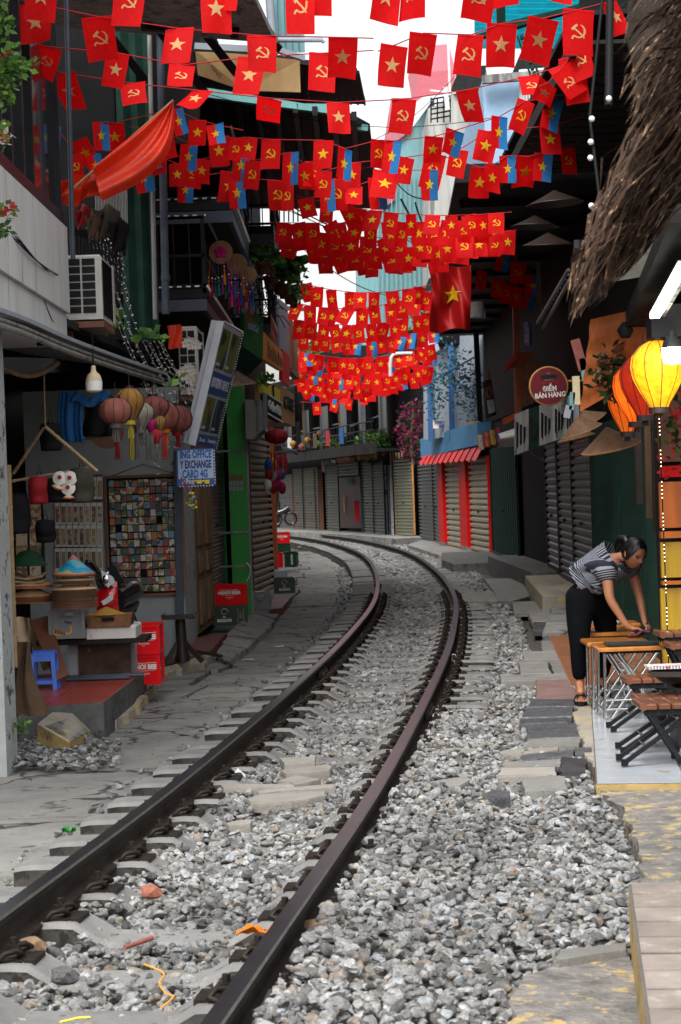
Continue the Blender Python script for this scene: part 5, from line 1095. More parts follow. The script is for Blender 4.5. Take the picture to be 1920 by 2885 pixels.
h2 = house('dark balcony house above the wooden door', [(-4.5, 20.4), (-1.95, 20.4), (-1.85, 25.6), (-4.5, 25.6)], 2.95, 8.5, 'wall_black')
h3 = house('dark house above the cream shutter and the coffee signs', [(-4.5, 25.65), (-1.62, 25.65), (-1.4, 34), (-4.5, 34)], 2.9, 8.2, 'wall_black')
h4 = house('dark house with brown slats past the orange sign', [(-4.5, 34.1), (-1.45, 34.1), (-1.33, 38.0), (-4.5, 38.0)], -.2, 8.0, 'wall_black')
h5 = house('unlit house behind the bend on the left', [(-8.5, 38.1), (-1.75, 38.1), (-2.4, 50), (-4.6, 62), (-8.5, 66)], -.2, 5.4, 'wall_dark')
bw_ = thing('ground_wall', None, None, (-2, 26, 0)); bw_['kind'] = 'structure'
m = MB(); m.slab([V((-4.5, 21.6, 2.95)), V((-1.84, 21.6, 2.95)), V((-1.80, 25.5, 2.95)), V((-1.75, 28.4, 2.95)), V((-1.53, 31.1, 2.95)), V((-1.30, 34.0, 2.95)), V((-4.5, 34.0, 2.95))], (0, 0, -3.2)); m.build('wall', M['wall_dark'], bw_)
S1 = [(-1.60, 23.8), (-1.50, 26.2)]
def face_left(label, a, b_, *k, **kw): return shutter(label, b_, a, *k, **kw)
# on the left side the street lies to the east, so run from far to near
def LS(label, near, far, z0, z1, pitch, m_, **kw):
    return shutter(label, near, far, z0, z1, pitch, m_, **kw)
LS('narrow slatted grey shutter left of the green pillar', (-1.72, 25.5), (-1.68, 28.3), .0, 2.9, .055, 'shut_grey', depth=.012, box=False, frame_m='green')
LS('slim grey shutter right of the green pillar', (-1.50, 28.5), (-1.44, 31.0), .0, 2.75, .06, 'shut_grey', depth=.012, box=False)
LS('ribbed cream shutter behind the grey crate, left side of the street', (-1.44, 31.2), (-1.22, 34.0), .0, 2.75, .105, 'shut_cream', depth=.05, box=False)
gp_ = thing('green_pillar', 'bright green pillar with stickers and strips of tape beside the beer crates', 'pillar', P(672, 1640, 25.2))
x0, x1 = P(640, 1200, 26.8).x, P(690, 1200, 26.8).x; sh_ = P(655, 1600, 25.1).x-P(641, 1200, 25.1).x
m = MB(); m.box(((x0+x1)/2, 27.0, 1.5), (x1-x0, .4, 3.2)); m.build('shaft', M['green'], gp_)
m = MB(); m.box((x1+.02, 26.84, 1.4), (.03, .03, 3.0)); m.build('punched_strip', M['wall_grey'], gp_)
for yy in (1270, 1500, 1595): m = MB(); m.box(((x0+x1)/2-.06, 26.79, P(665, yy, 26.8).z), (x1-x0+.2, .006, .03)); m.build('tape', M['wall_grey'], gp_)
for i in range(4):
    for j in range(3): m = MB(); p = P(650+i*10.5, 1345+j*16, 26.79); m.box(p, (.04, .006, .062)); m.build('sticker', M['lan_pink'] if j == 0 else M['white_panel'], gp_)
m = MB(); m.tube(catmull([P(695, 1585, 26.7), P(706, 1600, 26.7), P(704, 1622, 26.7), P(695, 1638, 26.7)], 5), .01, 6); m.build('hose', M['tube_white'], gp_)
op = thing('orange_post', 'rust orange square post at the edge of the left shop row', 'post', G(775, 1612, 0)); a = P(769, 1500, 37.2)
m = MB(); m.box((a.x, 37.3, 1.65), (.155, .2, 3.0)); m.build('shaft', M['orange_col'], op); m = MB(); m.box((a.x, 37.3, .12), (.2, .25, .1)); m.build('foot', M['wall_grey'], op)
# grey sign box, straw awning and fascia over the pillar
m = MB(); m.slab([P(690, 1125, 26.5), P(738, 1128, 26.5), P(742, 1210, 26.5), P(715, 1238, 26.5), P(693, 1236, 26.5)][::-1], (0, 1.0, 0)); tag(m.build('sign_box', M['wall_grey']), 'blank pale side of the sign box above the shutters', 'sign box')
m = MB(); m.slab([P(655, 1090, 24.6), P(648, 1078, 24.6), P(668, 1045, 24.6), P(727, 1080, 24.9)][::-1], (-.1, .6, .05)); tag(m.build('straw_awning', mk('thatch_pale', (.34, .26, .22), .9, var=.4, scale=40, bump=.8)), 'small straw mat awning above the green pillar', 'awning')

# --- tilted tall booking sign and the small exchange sign
sg = thing('booking_sign', 'tall tilted BOOKING OFFICE light box with four travel photos', 'sign', P(590, 1150, 19.4))
Fa, Fb, Fc, Fd = P(630, 908, 19.4), P(682, 938, 20.5), P(607, 1262, 20.5), P(550, 1254, 19.4)
NB = (Fb-Fa).cross(Fd-Fa).normalized(); NB = NB if NB.y > 0 else -NB
m = MB(); m.slab([Fa, Fb, Fc, Fd], NB*.12); m.build('face_box', M['alu_pale'], sg)
m = MB(); q = [P(612, 903, 19.35), P(632, 905, 19.35), P(551, 1256, 19.35), P(529, 1250, 19.35)]; m.slab(q[::-1], (0, .14, 0)); m.build('side_box', M['alu_pale'], sg)
nrm = (Fb-Fa).cross(Fd-Fa).normalized(); nrm = nrm if nrm.y < 0 else -nrm
def SF(u, v, o=.006): return Fa.lerp(Fb, u).lerp(Fd.lerp(Fc, u), v)+nrm*o
def sfr(name, u0, u1, v0, v1, mt_, o=.004, par=sg):
    m = MB(); m.slab([SF(u0, v0, o), SF(u1, v0, o), SF(u1, v1, o), SF(u0, v1, o)][::-1], -nrm*.003); return m.build(name, M[mt_], par)
for u0, u1, v0, v1 in ((.06, .48, .04, .36), (.54, .95, .04, .36), (.06, .48, .60, .88), (.54, .95, .60, .88)):
    sfr('photo', u0, u1, v0, v1, 'poster'); sfr('photo_caption', u0+.03, u0+.18, v1-.045, v1-.02, 'sign_pale', .008)
sfr('blue_band', 0, 1, .39, .575, 'sign_blue'); sfr('blue_band', 0, 1, .905, 1.0, 'sign_blue')
ux = (SF(1, .5)-SF(0, .5)); uy = (SF(.5, 0)-SF(.5, 1)); 
def sft(txt, u, v, size, sx, mt_='alu_pale', lw=.85):
    vs_, fs = text_mesh(txt, 1.0, ext=.002, off=.004); X0 = [p[0] for p in vs_]; Y0 = [p[1] for p in vs_]; wx = max(X0)-min(X0)
    b = MB(); b.add([SF(u, v, .009)+ux*(p[0]/wx*lw)-uy*0+uy*(p[1]*size)+nrm*p[2] for p in vs_], fs); b.build('lettering', M[mt_], sg)
sft('BOOKING OFFICE', .5, .482, .12, 1); sft('Tours', .25, .95, .05, 1, lw=.3); sft('Laundry', .72, .95, .05, 1, lw=.4)
m = MB()
for k in range(46):
    u = k/45; m.ball(SF(1.02, u, .01), .007, 4); m.ball(SF(u, -.01, .01), .007, 4) if k % 4 == 0 else None
m.build('light_beads', M['bulb_white'], sg)
s2 = thing('exchange_sign', 'blue and white currency exchange and sim card sign under the tilted light box', 'sign', P(555, 1300, 21))
A, C = P(504, 1368, 19.2), P(600, 1266, 19.2); cx, cz = (A.x+C.x)/2, (A.z+C.z)/2; w_, hh = C.x-A.x, C.z-A.z
m = MB(); m.box((cx, 19.25, cz), (w_+.03, .06, hh+.02)); m.build('box', M['sign_blue'], s2)
m = MB(); m.box((cx, 19.215, cz+hh*.09), (w_, .006, hh*.82)); m.build('pale_face', M['sign_pale'], s2)
def st2(txt, x, y, size, mt_, sx, **k):
    p = P(x, y, 19.2); wd = k.pop('wd', .302); vs_, fs = text_mesh(txt, size, ext=.003, **k); wx = max(q[0] for q in vs_)-min(q[0] for q in vs_); b = MB(); b.add([V((p.x+q[0]*wd/wx, 19.208-q[2], p.z+q[1])) for q in vs_], fs); b.build('lettering', M[mt_], s2)
st2('ING OFFICE', 552, 1281, .105, 'blue_print', .60, off=.004); st2('Y EXCHANGE', 552, 1309, .105, 'navy_print', .575, off=.004); st2('CARD 4G', 550, 1336, .105, 'blue_print', .66, off=.004, wd=.245); st2('st Price)', 530, 1357, .07, 'white_print', .75, off=.001, shear=.3, wd=.12)
for q in (562, 584):
    p = P(q, 1357, 19.195); m = MB(); m.box(p, (.045, .006, .035)); m.box(p+V((-.035, 0, .008)), (.04, .006, .012)); m.build('pointing_hand', M['yellow_print'], s2)
m = MB()
for k in range(12): m.ball(V((C.x+.012, 19.2, A.z+hh*(k+.5)/12)), .008, 4); m.ball(V((A.x+w_*(k+.5)/12, 19.2, A.z-.012)), .008, 4)
m.build('light_beads', M['bulb_white'], s2)
# --- shop signs in perspective
def signq(name, label, q, th, mt_, cat='sign', group=None):      # q: (x, y, Y) corners TL TR BR BL
    pts = [P(*k) for k in q]; nn = (pts[1]-pts[0]).cross(pts[3]-pts[0]).normalized(); nn = nn if nn.y < 0 else -nn
    t = thing(name, label, cat, pts[3], 0, group); m = MB(); m.slab([p for p in pts][::-1], -nn*th); m.build('board', M[mt_], t); return t, pts, nn
def signtext(t, pts, nn, txt, u, v, lw, lh, mt_, off=.003):
    vs_, fs = text_mesh(txt, 1.0, ext=.01, off=off); X0 = [p[0] for p in vs_]; wx = max(X0)-min(X0); yh = max(p[1] for p in vs_)-min(p[1] for p in vs_)
    b = MB(); b.add([(pts[0].lerp(pts[1], u+p[0]/wx*lw)).lerp(pts[3].lerp(pts[2], u+p[0]/wx*lw), v-p[1]/yh*lh)+nn*(.012+p[2]) for p in vs_], fs); b.build('lettering', M[mt_], t)
t, q, n_ = signq('coffee_sign', 'tall green sign reading COFFEE below the hanging tassels', [(687, 882, 26.8), (742, 890, 27.6), (742, 1016, 27.6), (688, 978, 26.8)], .05, 'green_sign' if 'green_sign' in M else 'green'); 
mk('green_sign', (.04, .17, .04), .5, var=.3, spots=((.30, .16, .03), .56, 1.6)); t.children[0].data.materials[0] = M['green_sign']
signtext(t, q, n_, 'COFFEE', .45, .35, .5, .18, 'sign_pale'); m = MB(); m.slab([P(648, 1020, 26.3), P(686, 975, 26.8), P(742, 1015, 27.6), P(700, 1060, 27.2)], (0, .05, .05)); m.build('underside', M['green_dark'], t)
t, q, n_ = signq('orange_sign', 'orange shop sign with dark ribbed strokes', [(743, 934, 27.6), (796, 992, 31), (797, 1044, 31), (745, 1012, 27.6)], .08, 'orange_print')
for k in range(9): m = MB(); u = .16+k*.09; m.slab([q[0].lerp(q[1], u).lerp(q[3].lerp(q[2], u), .25+.1*(k % 3))+n_*.02, q[0].lerp(q[1], u+.02).lerp(q[3].lerp(q[2], u+.02), .25+.1*(k % 3))+n_*.02, q[0].lerp(q[1], u+.02).lerp(q[3].lerp(q[2], u+.02), .9)+n_*.02, q[0].lerp(q[1], u).lerp(q[3].lerp(q[2], u), .9)+n_*.02], -n_*.01); m.build('stroke', M['ply_red'], t)
t, q, n_ = signq('red_sign', 'narrow red ribbed sign past the orange one', [(797, 985, 31.2), (817, 1004, 33), (817, 1092, 33), (795, 1070, 31.2)], .05, 'red_paint')
t, q, n_ = signq('lilac_panel', 'pale lilac wall panel behind the red sign', [(786, 840, 32), (812, 862, 34), (815, 1010, 34), (788, 985, 32)], .05, 'white_panel', 'panel')
t = thing('slatted_facade', 'brown wooden slats on the facade beside the flags', 'facade', P(822, 1045, 36))
for k in range(6): m = MB(); m.beam(P(812+k*4, 885+k*7, 35+.5*k), P(816+k*4, 1038+k*3, 35+.5*k), .07, .06, (0, 1, 0)); m.build('slat', M['ply_red'], t)
m = MB(); m.beam(P(808, 868, 34.9), P(852, 872, 35.5), .12, .06); m.beam(P(812, 1040, 35), P(836, 1064, 38), .12, .08); m.build('beam', M['old_wood'], t)
t, q, n_ = signq('yellow_sign', 'bright yellow sign split in two above the dark club sign', [(741, 1072, 27.0), (791, 1098, 29.5), (791, 1130, 29.5), (744, 1106, 27.0)], .06, 'yellow_print')
m = MB(); m.slab([q[0].lerp(q[1], .48).lerp(q[3].lerp(q[2], .48), -.02)+n_*.02, q[0].lerp(q[1], .54).lerp(q[3].lerp(q[2], .54), -.02)+n_*.02, q[0].lerp(q[1], .54).lerp(q[3].lerp(q[2], .54), 1)+n_*.02, q[0].lerp(q[1], .48).lerp(q[3].lerp(q[2], .48), 1)+n_*.02], -n_*.01); m.build('divider', M['dark'], t)
t, q, n_ = signq('club_sign', 'dark grey Coffee Club sign with bead lights around it', [(750, 1110, 27.0), (793, 1137, 29.5), (794, 1190, 29.5), (753, 1166, 27.0)], .08, 'wall_dark'); signtext(t, q, n_, 'Coffee Club', .5, .5, .82, .5, 'white_print', .006)
m = MB(); m.slab([P(741, 1105, 26.6), P(752, 1112, 26.9), P(755, 1208, 26.9), P(743, 1204, 26.6)][::-1], (0, .08, 0)); m.build('side_panel', M['wall_grey'], t)
m = MB()
for k in range(24): 
    for v in (0, 1): m.ball(q[0].lerp(q[1], k/23).lerp(q[3].lerp(q[2], k/23), v)+n_*.02, .012, 4)
m.build('light_beads', M['bulb_white'], t)
t, q, n_ = signq('tan_sign', 'tan sign with raised dark green letters past the club sign', [(793, 1088, 29.8), (829, 1110, 32), (832, 1202, 32), (795, 1186, 29.8)], .4, 'tan_b' if 'tan_b' in M else 'orange_print'); mk('tan_b', (.52, .27, .09), .6, var=.15); t.children[0].data.materials[0] = M['tan_b']
signtext(t, q, n_, 'CAFE', .5, .42, .75, .38, 'green_dark', .012)
t = thing('red_lantern_row', 'puffy faded red lantern squashed under the signs', 'lantern', P(780, 1230, 27.5)); b = lantern_mb(.24, .22, 14, 'round'); o = b.build('shade', M['cloth_red']); o.parent = t; t.scale = (.72, 1.8, .95); t.location.z -= .1
t = thing('white_tarp', 'white tarp corner hanging off the tan sign', 'tarp', P(840, 1260, 33)); m = MB(); m.slab([P(833, 1190, 32.5), P(846, 1185, 32.5), P(846, 1255, 33), P(838, 1250, 33)][::-1], (0, .03, 0)); m.slab([P(793, 1258, 31), P(842, 1275, 33), P(838, 1284, 33), P(800, 1270, 31)], (0, .02, .02)); m.build('sheet', M['white_panel'], t)
# souvenirs hanging at the corner: each piece on its own
r = random.Random(8); cl_ = ['cloth_blue', 'yellow_print', 'magenta', 'cloth_red', 'tassel_r', 'cloth_white', 'magenta', 'cloth_blue', 'white_print', 'cloth_red', 'magenta', 'tassel_r']
nm = ['dark blue', 'yellow', 'pink and white', 'small red', 'red', 'white', 'magenta', 'pale blue', 'white netted', 'crimson', 'lower pink', 'lowest red']
for k in range(12):
    p = P(758+(k % 4)*13+r.uniform(-3, 3), 1305+(k//4)*32+r.uniform(-6, 6), 33+.3*(k % 4)); m = MB(); m.ball(p, (.07, .07, .11), 8); m.tube([p, p+V((0, 0, .3))], .006, 4); tag(m.build('toy_bag', M[cl_[k]]), '%s souvenir pouch hanging by the cream shutter corner' % nm[k], 'pouch', 'souvenir pouches at the left corner')
for k in range(6):
    m = MB(); p = P(765+k*8, 1275, 33.2); m.beam(p, p-V((0, 0, .28+.05*(k % 3))), .03, .02, (0, 1, 0)); tag(m.build('hanging_ribbon', M['cloth_red' if k % 2 else 'bike_red']), 'red ribbon strip, number %s from the left above the pouches' % ['one', 'two', 'three', 'four', 'five', 'six'][k], 'ribbon', 'red ribbons above the pouches')
# --- balconies
def balcony(label, xw, xo, y0, y1, z, zr, bars=True, seed=1, beads=True):
    t = thing('balcony', label, 'balcony', V(((xw+xo)/2, (y0+y1)/2, z)))
    m = MB(); m.box(((xw+xo)/2, (y0+y1)/2, z), (xo-xw, y1-y0, .1)); m.build('floor', M['dark_metal'], t)
    m = MB(); 
    for q in (z-.12,): m.beam(V((xo-.03, y0, q)), V((xo-.03, y1, q)), .05, .12); m.beam(V((xw, y0+.03, q)), V((xo, y0+.03, q)), .05, .12)
    m.build('edge_beam', M['steel_tube'], t)
    m = MB()
    for q in (zr, z+.08, (z+zr)/2): m.beam(V((xo-.02, y0, q)), V((xo-.02, y1, q)), .03, .03); m.beam(V((xw, y0+.02, q)), V((xo, y0+.02, q)), .03, .03)
    for p in (V((xo-.02, y0+.02, 0)), V((xw+.02, y0+.02, 0)), V((xo-.02, y1-.02, 0))): m.beam(p+V((0, 0, z)), p+V((0, 0, zr)), .04, .04)
    m.build('rail_frame', M['dark_metal'], t)
    if bars:
        n = int((y1-y0)/.14)
        for k in range(1, n): m = MB(); p = V((xo-.02, y0+(y1-y0)*k/n, 0)); m.beam(p+V((0, 0, z)), p+V((0, 0, zr)), .014, .014); m.build('baluster', M['dark_metal'], t)
        n = max(2, int((xo-xw)/.14))
        for k in range(1, n): m = MB(); p = V((xw+(xo-xw)*k/n, y0+.02, 0)); m.beam(p+V((0, 0, z)), p+V((0, 0, zr)), .014, .014); m.build('baluster', M['dark_metal'], t)
    if beads:
        m = MB(); n = int((y1-y0)/.07)
        for k in range(n):
            for q in (z+.07, zr+.02): m.box(V((xo+.012, y0+(y1-y0)*k/n, q)), (.02, .02, .02))
        n = int((xo-xw)/.09)
        for k in range(n):
            for q in (z+.07, zr+.02): m.box(V((xw+(xo-xw)*k/n, y0-.012, q)), (.045, .02, .014))
        o = m.build('rope_light', M['bulb_white'], t); o['kind'] = 'stuff'
    return t
balcony('black metal balcony with rope lights above the second air conditioner', -1.95, -1.3, 20.5, 25.4, 3.72, 4.5)
balcony('upper black balcony slab with double rope lights', -1.95, -1.0, 20.5, 24.2, 4.62, 5.4, bars=False)
balcony('small far balcony under the flower pots', -1.5, -.92, 29, 32.8, 4.15, 4.75)
balcony('high black balcony with white bars behind the red flags', -1.6, -.75, 26.2, 29, 5.1, 5.75, beads=False)
m = MB()
for k in range(7): m.beam(P(762+k*13, 585, 27.5), P(762+k*13, 625, 27.5), .02, .02, (0, 1, 0))
tag(m.build('white_bars', M['wire_pale']), 'row of pale vertical window bars under the red flags', 'window bars')
m = MB(); m.tube([P(694, 545, 26.5), P(697, 622, 26.5)], .035, 8); tag(m.build('blue_pipe', M['blue_plastic']), 'short bright blue pipe high on the left facade', 'pipe')
# dream catchers with tassels
tas = ['tassel_o', 'tassel_r', 'tassel_b', 'tassel_g', 'tassel_p', 'tassel_o', 'tassel_p', 'magenta', 'tassel_b']
for i, (x, y, rr, Y, lb) in enumerate(((623, 711, .125, 21.0, 'round woven dreamcatcher with a pink lotus and many coloured tassels'), (668, 744, .115, 22.0, 'second plain woven dreamcatcher with hanging tassels'), (701, 775, .10, 23.0, 'third woven dreamcatcher, partly behind the others'))):
    p = P(x, y, Y); t = thing('dreamcatcher', lb, 'dreamcatcher', p)
    m = MB(); m.disc(p, (0.15, -1, 0), rr, .02, 28); m.build('disc', M['rattan'], t)
    m = MB()
    for k in range(8): m.tube([p+V((rr*(.15+.11*k)*cos(a), -.014, rr*(.15+.11*k)*sin(a))) for a in [q*2*pi/24 for q in range(25)]], .0028, 4)
    m.build('weave', M['straw'], t)
    if i == 0:
        for k in range(5): m = MB(); a = k*2*pi/5+.3; m.ball(p+V((.04*cos(a), -.025, .04*sin(a))), (.036, .01, .03), 8); m.build('petal', M['magenta'], t)
        m = MB(); m.ball(p+V((0, -.036, 0)), .014, 6); m.build('flower_centre', M['cloth_red'], t)
    for k in range(9 if i < 2 else 6):
        qx = (k-4)*.034+r.uniform(-.005, .005); l1 = rr*.8+r.uniform(.10, .30); q = p+V((qx, -.02, -l1))
        m = MB(); m.tube([p+V((qx*.8, -.02, -rr*.6)), q], .003, 4); m.tube([q+V((0, 0, .0)), q-V((0, 0, .03)), q-V((0, 0, .13))], [.006, .013, .018], 6); m.ball(q+V((0, 0, .02)), .016, 6); o = m.build('tassel', M[tas[(k+i*3) % 9]], t)
        m = MB(); m.ball(q+V((0, 0, .06)), .012, 6); m.build('bead', M['bead'], t)
t = thing('iron_grille', 'dark tangled wire grille under the flower pots', 'grille', P(740, 830, 25)); m = MB(); r = random.Random(3)
for k in range(150):
    a = P(700+r.uniform(0, 90), 700+r.uniform(0, 190)+0, 25+r.uniform(0, 3)); d = V((r.uniform(-.2, .2), r.uniform(-.1, .1), r.uniform(-.25, .25))); m.tube([a, a+d*.5+V((0, 0, .05)), a+d], .007, 3)
o = m.build('wires', M['dark_metal'], t); o['kind'] = 'stuff'
def pot(label, x, y, Y, rr, hh, plant=True, seed=0):
    p = P(x, y, Y); t = thing('flower_pot', label, 'flower pot', p, 0, 'flower pots on the left balcony'); m = MB(); m.lathe([(rr*.7, -hh/2), (rr*.95, hh*.35), (rr*1.08, hh*.36), (rr*1.08, hh/2), (rr*.9, hh/2), (rr*.85, hh*.3)], 14, Matrix.Translation(p)); m.build('pot', M['terracotta'], t)
    if plant: leafy('x', None, None, p+V((0, 0, hh/2+.10)), (.13, .13, .14), 46, .11, ['leaf_bright', 'leaf', 'leaf_dark'], seed=seed, parent=t)
for i, (x, y, Y, rr, hh, pl, lb) in enumerate(((745, 757, 24.5, .10, .13, True, 'long terracotta pot, highest on the grille'), (767, 768, 25, .05, .11, True, 'slim terracotta pot beside the highest one'), (760, 798, 25.3, .08, .17, False, 'square terracotta pot below the slim one'), (785, 812, 26, .075, .16, True, 'terracotta pot in the middle of the pot row'), (800, 826, 26.6, .075, .15, False, 'fifth terracotta pot going down the row'), (815, 842, 27.3, .075, .15, True, 'sixth terracotta pot, near the low flags'), (828, 852, 28, .07, .15, False, 'last terracotta pot at the lower end of the row'), (798, 785, 26.2, .05, .08, True, 'small red hanging pot among the leaves'))): pot(lb, x, y, Y, rr, hh, pl, i)
leafy('hanging_orchid_leaves', 'spray of green strap leaves above the terracotta pots', 'plant', P(795, 745, 25.5), (.3, .3, .16), 170, .18, ['leaf_bright', 'leaf', 'leaf_dark'], seed=21)
leafy('climbing_leaves', 'small climbing plant on the wire by the cream sign pole', 'plant', P(825, 800, 28), (.22, .3, .3), 120, .12, ['leaf', 'leaf_bright'], seed=22)
leafy('sign_plant', 'small plant growing over the yellow sign', 'plant', P(748, 1068, 26.6), (.12, .1, .10), 60, .09, ['leaf', 'leaf_bright'], seed=23)
# --- big roofs over the left houses
rf = thing('black_roof', 'black corrugated roof with a plywood ceiling sheet jutting over the street', 'roof', P(800, 250, 20))
def RQ(q, z): return [G(a*1.2245, b*1.2245, z) if z is not None else None for a, b in q]
z1 = 5.8
m = MB(); pts = [DX(448, 108, 19.0), DX(822, 168, 19.0), DX(842, 240, 21.4), DX(700, 238, 21.6), DX(440, 196, 21.6)]; m.slab(pts, (0, 0, .05)); m.build('sheet', M['roof_black'], rf)
m = MB(); pts = [DX(449, 114, 18.75), DX(690, 138, 18.85), DX(692, 212, 18.95), DX(560, 208, 18.95), DX(456, 172, 18.9)]; m.slab(pts[::-1], (0, .03, 0)); m.build('plywood', M['plywood'], rf)
vs_, fs = text_mesh('PANEL', .055, ext=.002); p0 = DX(498, 166, 18.7); b = MB(); b.add([p0+V((p[0]*.6+p[1]*.7, 0, -p[0]*.7+p[1]*.6)) for p in vs_], fs); b.build('lettering', M['green_dark'], rf)
m = MB(); m.beam(DX(448, 108, 18.6), DX(640, 118, 18.7), .1, .06); m.beam(DX(640, 115, 18.7), DX(700, 135, 18.8), .06, .05); m.build('edge_sheet', M['white_panel'], rf)
for k in range(9): m = MB(); m.beam(DX(705+k*15, 150+k*2, 19.2), DX(712+k*16, 232+k*1, 21.4), .02, .03); m.build('batten', M['dark_metal'], rf)
r2 = thing('lower_roof', 'broad dark roof with a teal gutter over the left pavement', 'roof', P(800, 300, 23))
m = MB(); pts = [DX(200, 180, 21.8), DX(455, 205, 22.0), DX(752, 246, 22.2), DX(852, 300, 23.6), DX(872, 480, 31), DX(640, 480, 31), DX(200, 480, 31)]; m.slab(pts, (0, 0, .08)); m.build('sheet', M['roof_black'], r2)
m = MB(); m.beam(DX(470, 214, 21.9), DX(755, 252, 22.1), .1, .10); m.beam(DX(755, 285, 23.2), DX(843, 296, 23.4), .1, .07); m.build('gutter', M['gutter'], r2)
for k in range(8): m = MB(); m.beam(DX(500+k*45, 225+k*6, 22.0), DX(560+k*38, 470, 30.5), .06, .1); m.build('rafter', M['dark_metal'], r2)
r3 = thing('high_roof', 'high balcony roof with black steel trusses at the top left', 'roof', P(500, 60, 18))
m = MB(); pts = [DX(80, -60, 15.8), DX(560, -60, 16.2), DX(625, 80, 17.6), DX(640, 100, 17.9), DX(100, 60, 17.6)]; m.slab(pts, (0, 0, .06)); m.build('ceiling', M['wall_grey'], r3)
for a, c in (((395, -20), (545, 170)), ((520, -20), (640, 112)), ((300, -20), (470, 210)), ((160, -40), (330, 180)), ((60, 30), (480, 60)), ((330, 60), (620, 80)), ((400, 15), (560, -20)), ((540, 80), (560, -30))): m = MB(); m.beam(DX(*a, 17.4), DX(*c, 18.3), .07, .07, (0, 1, 0)); m.build('truss', M['dark_metal'], r3)
m = MB(); m.slab([DX(30, -60, 19.5), DX(460, -60, 19.5), DX(460, 330, 19.5), DX(30, 330, 19.5)][::-1], (0, .2, 0)); o = m.build('dark_gable', M['wall_black'], r3)
t = thing('teal_tower', 'teal corrugated tower with a white drain pipe at the top of the picture', 'building', DX(660, 100, 24))
corr('sheet', DX(628, 118, 24.2), DX(697, 122, 24.6), (0, 0, 2.6), 'teal_wall', t, .12, .04); m = MB(); m.tube([DX(628, 100, 24), DX(618, -40, 24)], .05, 8); m.tube([DX(640, 92, 24), DX(742, 92, 24), DX(745, 98, 24)], .03, 6); m.build('pipe', M['white_panel'], t)
# --- string light net
r = random.Random(6)
for k in range(13):
    a = P(248+k*11, 640+k*7+r.uniform(-6, 6), 17.2+.12*k); c = P(420+k*9.5, 1075+r.uniform(-10, 40), 18.2+.15*k); mid = a.lerp(c, .5)-V((0, 0, .12+.05*r.random()))
    pts = catmull([a, mid, c], 12); m = MB(); m.tube(pts, .0035, 3); t = m.build('light_string', M['wire_pale']); tag(t, 'string of tiny white bulbs number %s from the left in the slanting curtain' % nums[k].replace('lowest', 'first'), 'light string', 'slanting light strings on the left facade')
    m = MB()
    for i in range(len(pts)-1):
        for u in (0,):
            p = pts[i].lerp(pts[i+1], u); d = V((r.uniform(-1, 1), r.uniform(-1, 0), r.uniform(-.6, .6))).normalized(); m.beam(p, p+d*.024, .007, .007)
    o = m.build('bulbs', M['bulb_white'], t); o['kind'] = 'stuff'
for k in range(12):
    a = P(400+k*12, 1085+r.uniform(-8, 8), 18.6+.1*k); pts = [a+V((.04*sin(q*1.3+k), .02*cos(q), -.075*q)) for q in range(r.randint(6, 13))]
    m = MB(); m.tube(pts, .003, 3); t = m.build('light_string', M['wire_pale']); tag(t, 'short hanging light string number %s from the left below the awning corner' % nums[k].replace('lowest', 'first'), 'light string', 'short light strings below the awning')
    m = MB()
    for p in pts: d = V((r.uniform(-1, 1), -.4, r.uniform(-.6, .6))).normalized(); m.beam(p, p+d*.03, .009, .009)
    o = m.build('bulbs', M['bulb_white'], t); o['kind'] = 'stuff'
# orchids and leaves
def orchid(label, pts_):
    t = thing('orchid', label, 'orchid', P(*pts_[0]))
    for x, y, Y in pts_:
        c = P(x, y, Y); m = MB()
        for k in range(5):
            a = k*2*pi/5+.3; e = V((cos(a), -.15, sin(a))); s_ = V((-sin(a), 0, cos(a))); m.add([c, c+e*.022+s_*.02, c+e*.048+s_*.012-V((0, .006, 0)), c+e*.048-s_*.012-V((0, .006, 0)), c+e*.022-s_*.02], [(0, 1, 2, 3, 4)])
        m.build('blossom', M['petal'], t); m = MB(); m.ball(c-V((0, .012, 0)), .009, 5); m.build('heart', M['yellow_print'], t)
    m = MB(); m.tube([P(*q)+V((0, .01, 0)) for q in pts_], .004, 4); m.build('stem', M['leaf'], t); return t
orchid('upper spray of white orchids against the second air conditioner', [(x_, y_, 20.0) for x_, y_ in ((524, 968), (533, 962), (542, 965), (550, 970), (558, 972), (538, 974))])
orchid('long lower spray of white orchids at the awning corner', [(x_, y_, 19.6) for x_, y_ in ((512, 1050), (524, 1040), (536, 1036), (545, 1046), (530, 1052), (520, 1060), (538, 1062), (552, 1056), (545, 1074), (533, 1070), (550, 1090), (540, 1100), (560, 1098), (556, 1114))])
for i, (x, y, s_) in enumerate(((340, 905, .1), (300, 945, .12), (415, 945, .12), (445, 930, .1), (462, 955, .1), (500, 1062, .10), (330, 920, .08))):
    leafy('vine_leaves', ['leaf pair right of the air conditioner', 'dark vine leaves under the air conditioner bracket', 'bright vine leaves in the middle of the light strings', 'vine leaf left of the red cloth', 'narrow bright leaves below the red cloth', 'single round leaf beside the orchids', 'small leaf hanging on the bracket edge'][i], 'leaves', P(x, y, 18.0), (.05, .03, .05), 7, s_, ['leaf_bright', 'leaf'], seed=30+i)
m = MB(); m.grid(lambda u, v: P(471+u*38+v*8+3*sin(v*5), 918+v*66-u*5, 18.4)+V((0, -.015*sin(u*7+v*4), 0)), 6, 8); o = m.build('red_cloth', M['satin']); tag(o, 'small plain red cloth flag hanging by the drain pipe', 'flag')
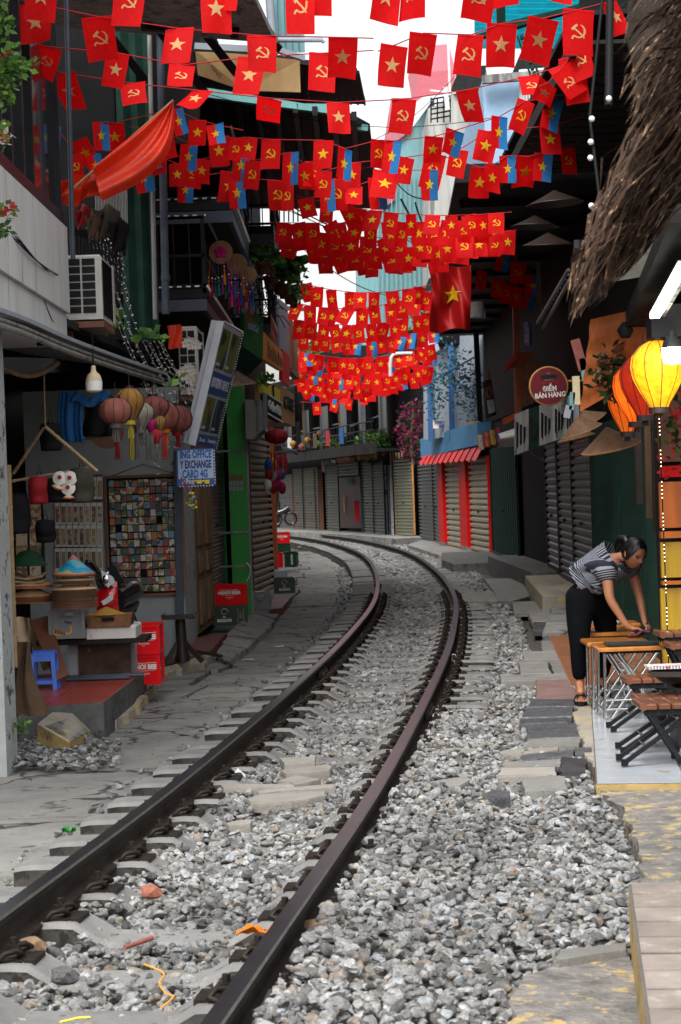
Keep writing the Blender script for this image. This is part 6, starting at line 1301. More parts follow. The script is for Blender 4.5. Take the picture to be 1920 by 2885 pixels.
# satin flags, clothes and net on the balcony
sf = thing('satin_flag', 'long orange red satin flag rolled on a slanting pole at the upper left', 'flag', P(300, 520, 16.5))
def satin(u, v):
    L_ = P(489, 285, 16.6); a = L_.lerp(P(262, 476, 16.4), v); c = L_.lerp(P(286, 560, 16.2), v); c = c+V((.22*sin(pi*v)*.9, 0, -.10*sin(pi*v)))
    p = a.lerp(c, u); return p+V((0, -.05*sin(u*9+v*2)*v-.03*sin(u*17), .01*sin(u*12)*v))
m = MB(); m.grid(satin, 26, 26); m.build('cloth', M['satin'], sf); m = MB(); m.tube([P(489, 283, 16.7), P(206, 532, 16.5)], .013, 6); m.build('pole', M['bamboo'], sf)
s2_ = thing('satin_flag', 'bunched orange red satin cloth draped behind the balcony pole', 'flag', P(200, 550, 16.6))
def satin2(u, v): return P(128+u*158, 498+v*82*(1-.35*abs(u-.55)*2)+10*sin(u*6), 16.6)+V((0, -.06*sin(u*15+v*3)-.04*sin(v*9+u*5), 0))
m = MB(); m.grid(satin2, 30, 14); m.build('cloth', M['satin'], s2_); m = MB(); m.tube([P(128, 482, 16.7), P(192, 532, 16.7)], .013, 6); m.build('pole', M['bamboo'], s2_)
for i, (lb, mt_, x, y, w_, hh) in enumerate((('crumpled red cloth on the balcony rail', 'cloth_red', 236, 612, .15, .16), ('olive grey shirt drying on the balcony rail', 'cloth_olive', 300, 625, .22, .24), ('black trousers drying on the balcony rail', 'cloth_black', 336, 668, .15, .28), ('grey towel drying beside the red cloth', 'tarp_brown', 262, 640, .10, .2))):
    p = P(x, y, 17.0-.1*i); m = MB(); m.grid(lambda u, v: V((p.x+(u-.5)*w_*(1-.2*v), p.y-.04*sin(u*10+v*4), p.z+(.5-v)*hh-.03*sin(u*8))), 10, 8); o = m.build('laundry', M[mt_]); o.modifiers.new('s', 'SOLIDIFY').thickness = .02; tag(o, lb, 'laundry', 'laundry on the left balcony')
t = thing('macrame_net', 'pale macrame string hanging on the dark balcony', 'macrame', P(320, 560, 17.5))
m = MB()
for k in range(22): x = 268+k*4.2; m.tube([P(x, 512+abs(k-11)*1.5, 17.5), P(x+2, 560+26*sin(k*.28), 17.5), P(x+3, 630, 17.5)], .004, 3)
m.build('strings', M['cloth_white'], t)
m = MB(); m.beam(P(205, 650, 17.2), P(355, 690, 19), .05, .05)
for k in range(14): m.beam(P(208+k*10, 652+k*3, 17.2), P(210+k*10, 800+k*2, 17.2), .015, .015, (0, 1, 0))
tag(m.build('balcony_rail', M['dark_metal']), 'black iron railing behind the light strings', 'railing')
# flowers creeping in at the top left edge
for i, (x, y, s_, n, mt_) in enumerate(((-5, 60, (.10, .1, .14), 90, ['leaf_bright', 'leaf']), (15, 190, (.12, .1, .17), 150, ['leaf_bright', 'leaf']), (60, 190, (.10, .08, .05), 50, ['leaf_bright', 'leaf']), (10, 270, (.05, .1, .09), 50, ['leaf_bright', 'leaf']), (10, 375, (.04, .1, .09), 40, ['petal_red', 'petal', 'leaf_bright']), (12, 590, (.08, .1, .05), 50, ['leaf_bright', 'leaf', 'petal_red']), (8, 650, (.05, .05, .05), 30, ['leaf']), (5, 170, (.03, .03, .05), 14, ['petal_red']))):
    leafy('flowering_creeper', ['topmost leafy twig at the left edge', 'largest leafy twig of the creeper at the left edge', 'thin twig reaching over the window frame', 'leafy twig below the big one', 'pink flower cluster at the left edge', 'leafy twig in front of the black cables', 'lowest small twig beside the cables', 'red blossom in the large twig'][i], 'creeper', P(x, y, 11.5), s_, n, .055, mt_, 'creeper twigs at the upper left edge', seed=50+i)
# ================================================================== RIGHT SIDE: shop row
FR = [(2.45, 13.6), (2.6, 14.5), (2.75, 16.9), (2.95, 20), (3.08, 24), (3.22, 28.3), (3.36, 33), (3.30, 36.7), (3.27, 43), (3.0, 47), (2.66, 51.5)]
def fr(y, o=0): return (float(np.interp(y, [p[1] for p in FR], [p[0] for p in FR]))+o, y)
wt = thing('shop_row_wall', None, None, (3.4, 30, 0)); wt['kind'] = 'structure'
m = MB(); pts = [V((x+.12, y, 3.0)) for x, y in FR]+[V((5.5, 51.5, 3.0)), V((5.5, 13.6, 3.0))]; m.slab(pts, (0, 0, -3.2)); m.build('wall', M['wall_black'], wt)
def RS(label, y0, y1, z0, z1, pitch, m_, **kw):      # near y0, far y1, street to the west
    return shutter(label, fr(y1, .0), fr(y0, .0), z0, z1, pitch, m_, **kw)
for k, (y0, y1, lb) in enumerate(((15.0, 16.6, 'dark green ribbed folding door right behind the tables'), (16.7, 18.6, 'dark green ribbed folding door beside the woman\'s head'), (18.7, 20.9, 'dark green ribbed folding door with a hanging padlock'), (21.0, 23.9, 'dark green ribbed folding door next to the grey shutters'))):
    RS(lb, y0, y1, .07, 2.3, .075, 'green_dark', depth=.025, vertical=True, name='folding_door', box=False, frame_m='green_dark', lock=(k == 2))
RS('dark grey roller shutter beside the green doors', 24.1, 26.9, .25, 2.28, .10, 'shut_dark', depth=.035)
RS('dull grey roller shutter, second from the green doors', 27.0, 29.3, .25, 2.28, .10, 'shut_dark', depth=.035)
RS('narrow dark shutter with a reddish tint next to the black doorway', 29.5, 31.8, .3, 2.28, .11, 'shut_dark', depth=.03)
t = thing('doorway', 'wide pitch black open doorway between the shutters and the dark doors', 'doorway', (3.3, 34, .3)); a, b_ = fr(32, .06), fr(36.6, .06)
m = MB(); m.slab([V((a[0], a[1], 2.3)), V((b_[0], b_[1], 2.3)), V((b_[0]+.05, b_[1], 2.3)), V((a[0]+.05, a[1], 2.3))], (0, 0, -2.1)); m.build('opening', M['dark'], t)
m = MB(); m.slab([P(1500, 1272, 30), P(1538, 1300, 31), P(1520, 1292, 31), P(1505, 1280, 30)][::-1], (0, .2, 0)); m.build('torn_cloth', M['cloth_white'], t)
RS('pair of dark green grey sheet doors beside the red shop', 36.8, 42.6, .17, 2.4, .45, 'green_dark', depth=.02, vertical=True, name='folding_door', box=False)
RS('right cream shutter of the red painted shop', 43.2, 46.2, .14, 2.28, .13, 'shut_cream', depth=.05, box=False, frame_m='red_paint')
RS('left cream shutter of the red painted shop', 47.6, 50.5, .14, 2.28, .13, 'shut_cream', depth=.05, box=False, frame_m='red_paint')
def post(name, label, cat, y0, y1, z0, z1, m_, out=.12):
    a, b_ = fr(y0, -out), fr(y1, -out); t = thing(name, label, cat, (a[0], a[1], z0)); m = MB(); m.slab([V((a[0], a[1], z1)), V((a[0]+.3, a[1], z1)), V((b_[0]+.3, b_[1], z1)), V((b_[0], b_[1], z1))], (0, 0, z0-z1)); m.build('shaft', M[m_], t); m = MB(); m.slab([V((a[0]-.02, a[1]-.02, z0+.08)), V((a[0]+.3, a[1]-.02, z0+.08)), V((b_[0]+.3, b_[1], z0+.08)), V((b_[0]-.02, b_[1], z0+.08))], (0, 0, -.08)); m.build('plinth', M['concrete'], t); return t
post('red_pillar', 'wide bright red pillar between the two cream shutters', 'pillar', 46.3, 47.5, .12, 2.45, 'red_paint')
post('red_pillar', 'narrow bright red pillar at the left edge of the red shop', 'pillar', 50.6, 51.5, .12, 2.45, 'red_paint')
# red pleated awning and blue fascia above it
t = thing('red_awning', 'bright red pleated awning over the red pillars', 'awning', (2.5, 48, 3.1))
a, b_ = V((2.12, 52.5, 2.24)), V((3.0, 43.0, 2.2)); n = 11
for k in range(n):
    p, q = a.lerp(b_, k/n), a.lerp(b_, (k+1)/n); m = MB(); m.add([p+V((.0, 0, 0)), q-V((.05, 0, .04)), q+V((.16, 0, .32)), p+V((.16, 0, .28))], [(0, 1, 2, 3)]); m.build('pleat', M['red_paint'], t)
t = thing('blue_fascia', 'blue painted ledge above the red awning', 'ledge', (2.4, 48, 3.5)); a, b_ = P(1185, 1258, 53), P(1345, 1215, 43.5); m = MB(); m.slab([a+V((0, 0, .2)), b_+V((0, 0, .2)), b_+V((1.2, 0, .2)), a+V((1.2, 0, .2))], (0, 0, -.5)); m.build('ledge', M['blue_fascia'], t)
for k in range(18): m = MB(); p = a.lerp(b_, (k+.5)/18)+V((.25, 0, -.34)); m.box(p, (.14, .34, .16)); m.build('bracket', M['wall_black'], t)
# blue framed vine house above
bh = thing('vine_house', 'blue framed upper floor with pale wall panels covered in hanging vines', 'house', (2.9, 47, 3.6))
m = MB(); m.slab([P(1195, 930, 50), P(1362, 930, 46), P(1362, 1215, 46), P(1195, 1240, 50)][::-1], (0, .3, 0)); m.build('pale_wall', M['white_panel'], bh)
for x0, Y0 in ((1215, 49.2), (1275, 47.6)): m = MB(); m.beam(P(x0-6, 930, Y0), P(x0, 1242, Y0), .13, .1, (0, 1, 0)); m.build('column', M['blue_frame'], bh)
m = MB(); m.beam(P(1340, 900, 45.4), P(1356, 1225, 45.4), .12, .1, (0, 1, 0)); m.build('black_column', M['dark'], bh)
m = MB(); m.beam(P(1190, 1092, 48.8), P(1330, 1010, 45.3), .03, .03); m.beam(P(1280, 1070, 48), P(1346, 1115, 46), .03, .03); m.build('cable', M['blue_frame'], bh)
m = MB(); m.box(P(1240, 1195, 48.6), (.34, .03, .2)); m.build('small_notice', M['white_print'], bh)
m = MB(); m.box(P(1240, 1186, 48.55), (.3, .03, .03)); m.box(P(1248, 1198, 48.55), (.2, .03, .05)); m.build('notice_print', M['blue_frame'], bh)
m = MB(); m.beam(P(1322, 1192, 45), P(1352, 1190, 45), .03, .05); m.beam(P(1322, 1192, 45), P(1322, 1215, 45), .03, .03, (0, 1, 0)); m.build('yellow_bracket', M['yellow_print'], bh)
r = random.Random(12); mk('vine_blue', (.03, .13, .17), .6, var=.4, trans=.2)
for i in range(9):
    x = 1205+i*17; y = 960+r.uniform(-20, 40)
    leafy('hanging_vine', 'dark blue green hanging vine, number %s from the left on the blue framed house' % nums[i].replace('lowest', 'first'), 'vine', P(x, y+110, 47.5-.2*i), (.16, .2, .95), 110, .10, ['vine_blue'], 'vines on the blue framed house', seed=60+i)
t = thing('bougainvillea', 'dark magenta flowering bush beside the blue framed house', 'shrub', P(1160, 1300, 54)); leafy('x', None, None, P(1160, 1215, 54), (.45, .5, .9), 620, .13, ['petal_mag', 'petal_mag', 'leaf_dark'], seed=70, parent=t); m = MB(); m.tube([P(1165, 1310, 54), P(1158, 1240, 54), P(1165, 1150, 54)], [.05, .04, .02], 6); m.build('stem', M['old_wood'], t)
# pale awning slats and the red flags beyond are built with the bunting
t = thing('pale_awning', 'small pale slatted awning under the big flag', 'awning', P(1220, 985, 44)); m = MB()
for k in range(12): u = k/12; m = MB(); m.slab([P(1185, 978, 44).lerp(P(1228, 952, 43), u), P(1185, 978, 44).lerp(P(1228, 952, 43), u+.07), P(1192, 1012, 43.5).lerp(P(1240, 985, 42.5), u+.07), P(1192, 1012, 43.5).lerp(P(1240, 985, 42.5), u)], (0, .02, .03)); m.build('slat', M['sign_pale'], t)
m = MB(); m.tube(catmull([P(1162, 996, 42), P(1120, 997, 42), P(1106, 1004, 42), P(1101, 1025, 42), P(1101, 1060, 42)], 5), .04, 8); tag(m.build('bent_pipe', M['tube_white']), 'white bent pipe end among the red flags', 'pipe')

# ---- upper dark storeys and canopies
house('dark upper storeys over the red shop and doorway', [(3.35, 30), (6, 30), (6, 46), (3.35, 44.8)], 3.0, 9.0, 'wall_black')
house('dark upper storeys over the green doors', [(3.1, 19), (6, 19), (6, 29.9), (3.3, 29.9)], 2.8, 7.0, 'wall_black')
house('near dark upper storey behind the straw fringe', [(2.75, 13.8), (6, 13.8), (6, 18.9), (2.95, 18.9)], 3.2, 7.0, 'wall_black')
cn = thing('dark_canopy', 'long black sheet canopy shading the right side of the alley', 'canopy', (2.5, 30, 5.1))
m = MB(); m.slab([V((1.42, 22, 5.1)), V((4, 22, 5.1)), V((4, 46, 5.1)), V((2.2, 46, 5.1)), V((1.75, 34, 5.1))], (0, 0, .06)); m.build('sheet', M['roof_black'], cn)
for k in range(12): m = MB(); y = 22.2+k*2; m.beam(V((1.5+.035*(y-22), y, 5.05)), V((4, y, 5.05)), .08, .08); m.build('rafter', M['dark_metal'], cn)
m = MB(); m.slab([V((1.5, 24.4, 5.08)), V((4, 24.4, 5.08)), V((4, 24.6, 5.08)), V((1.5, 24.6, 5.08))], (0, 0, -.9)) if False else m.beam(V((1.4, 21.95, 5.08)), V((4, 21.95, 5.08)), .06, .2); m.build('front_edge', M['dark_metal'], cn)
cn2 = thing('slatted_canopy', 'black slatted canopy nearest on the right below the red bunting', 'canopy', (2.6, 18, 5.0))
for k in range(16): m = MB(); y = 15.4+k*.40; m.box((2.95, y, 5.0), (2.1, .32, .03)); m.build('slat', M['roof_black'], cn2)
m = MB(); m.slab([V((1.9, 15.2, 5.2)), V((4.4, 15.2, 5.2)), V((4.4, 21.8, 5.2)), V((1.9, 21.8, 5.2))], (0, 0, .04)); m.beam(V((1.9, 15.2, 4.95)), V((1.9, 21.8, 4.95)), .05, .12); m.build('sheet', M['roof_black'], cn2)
# balcony rails, posts and odd lit edges in the dark
balcony('narrow black balcony with pale rope lights in the dark right side', 3.2, 2.55, 17.0, 21.0, 3.2, 3.9, beads=False) if False else None
m = MB(); m.beam(P(1515, 910, 24), P(1602, 760, 20), .03, .03); m.beam(P(1530, 925, 24), P(1605, 790, 20), .03, .03)
for k in range(14): m.ball(P(1520, 912, 24).lerp(P(1602, 775, 20), k/13), .012, 4)
tag(m.build('stair_rail', M['wire_pale']), 'pale edged stair rail slanting up in the dark right side', 'railing')
m = MB(); m.beam(P(1450, 700, 30), P(1462, 1200, 30), .10, .08, (0, 1, 0)); tag(m.build('timber_column', M['orange_col']), 'tall dim orange timber post in the dark right facade', 'post')
m = MB(); m.beam(P(1516, 740, 27), P(1524, 905, 27), .05, .05, (0, 1, 0)); tag(m.build('timber_column', M['old_wood']), 'pale upright plank beside the stair rail', 'post')
t = thing('window_lattice', 'orange wooden lattice window above the shop sign boards', 'window', P(1485, 1080, 29.5))
for k in range(4): m = MB(); m.beam(P(1456+k*18, 1030-k*4, 29.5), P(1462+k*18, 1150-k*6, 29.5), .05, .04, (0, 1, 0)); m.build('bar', M['orange_col'], t)
for k in range(4): m = MB(); m.beam(P(1452, 1050+k*28, 29.4), P(1516, 1030+k*26, 29.4), .03, .03); m.build('crossbar', M['orange_col'], t)
m = MB(); m.slab([P(1424, 1035, 29.3), P(1462, 995, 29), P(1510, 1000, 29), P(1470, 1040, 29.3)], (0, .05, .03)); m.build('hood', M['orange_col'], t); m = MB(); m.beam(P(1424, 1040, 29.2), P(1463, 998, 28.9), .02, .09); m.build('red_trim', M['cloth_red'], t)
t = thing('cloud_sign', 'lilac cloud shaped sign plate seen edge on', 'sign', P(1490, 935, 27))
m = MB()
for k, (x, y) in enumerate(((1487, 918), (1490, 932), (1489, 950), (1490, 962))): m.disc(P(x, y, 27), (1, -.6, 0), .055, .06, 12)
m.build('face', M['lilac'] if 'lilac' in M else mk('lilac', (.22, .18, .36), .5), t); m = MB(); m.box(P(1480, 942, 27.05), (.03, .1, .30)); m.build('side', M['cloth_red'], t)
# round red sign
rs_ = thing('round_sign', 'round dark red coffee sign with gold rim reading DIEM BAN HANG', 'sign', P(1546, 1150, 21.5)); rs_['label'] = 'round dark red coffee sign with a gold rim hung on a bracket'
c = P(1546, 1088, 21.5); R_ = 53/5600*21.5
m = MB(); m.disc(c, (0, 1, 0), R_*.95, .06, 48); m.build('disc', mk('sign_wine', (.13, .004, .012), .3, var=.1), rs_)
m = MB(); m.tube([c+V((R_*cos(a), -.01, R_*sin(a))) for a in [q*2*pi/48 for q in range(49)]], .012, 8); m.build('rim', M['oat'], rs_)
def rt(txt, dx, dz, size, m_, **k): letter('lettering', txt, frame(c+V((dx, -.034, dz)), (1, 0, .05), (-.05, 0, 1)), size, M[m_], rs_, ext=.002, **k)
rt('ĐIỂM', .01, -.03, .075, 'white_print', off=.002, sx=.85); rt('BÁN HÀNG', .012, -.10, .075, 'white_print', off=.002, sx=.85); rt('Chuyên Gia Cà Phê', 0, .035, .028, 'cloth_red', off=.0008)
m = MB(); m.box(c+V((0, -.034, .10)), (.17, .004, .045)); m.build('badge', M['black_print'], rs_); rt('KING COFFEE', 0, .10, .026, 'gold_print', off=.0006); rt('THE', 0, .135, .02, 'gold_print')
m = MB()
for k in range(5): m.box(c+V((-.04+.02*k, -.036, .065)), (.008, .004, .008))
m.build('stars', M['gold_print'], rs_); m = MB(); m.beam(c+V((R_, .0, .05)), c+V((R_+.3, .0, .05)), .02, .02); m.build('arm', M['oat'], rs_)
# row of shop boards below
sb = [(1450, 1168, 1490, 1152, 1283, 1268, 'wall_grey', 'faded chequered board, leftmost of the board row under the round sign'), (1490, 1152, 1520, 1142, 1268, 1256, 'green_dark', 'plain dark board next to the chequered one'), (1520, 1142, 1560, 1130, 1256, 1243, 'wall_grey', 'board with faded white pictures, third of the row'), (1560, 1130, 1595, 1120, 1243, 1230, 'peel', 'pale board with dark cut shapes, fourth of the row'), (1595, 1118, 1622, 1105, 1230, 1218, 'white_panel', 'bluish white board at the right end of the row')]
for i, (x0, y0, x1, y1, yb0, yb1, mt_, lb) in enumerate(sb):
    t, q, n_ = signq('shop_board', lb, [(x0, y0, 24-i*.6), (x1, y1, 23.4-i*.6), (x1, yb1, 23.4-i*.6), (x0, yb0, 24-i*.6)], .04, mt_, 'board', 'shop boards under the round sign')
    for k in range(3):
        m = MB(); u = .2+.25*k; m.slab([q[0].lerp(q[1], u).lerp(q[3].lerp(q[2], u), .2+.1*k)+n_*.012, q[0].lerp(q[1], u+.12).lerp(q[3].lerp(q[2], u+.12), .25+.08*k)+n_*.012, q[0].lerp(q[1], u+.10).lerp(q[3].lerp(q[2], u+.1), .85-.1*k)+n_*.012, q[0].lerp(q[1], u).lerp(q[3].lerp(q[2], u), .8)+n_*.012], -n_*.008); m.build('printed_shape', M['wall_black' if mt_ != 'green_dark' else 'wall_dark'], t)
m = MB(); m.grid(lambda u, v: P(1405+u*48, 1222-u*16+v*(52-14*(1-u))-6*sin(pi*v), 26)+V((0, .25*(v-.5)**2*4-.2, 0)), 8, 10); tag(m.build('rolled_awning', M['cloth_white']), 'rolled up white awning left of the board row', 'awning')
t = thing('cloth_bunting', 'folded colourful printed cloths hanging at the end of the red awning', 'cloth', P(1365, 1240, 38))
for k in range(4): m = MB(); m.grid(lambda u, v: P(1342+k*17+u*18+v*6, 1225-k*7+v*42, 38-k)+V((0, .05*sin(u*6), 0)), 4, 5); m.build('cloth', M['print_cloth'], t)
m = MB(); m.slab([P(1416, 1180, 27), P(1450, 1163, 26.6), P(1450, 1180, 26.6), P(1420, 1197, 27)][::-1], (0, .04, 0)); tag(m.build('wooden_ledge', M['orange_col']), 'short orange wooden ledge left of the boards', 'ledge')
for i, q in enumerate((((1362, 1075, 36), (1385, 1068, 36), (1400, 1168, 36), (1370, 1180, 36)),)):
    t, qq, n_ = signq('beer_board', 'dark slanted board with pale letters in the shade', [q[0], q[1], q[2], q[3]], .05, 'wall_dark'); signtext(t, qq, n_, 'NOV', .5, .35, .8, .35, 'lan_pink'); m = MB(); m.slab([P(1372, 1128, 35.9), P(1392, 1124, 35.9), P(1396, 1160, 35.9), P(1378, 1166, 35.9)][::-1], (0, .02, 0)); m.build('picture', M['wall_grey'], t)
m = MB(); m.slab([P(1376, 1036, 36), P(1386, 1070, 36), P(1370, 1078, 36)], (0, .03, 0)); tag(m.build('pennant', M['lan_dusk']), 'small dull pink pennant above the dark slanted board', 'pennant')
m = MB(); m.lathe([(.12, -.12), (.12, .10), (.09, .12)], 14, Matrix.Translation(P(1344, 873, 30))); m.box(P(1356, 885, 30), (.12, .1, .12)); tag(m.build('street_lamp', M['tube_white']), 'small white lamp box beside the big flag', 'lamp')
# straw hat lamps
mk('straw_dark', (.10, .055, .03), .8, var=.3, scale=20); hl = hat_mesh(.21, .15, 'straw_dark', 'rattan'); hl0 = hat_mesh(.21, .15, 'straw_shaded' if 'straw_shaded' in M else 'old_wood', 'dark_wood'); hl0.materials[0] = mk('straw_shaded', (.018, .009, .004), .85, var=.3)  # darkened straw copies; the canopy's shade is put into the upper hats
for i, (x, y, Y, s_, rx, ry, lb) in enumerate(((1565, 575, 17.5, 1.35, 0, .05, 'huge straw hat shade, highest in the dark under the canopy'), (1508, 640, 20, 1.3, 0, -.05, 'straw hat shade left of the middle in the dark canopy'), (1545, 690, 18.5, 1.25, .1, 0, 'large straw hat shade below the other two in the dark'),
     (1722, 1262, 13.6, 1.1, .12, .2, 'large straw hat shade in front of the green doors'), (1640, 1215, 17.5, 1.0, .1, .35, 'tilted straw hat shade, lower of the far pair by the boards'), (1625, 1235, 19, 1.0, 0, .2, 'straw hat shade peeking from behind the far pair'), (1660, 1190, 18, .95, .1, .5, 'steeply tilted straw hat shade, upper of the far pair'))):
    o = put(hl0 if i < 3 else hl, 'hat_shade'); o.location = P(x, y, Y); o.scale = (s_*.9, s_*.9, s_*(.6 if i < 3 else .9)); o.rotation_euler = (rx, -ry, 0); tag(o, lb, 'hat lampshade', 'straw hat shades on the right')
for k in range(5):
    m = MB(); m.ball(P([1668, 1665, 1664, 1667, 1716][k], [335, 400, 445, 580, 278][k], 13.5), .022, 8); tag(m.build('fairy_bulb', M['bulb_white']), 'small round bulb %s at the dark edge left of the straw' % ['second from the top', 'third from the top', 'fourth from the top', 'lowest', 'topmost'][k], 'bulb', 'round bulbs on the right edge')
m = MB(); m.tube([P(1700, -20, 14), P(1662, 330, 13.6), P(1690, 560, 13.4), P(1650, 800, 13.2)], .012, 5); m.tube([P(1720, -20, 14), P(1715, 300, 13.6)], .03, 6); tag(m.build('cable', M['wire']), 'black cable along the edge behind the straw fringe', 'cable')

# ---- yellow front with lights, awning, lanterns
yp = thing('wooden_shopfront', 'weathered yellow and orange wooden shop front with a string of lights on its edge', 'shop front', P(1890, 1870, 13.5))
mk('yellow_wood', (.50, .30, .012), .45, var=.3, scale=3, streak=3, spots=((.10, .06, .02), .68, 6)); mk('orange_wood', (.50, .12, .008), .45, var=.3, scale=3, streak=3, spots=((.12, .04, .01), .68, 6))
def ybox(x0, y0, x1, y1, mt_, nm_='panel', d=.05, Y=13.5):
    A_, C_ = P(x0, y1, Y), P(x1, y0, Y); m = MB(); m.box(((A_.x+C_.x)/2, Y+d/2, (A_.z+C_.z)/2), (abs(C_.x-A_.x), d, abs(C_.z-A_.z))); return m.build(nm_, M[mt_], yp)
ybox(1862, 1350, 2100, 1488, 'orange_wood'); ybox(1866, 1520, 2100, 1628, 'yellow_wood'); ybox(1870, 1650, 2100, 1900, 'yellow_wood'); ybox(1862, 1305, 2100, 1345, 'red_paint'); ybox(1864, 1490, 2100, 1517, 'orange_wood', 'rail', .09, 13.44); ybox(1868, 1630, 2100, 1648, 'orange_wood', 'rail', .09, 13.44)
ybox(1858, 1000, 2100, 1302, 'ply_red', 'upper_panel', .05, 13.6)
m = MB(); m.box((P(1872, 1500, 13.7).x+.75, 13.9, 1.4), (1.5, .3, 2.9)); m.build('back', M['wall_dark'], yp)
leafy('plant_painting', None, None, P(1895, 1180, 13.35), (.14, .06, .45), 160, .07, ['leaf', 'petal_red', 'leaf_dark'], seed=81, parent=yp)
mk('led', (.9, .8, .6), .4, emit=((1, .78, .45), 4)); m = MB(); m.tube([P(1858, 1180, 13.3), P(1885, 1880, 13.3)], .004, 4); t = m.build('led_string', M['wire']); tag(t, 'string of glowing warm white dots down the edge of the yellow front', 'light string')
m = MB()
for k in range(64):
    if k % 8 < 5: m.ball(P(1858, 1180, 13.28).lerp(P(1885, 1880, 13.28), k/63), .0036, 5)
o = m.build('dots', M['led'], t); o['kind'] = 'stuff'
for i, (x, mt_) in enumerate(((1795, 'dark_wood'), (1822, 'tarp_brown'), (1842, 'dark_wood'))):
    m = MB(); m.beam(P(x, 1140, 14.4), P(x+8, 1420+i*40, 14.4), .045, .05, (0, 1, 0)); tag(m.build('timber_column', M[mt_]), ['narrow black', 'dull brown', 'rightmost black'][i]+' timber strip between the green doors and the yellow front', 'post')
# canopy over the cafe
ca = thing('cafe_canopy', 'low corrugated translucent canopy above the cafe lanterns', 'canopy', (2.4, 11, 3.1))
mk('canopy_sheet', (.22, .23, .19), .35, var=.3, streak=2, trans=.35); pts = [P(1560, 900, 13.9), P(1700, 690, 11.6), P(1990, 600, 9.8), P(1990, 790, 12.0), P(1800, 900, 13.9)]
corr('sheet', V((1.45, 11.6, 3.05)), V((1.62, 13.3, 2.96)), (2.0, -.1, .25), 'canopy_sheet', ca, .14, .03)
m = MB(); m.beam(P(1930, 600, 10.2), P(1800, 900, 12.6), .16, .10); m.build('beam', M['wall_dark'], ca)
m = MB(); m.beam(V((1.43, 11.6, 3.03)), V((1.6, 13.3, 2.94)), .03, .05); m.build('edge', M['dark_metal'], ca)
oc = thing('orange_sheet', 'orange lit printed tarp with dark leaf pattern under the canopy', 'tarp', P(1720, 1000, 13.4)); mk('tarp_orange', (.48, .13, .03), .6, var=.25, scale=10, bump=.2, trans=.3)
m = MB(); m.grid(lambda u, v: P(1665+u*175-v*30, 900-u*40+v*(260-u*60), 13.4-u*.8)+V((0, .04*sin(v*22), 0)), 14, 16); m.build('sheet', M['tarp_orange'], oc)
leafy('x', None, None, P(1730, 1060, 12.9), (.14, .05, .22), 230, .075, ['leaf_dark', 'leaf_dark', 'ply_red'], seed=84, parent=oc)
tb_ = thing('tube_light', 'glowing white fluorescent tube lamp under the canopy', 'lamp', P(1890, 800, 11.5)); mk('tube_glow', (.9, .95, 1), .4, emit=((.8, .95, 1), 4.0))
m = MB(); m.beam(P(1926, 745, 10.6), P(1845, 890, 11.6), .055, .03); m.build('tube', M['tube_glow'], tb_); m = MB(); m.beam(P(1934, 740, 10.62), P(1853, 885, 11.62), .09, .03); m.build('housing', M['wall_grey'], tb_)
m = MB(); m.box(P(1890, 925, 11.9), (.26, .2, .11)); tag(m.build('speaker_box', M['dark_metal']), 'dark box fixed above the yellow lantern', 'box')
mk('lan_yellow', (.75, .46, .02), .6, var=.4, scale=24, trans=.45, emit=((1, .5, .01), .06)); mk('lan_orange', (.75, .17, .01), .6, var=.25, scale=16, trans=.4, emit=((1, .20, .01), .30)); mk('lan_red', (.6, .04, .01), .6, var=.25, scale=16, trans=.4, emit=((1, .05, .01), .15))
for lb, x, yb, w_, hpx, Y, mt_ in (('big glowing yellow silk lantern nearest the lamp', 1857, 1150, 160, 190, 11.9, 'lan_yellow'), ('glowing red orange silk lantern tucked behind the yellow one', 1818, 1172, 140, 178, 12.4, 'lan_red'), ('glowing orange silk lantern, third in the row', 1795, 1190, 135, 170, 12.8, 'lan_orange'), ('dim orange silk lantern at the far end of the row', 1768, 1218, 112, 165, 13.2, 'lan_orange')):
    p = P(x, yb, Y); lantern(lb, p, w_/2*Y/5600, hpx*Y/5600, mt_, 'glowing silk lanterns over the cafe', 'onion', 'dark_wood', tl=.03)
pl = P(1857, 1060, 11.9)
for (x, y, Y, e_, c_) in ((1857, 1055, 11.9, 1.6, (1, .6, .15)), (1795, 1110, 12.8, 1.6, (1, .35, .08))):
    l = bpy.data.lights.new('lantern_light', 'POINT'); l.energy = e_; l.color = c_; l.shadow_soft_size = .06; lo = bpy.data.objects.new('lantern_light', l); COL.objects.link(lo); lo.location = P(x, y, Y)
bl = thing('lamp_bulb', 'blazing white bulb lamp with a dark cap in front of the yellow lantern', 'lamp', P(1895, 985, 11.4)); c = P(1895, 990, 11.4); mk('bulb_glow', (1, 1, .95), .4, emit=((1, .93, .78), 30))
m = MB(); m.lathe([(.002, -.075), (.05, -.065), (.062, -.02), (.06, .02)], 20, Matrix.Translation(c)); m.build('glass', M['bulb_glow'], bl); m = MB(); m.lathe([(.062, .02), (.05, .06), (.025, .085), (.02, .12)], 16, Matrix.Translation(c)); m.build('cap', M['dark_metal'], bl)
l = bpy.data.lights.new('bulb_light', 'POINT'); l.energy = 4; l.color = (1, .88, .7); l.shadow_soft_size = .07; lo = bpy.data.objects.new('bulb_light', l); COL.objects.link(lo); lo.location = c-V((0, .16, .05))
m = MB(); m.lathe([(.03, -.05), (.055, .0), (.02, .05)], 10, Matrix.Translation(P(1762, 930, 12.6))); m.tube([P(1762, 920, 12.6), P(1800, 900, 12.2), P(1850, 895, 12)], .005, 4); tag(m.build('dark_lamp', M['dark_metal']), 'small unlit black lamp on a curved wire over the orange tarp', 'lamp')
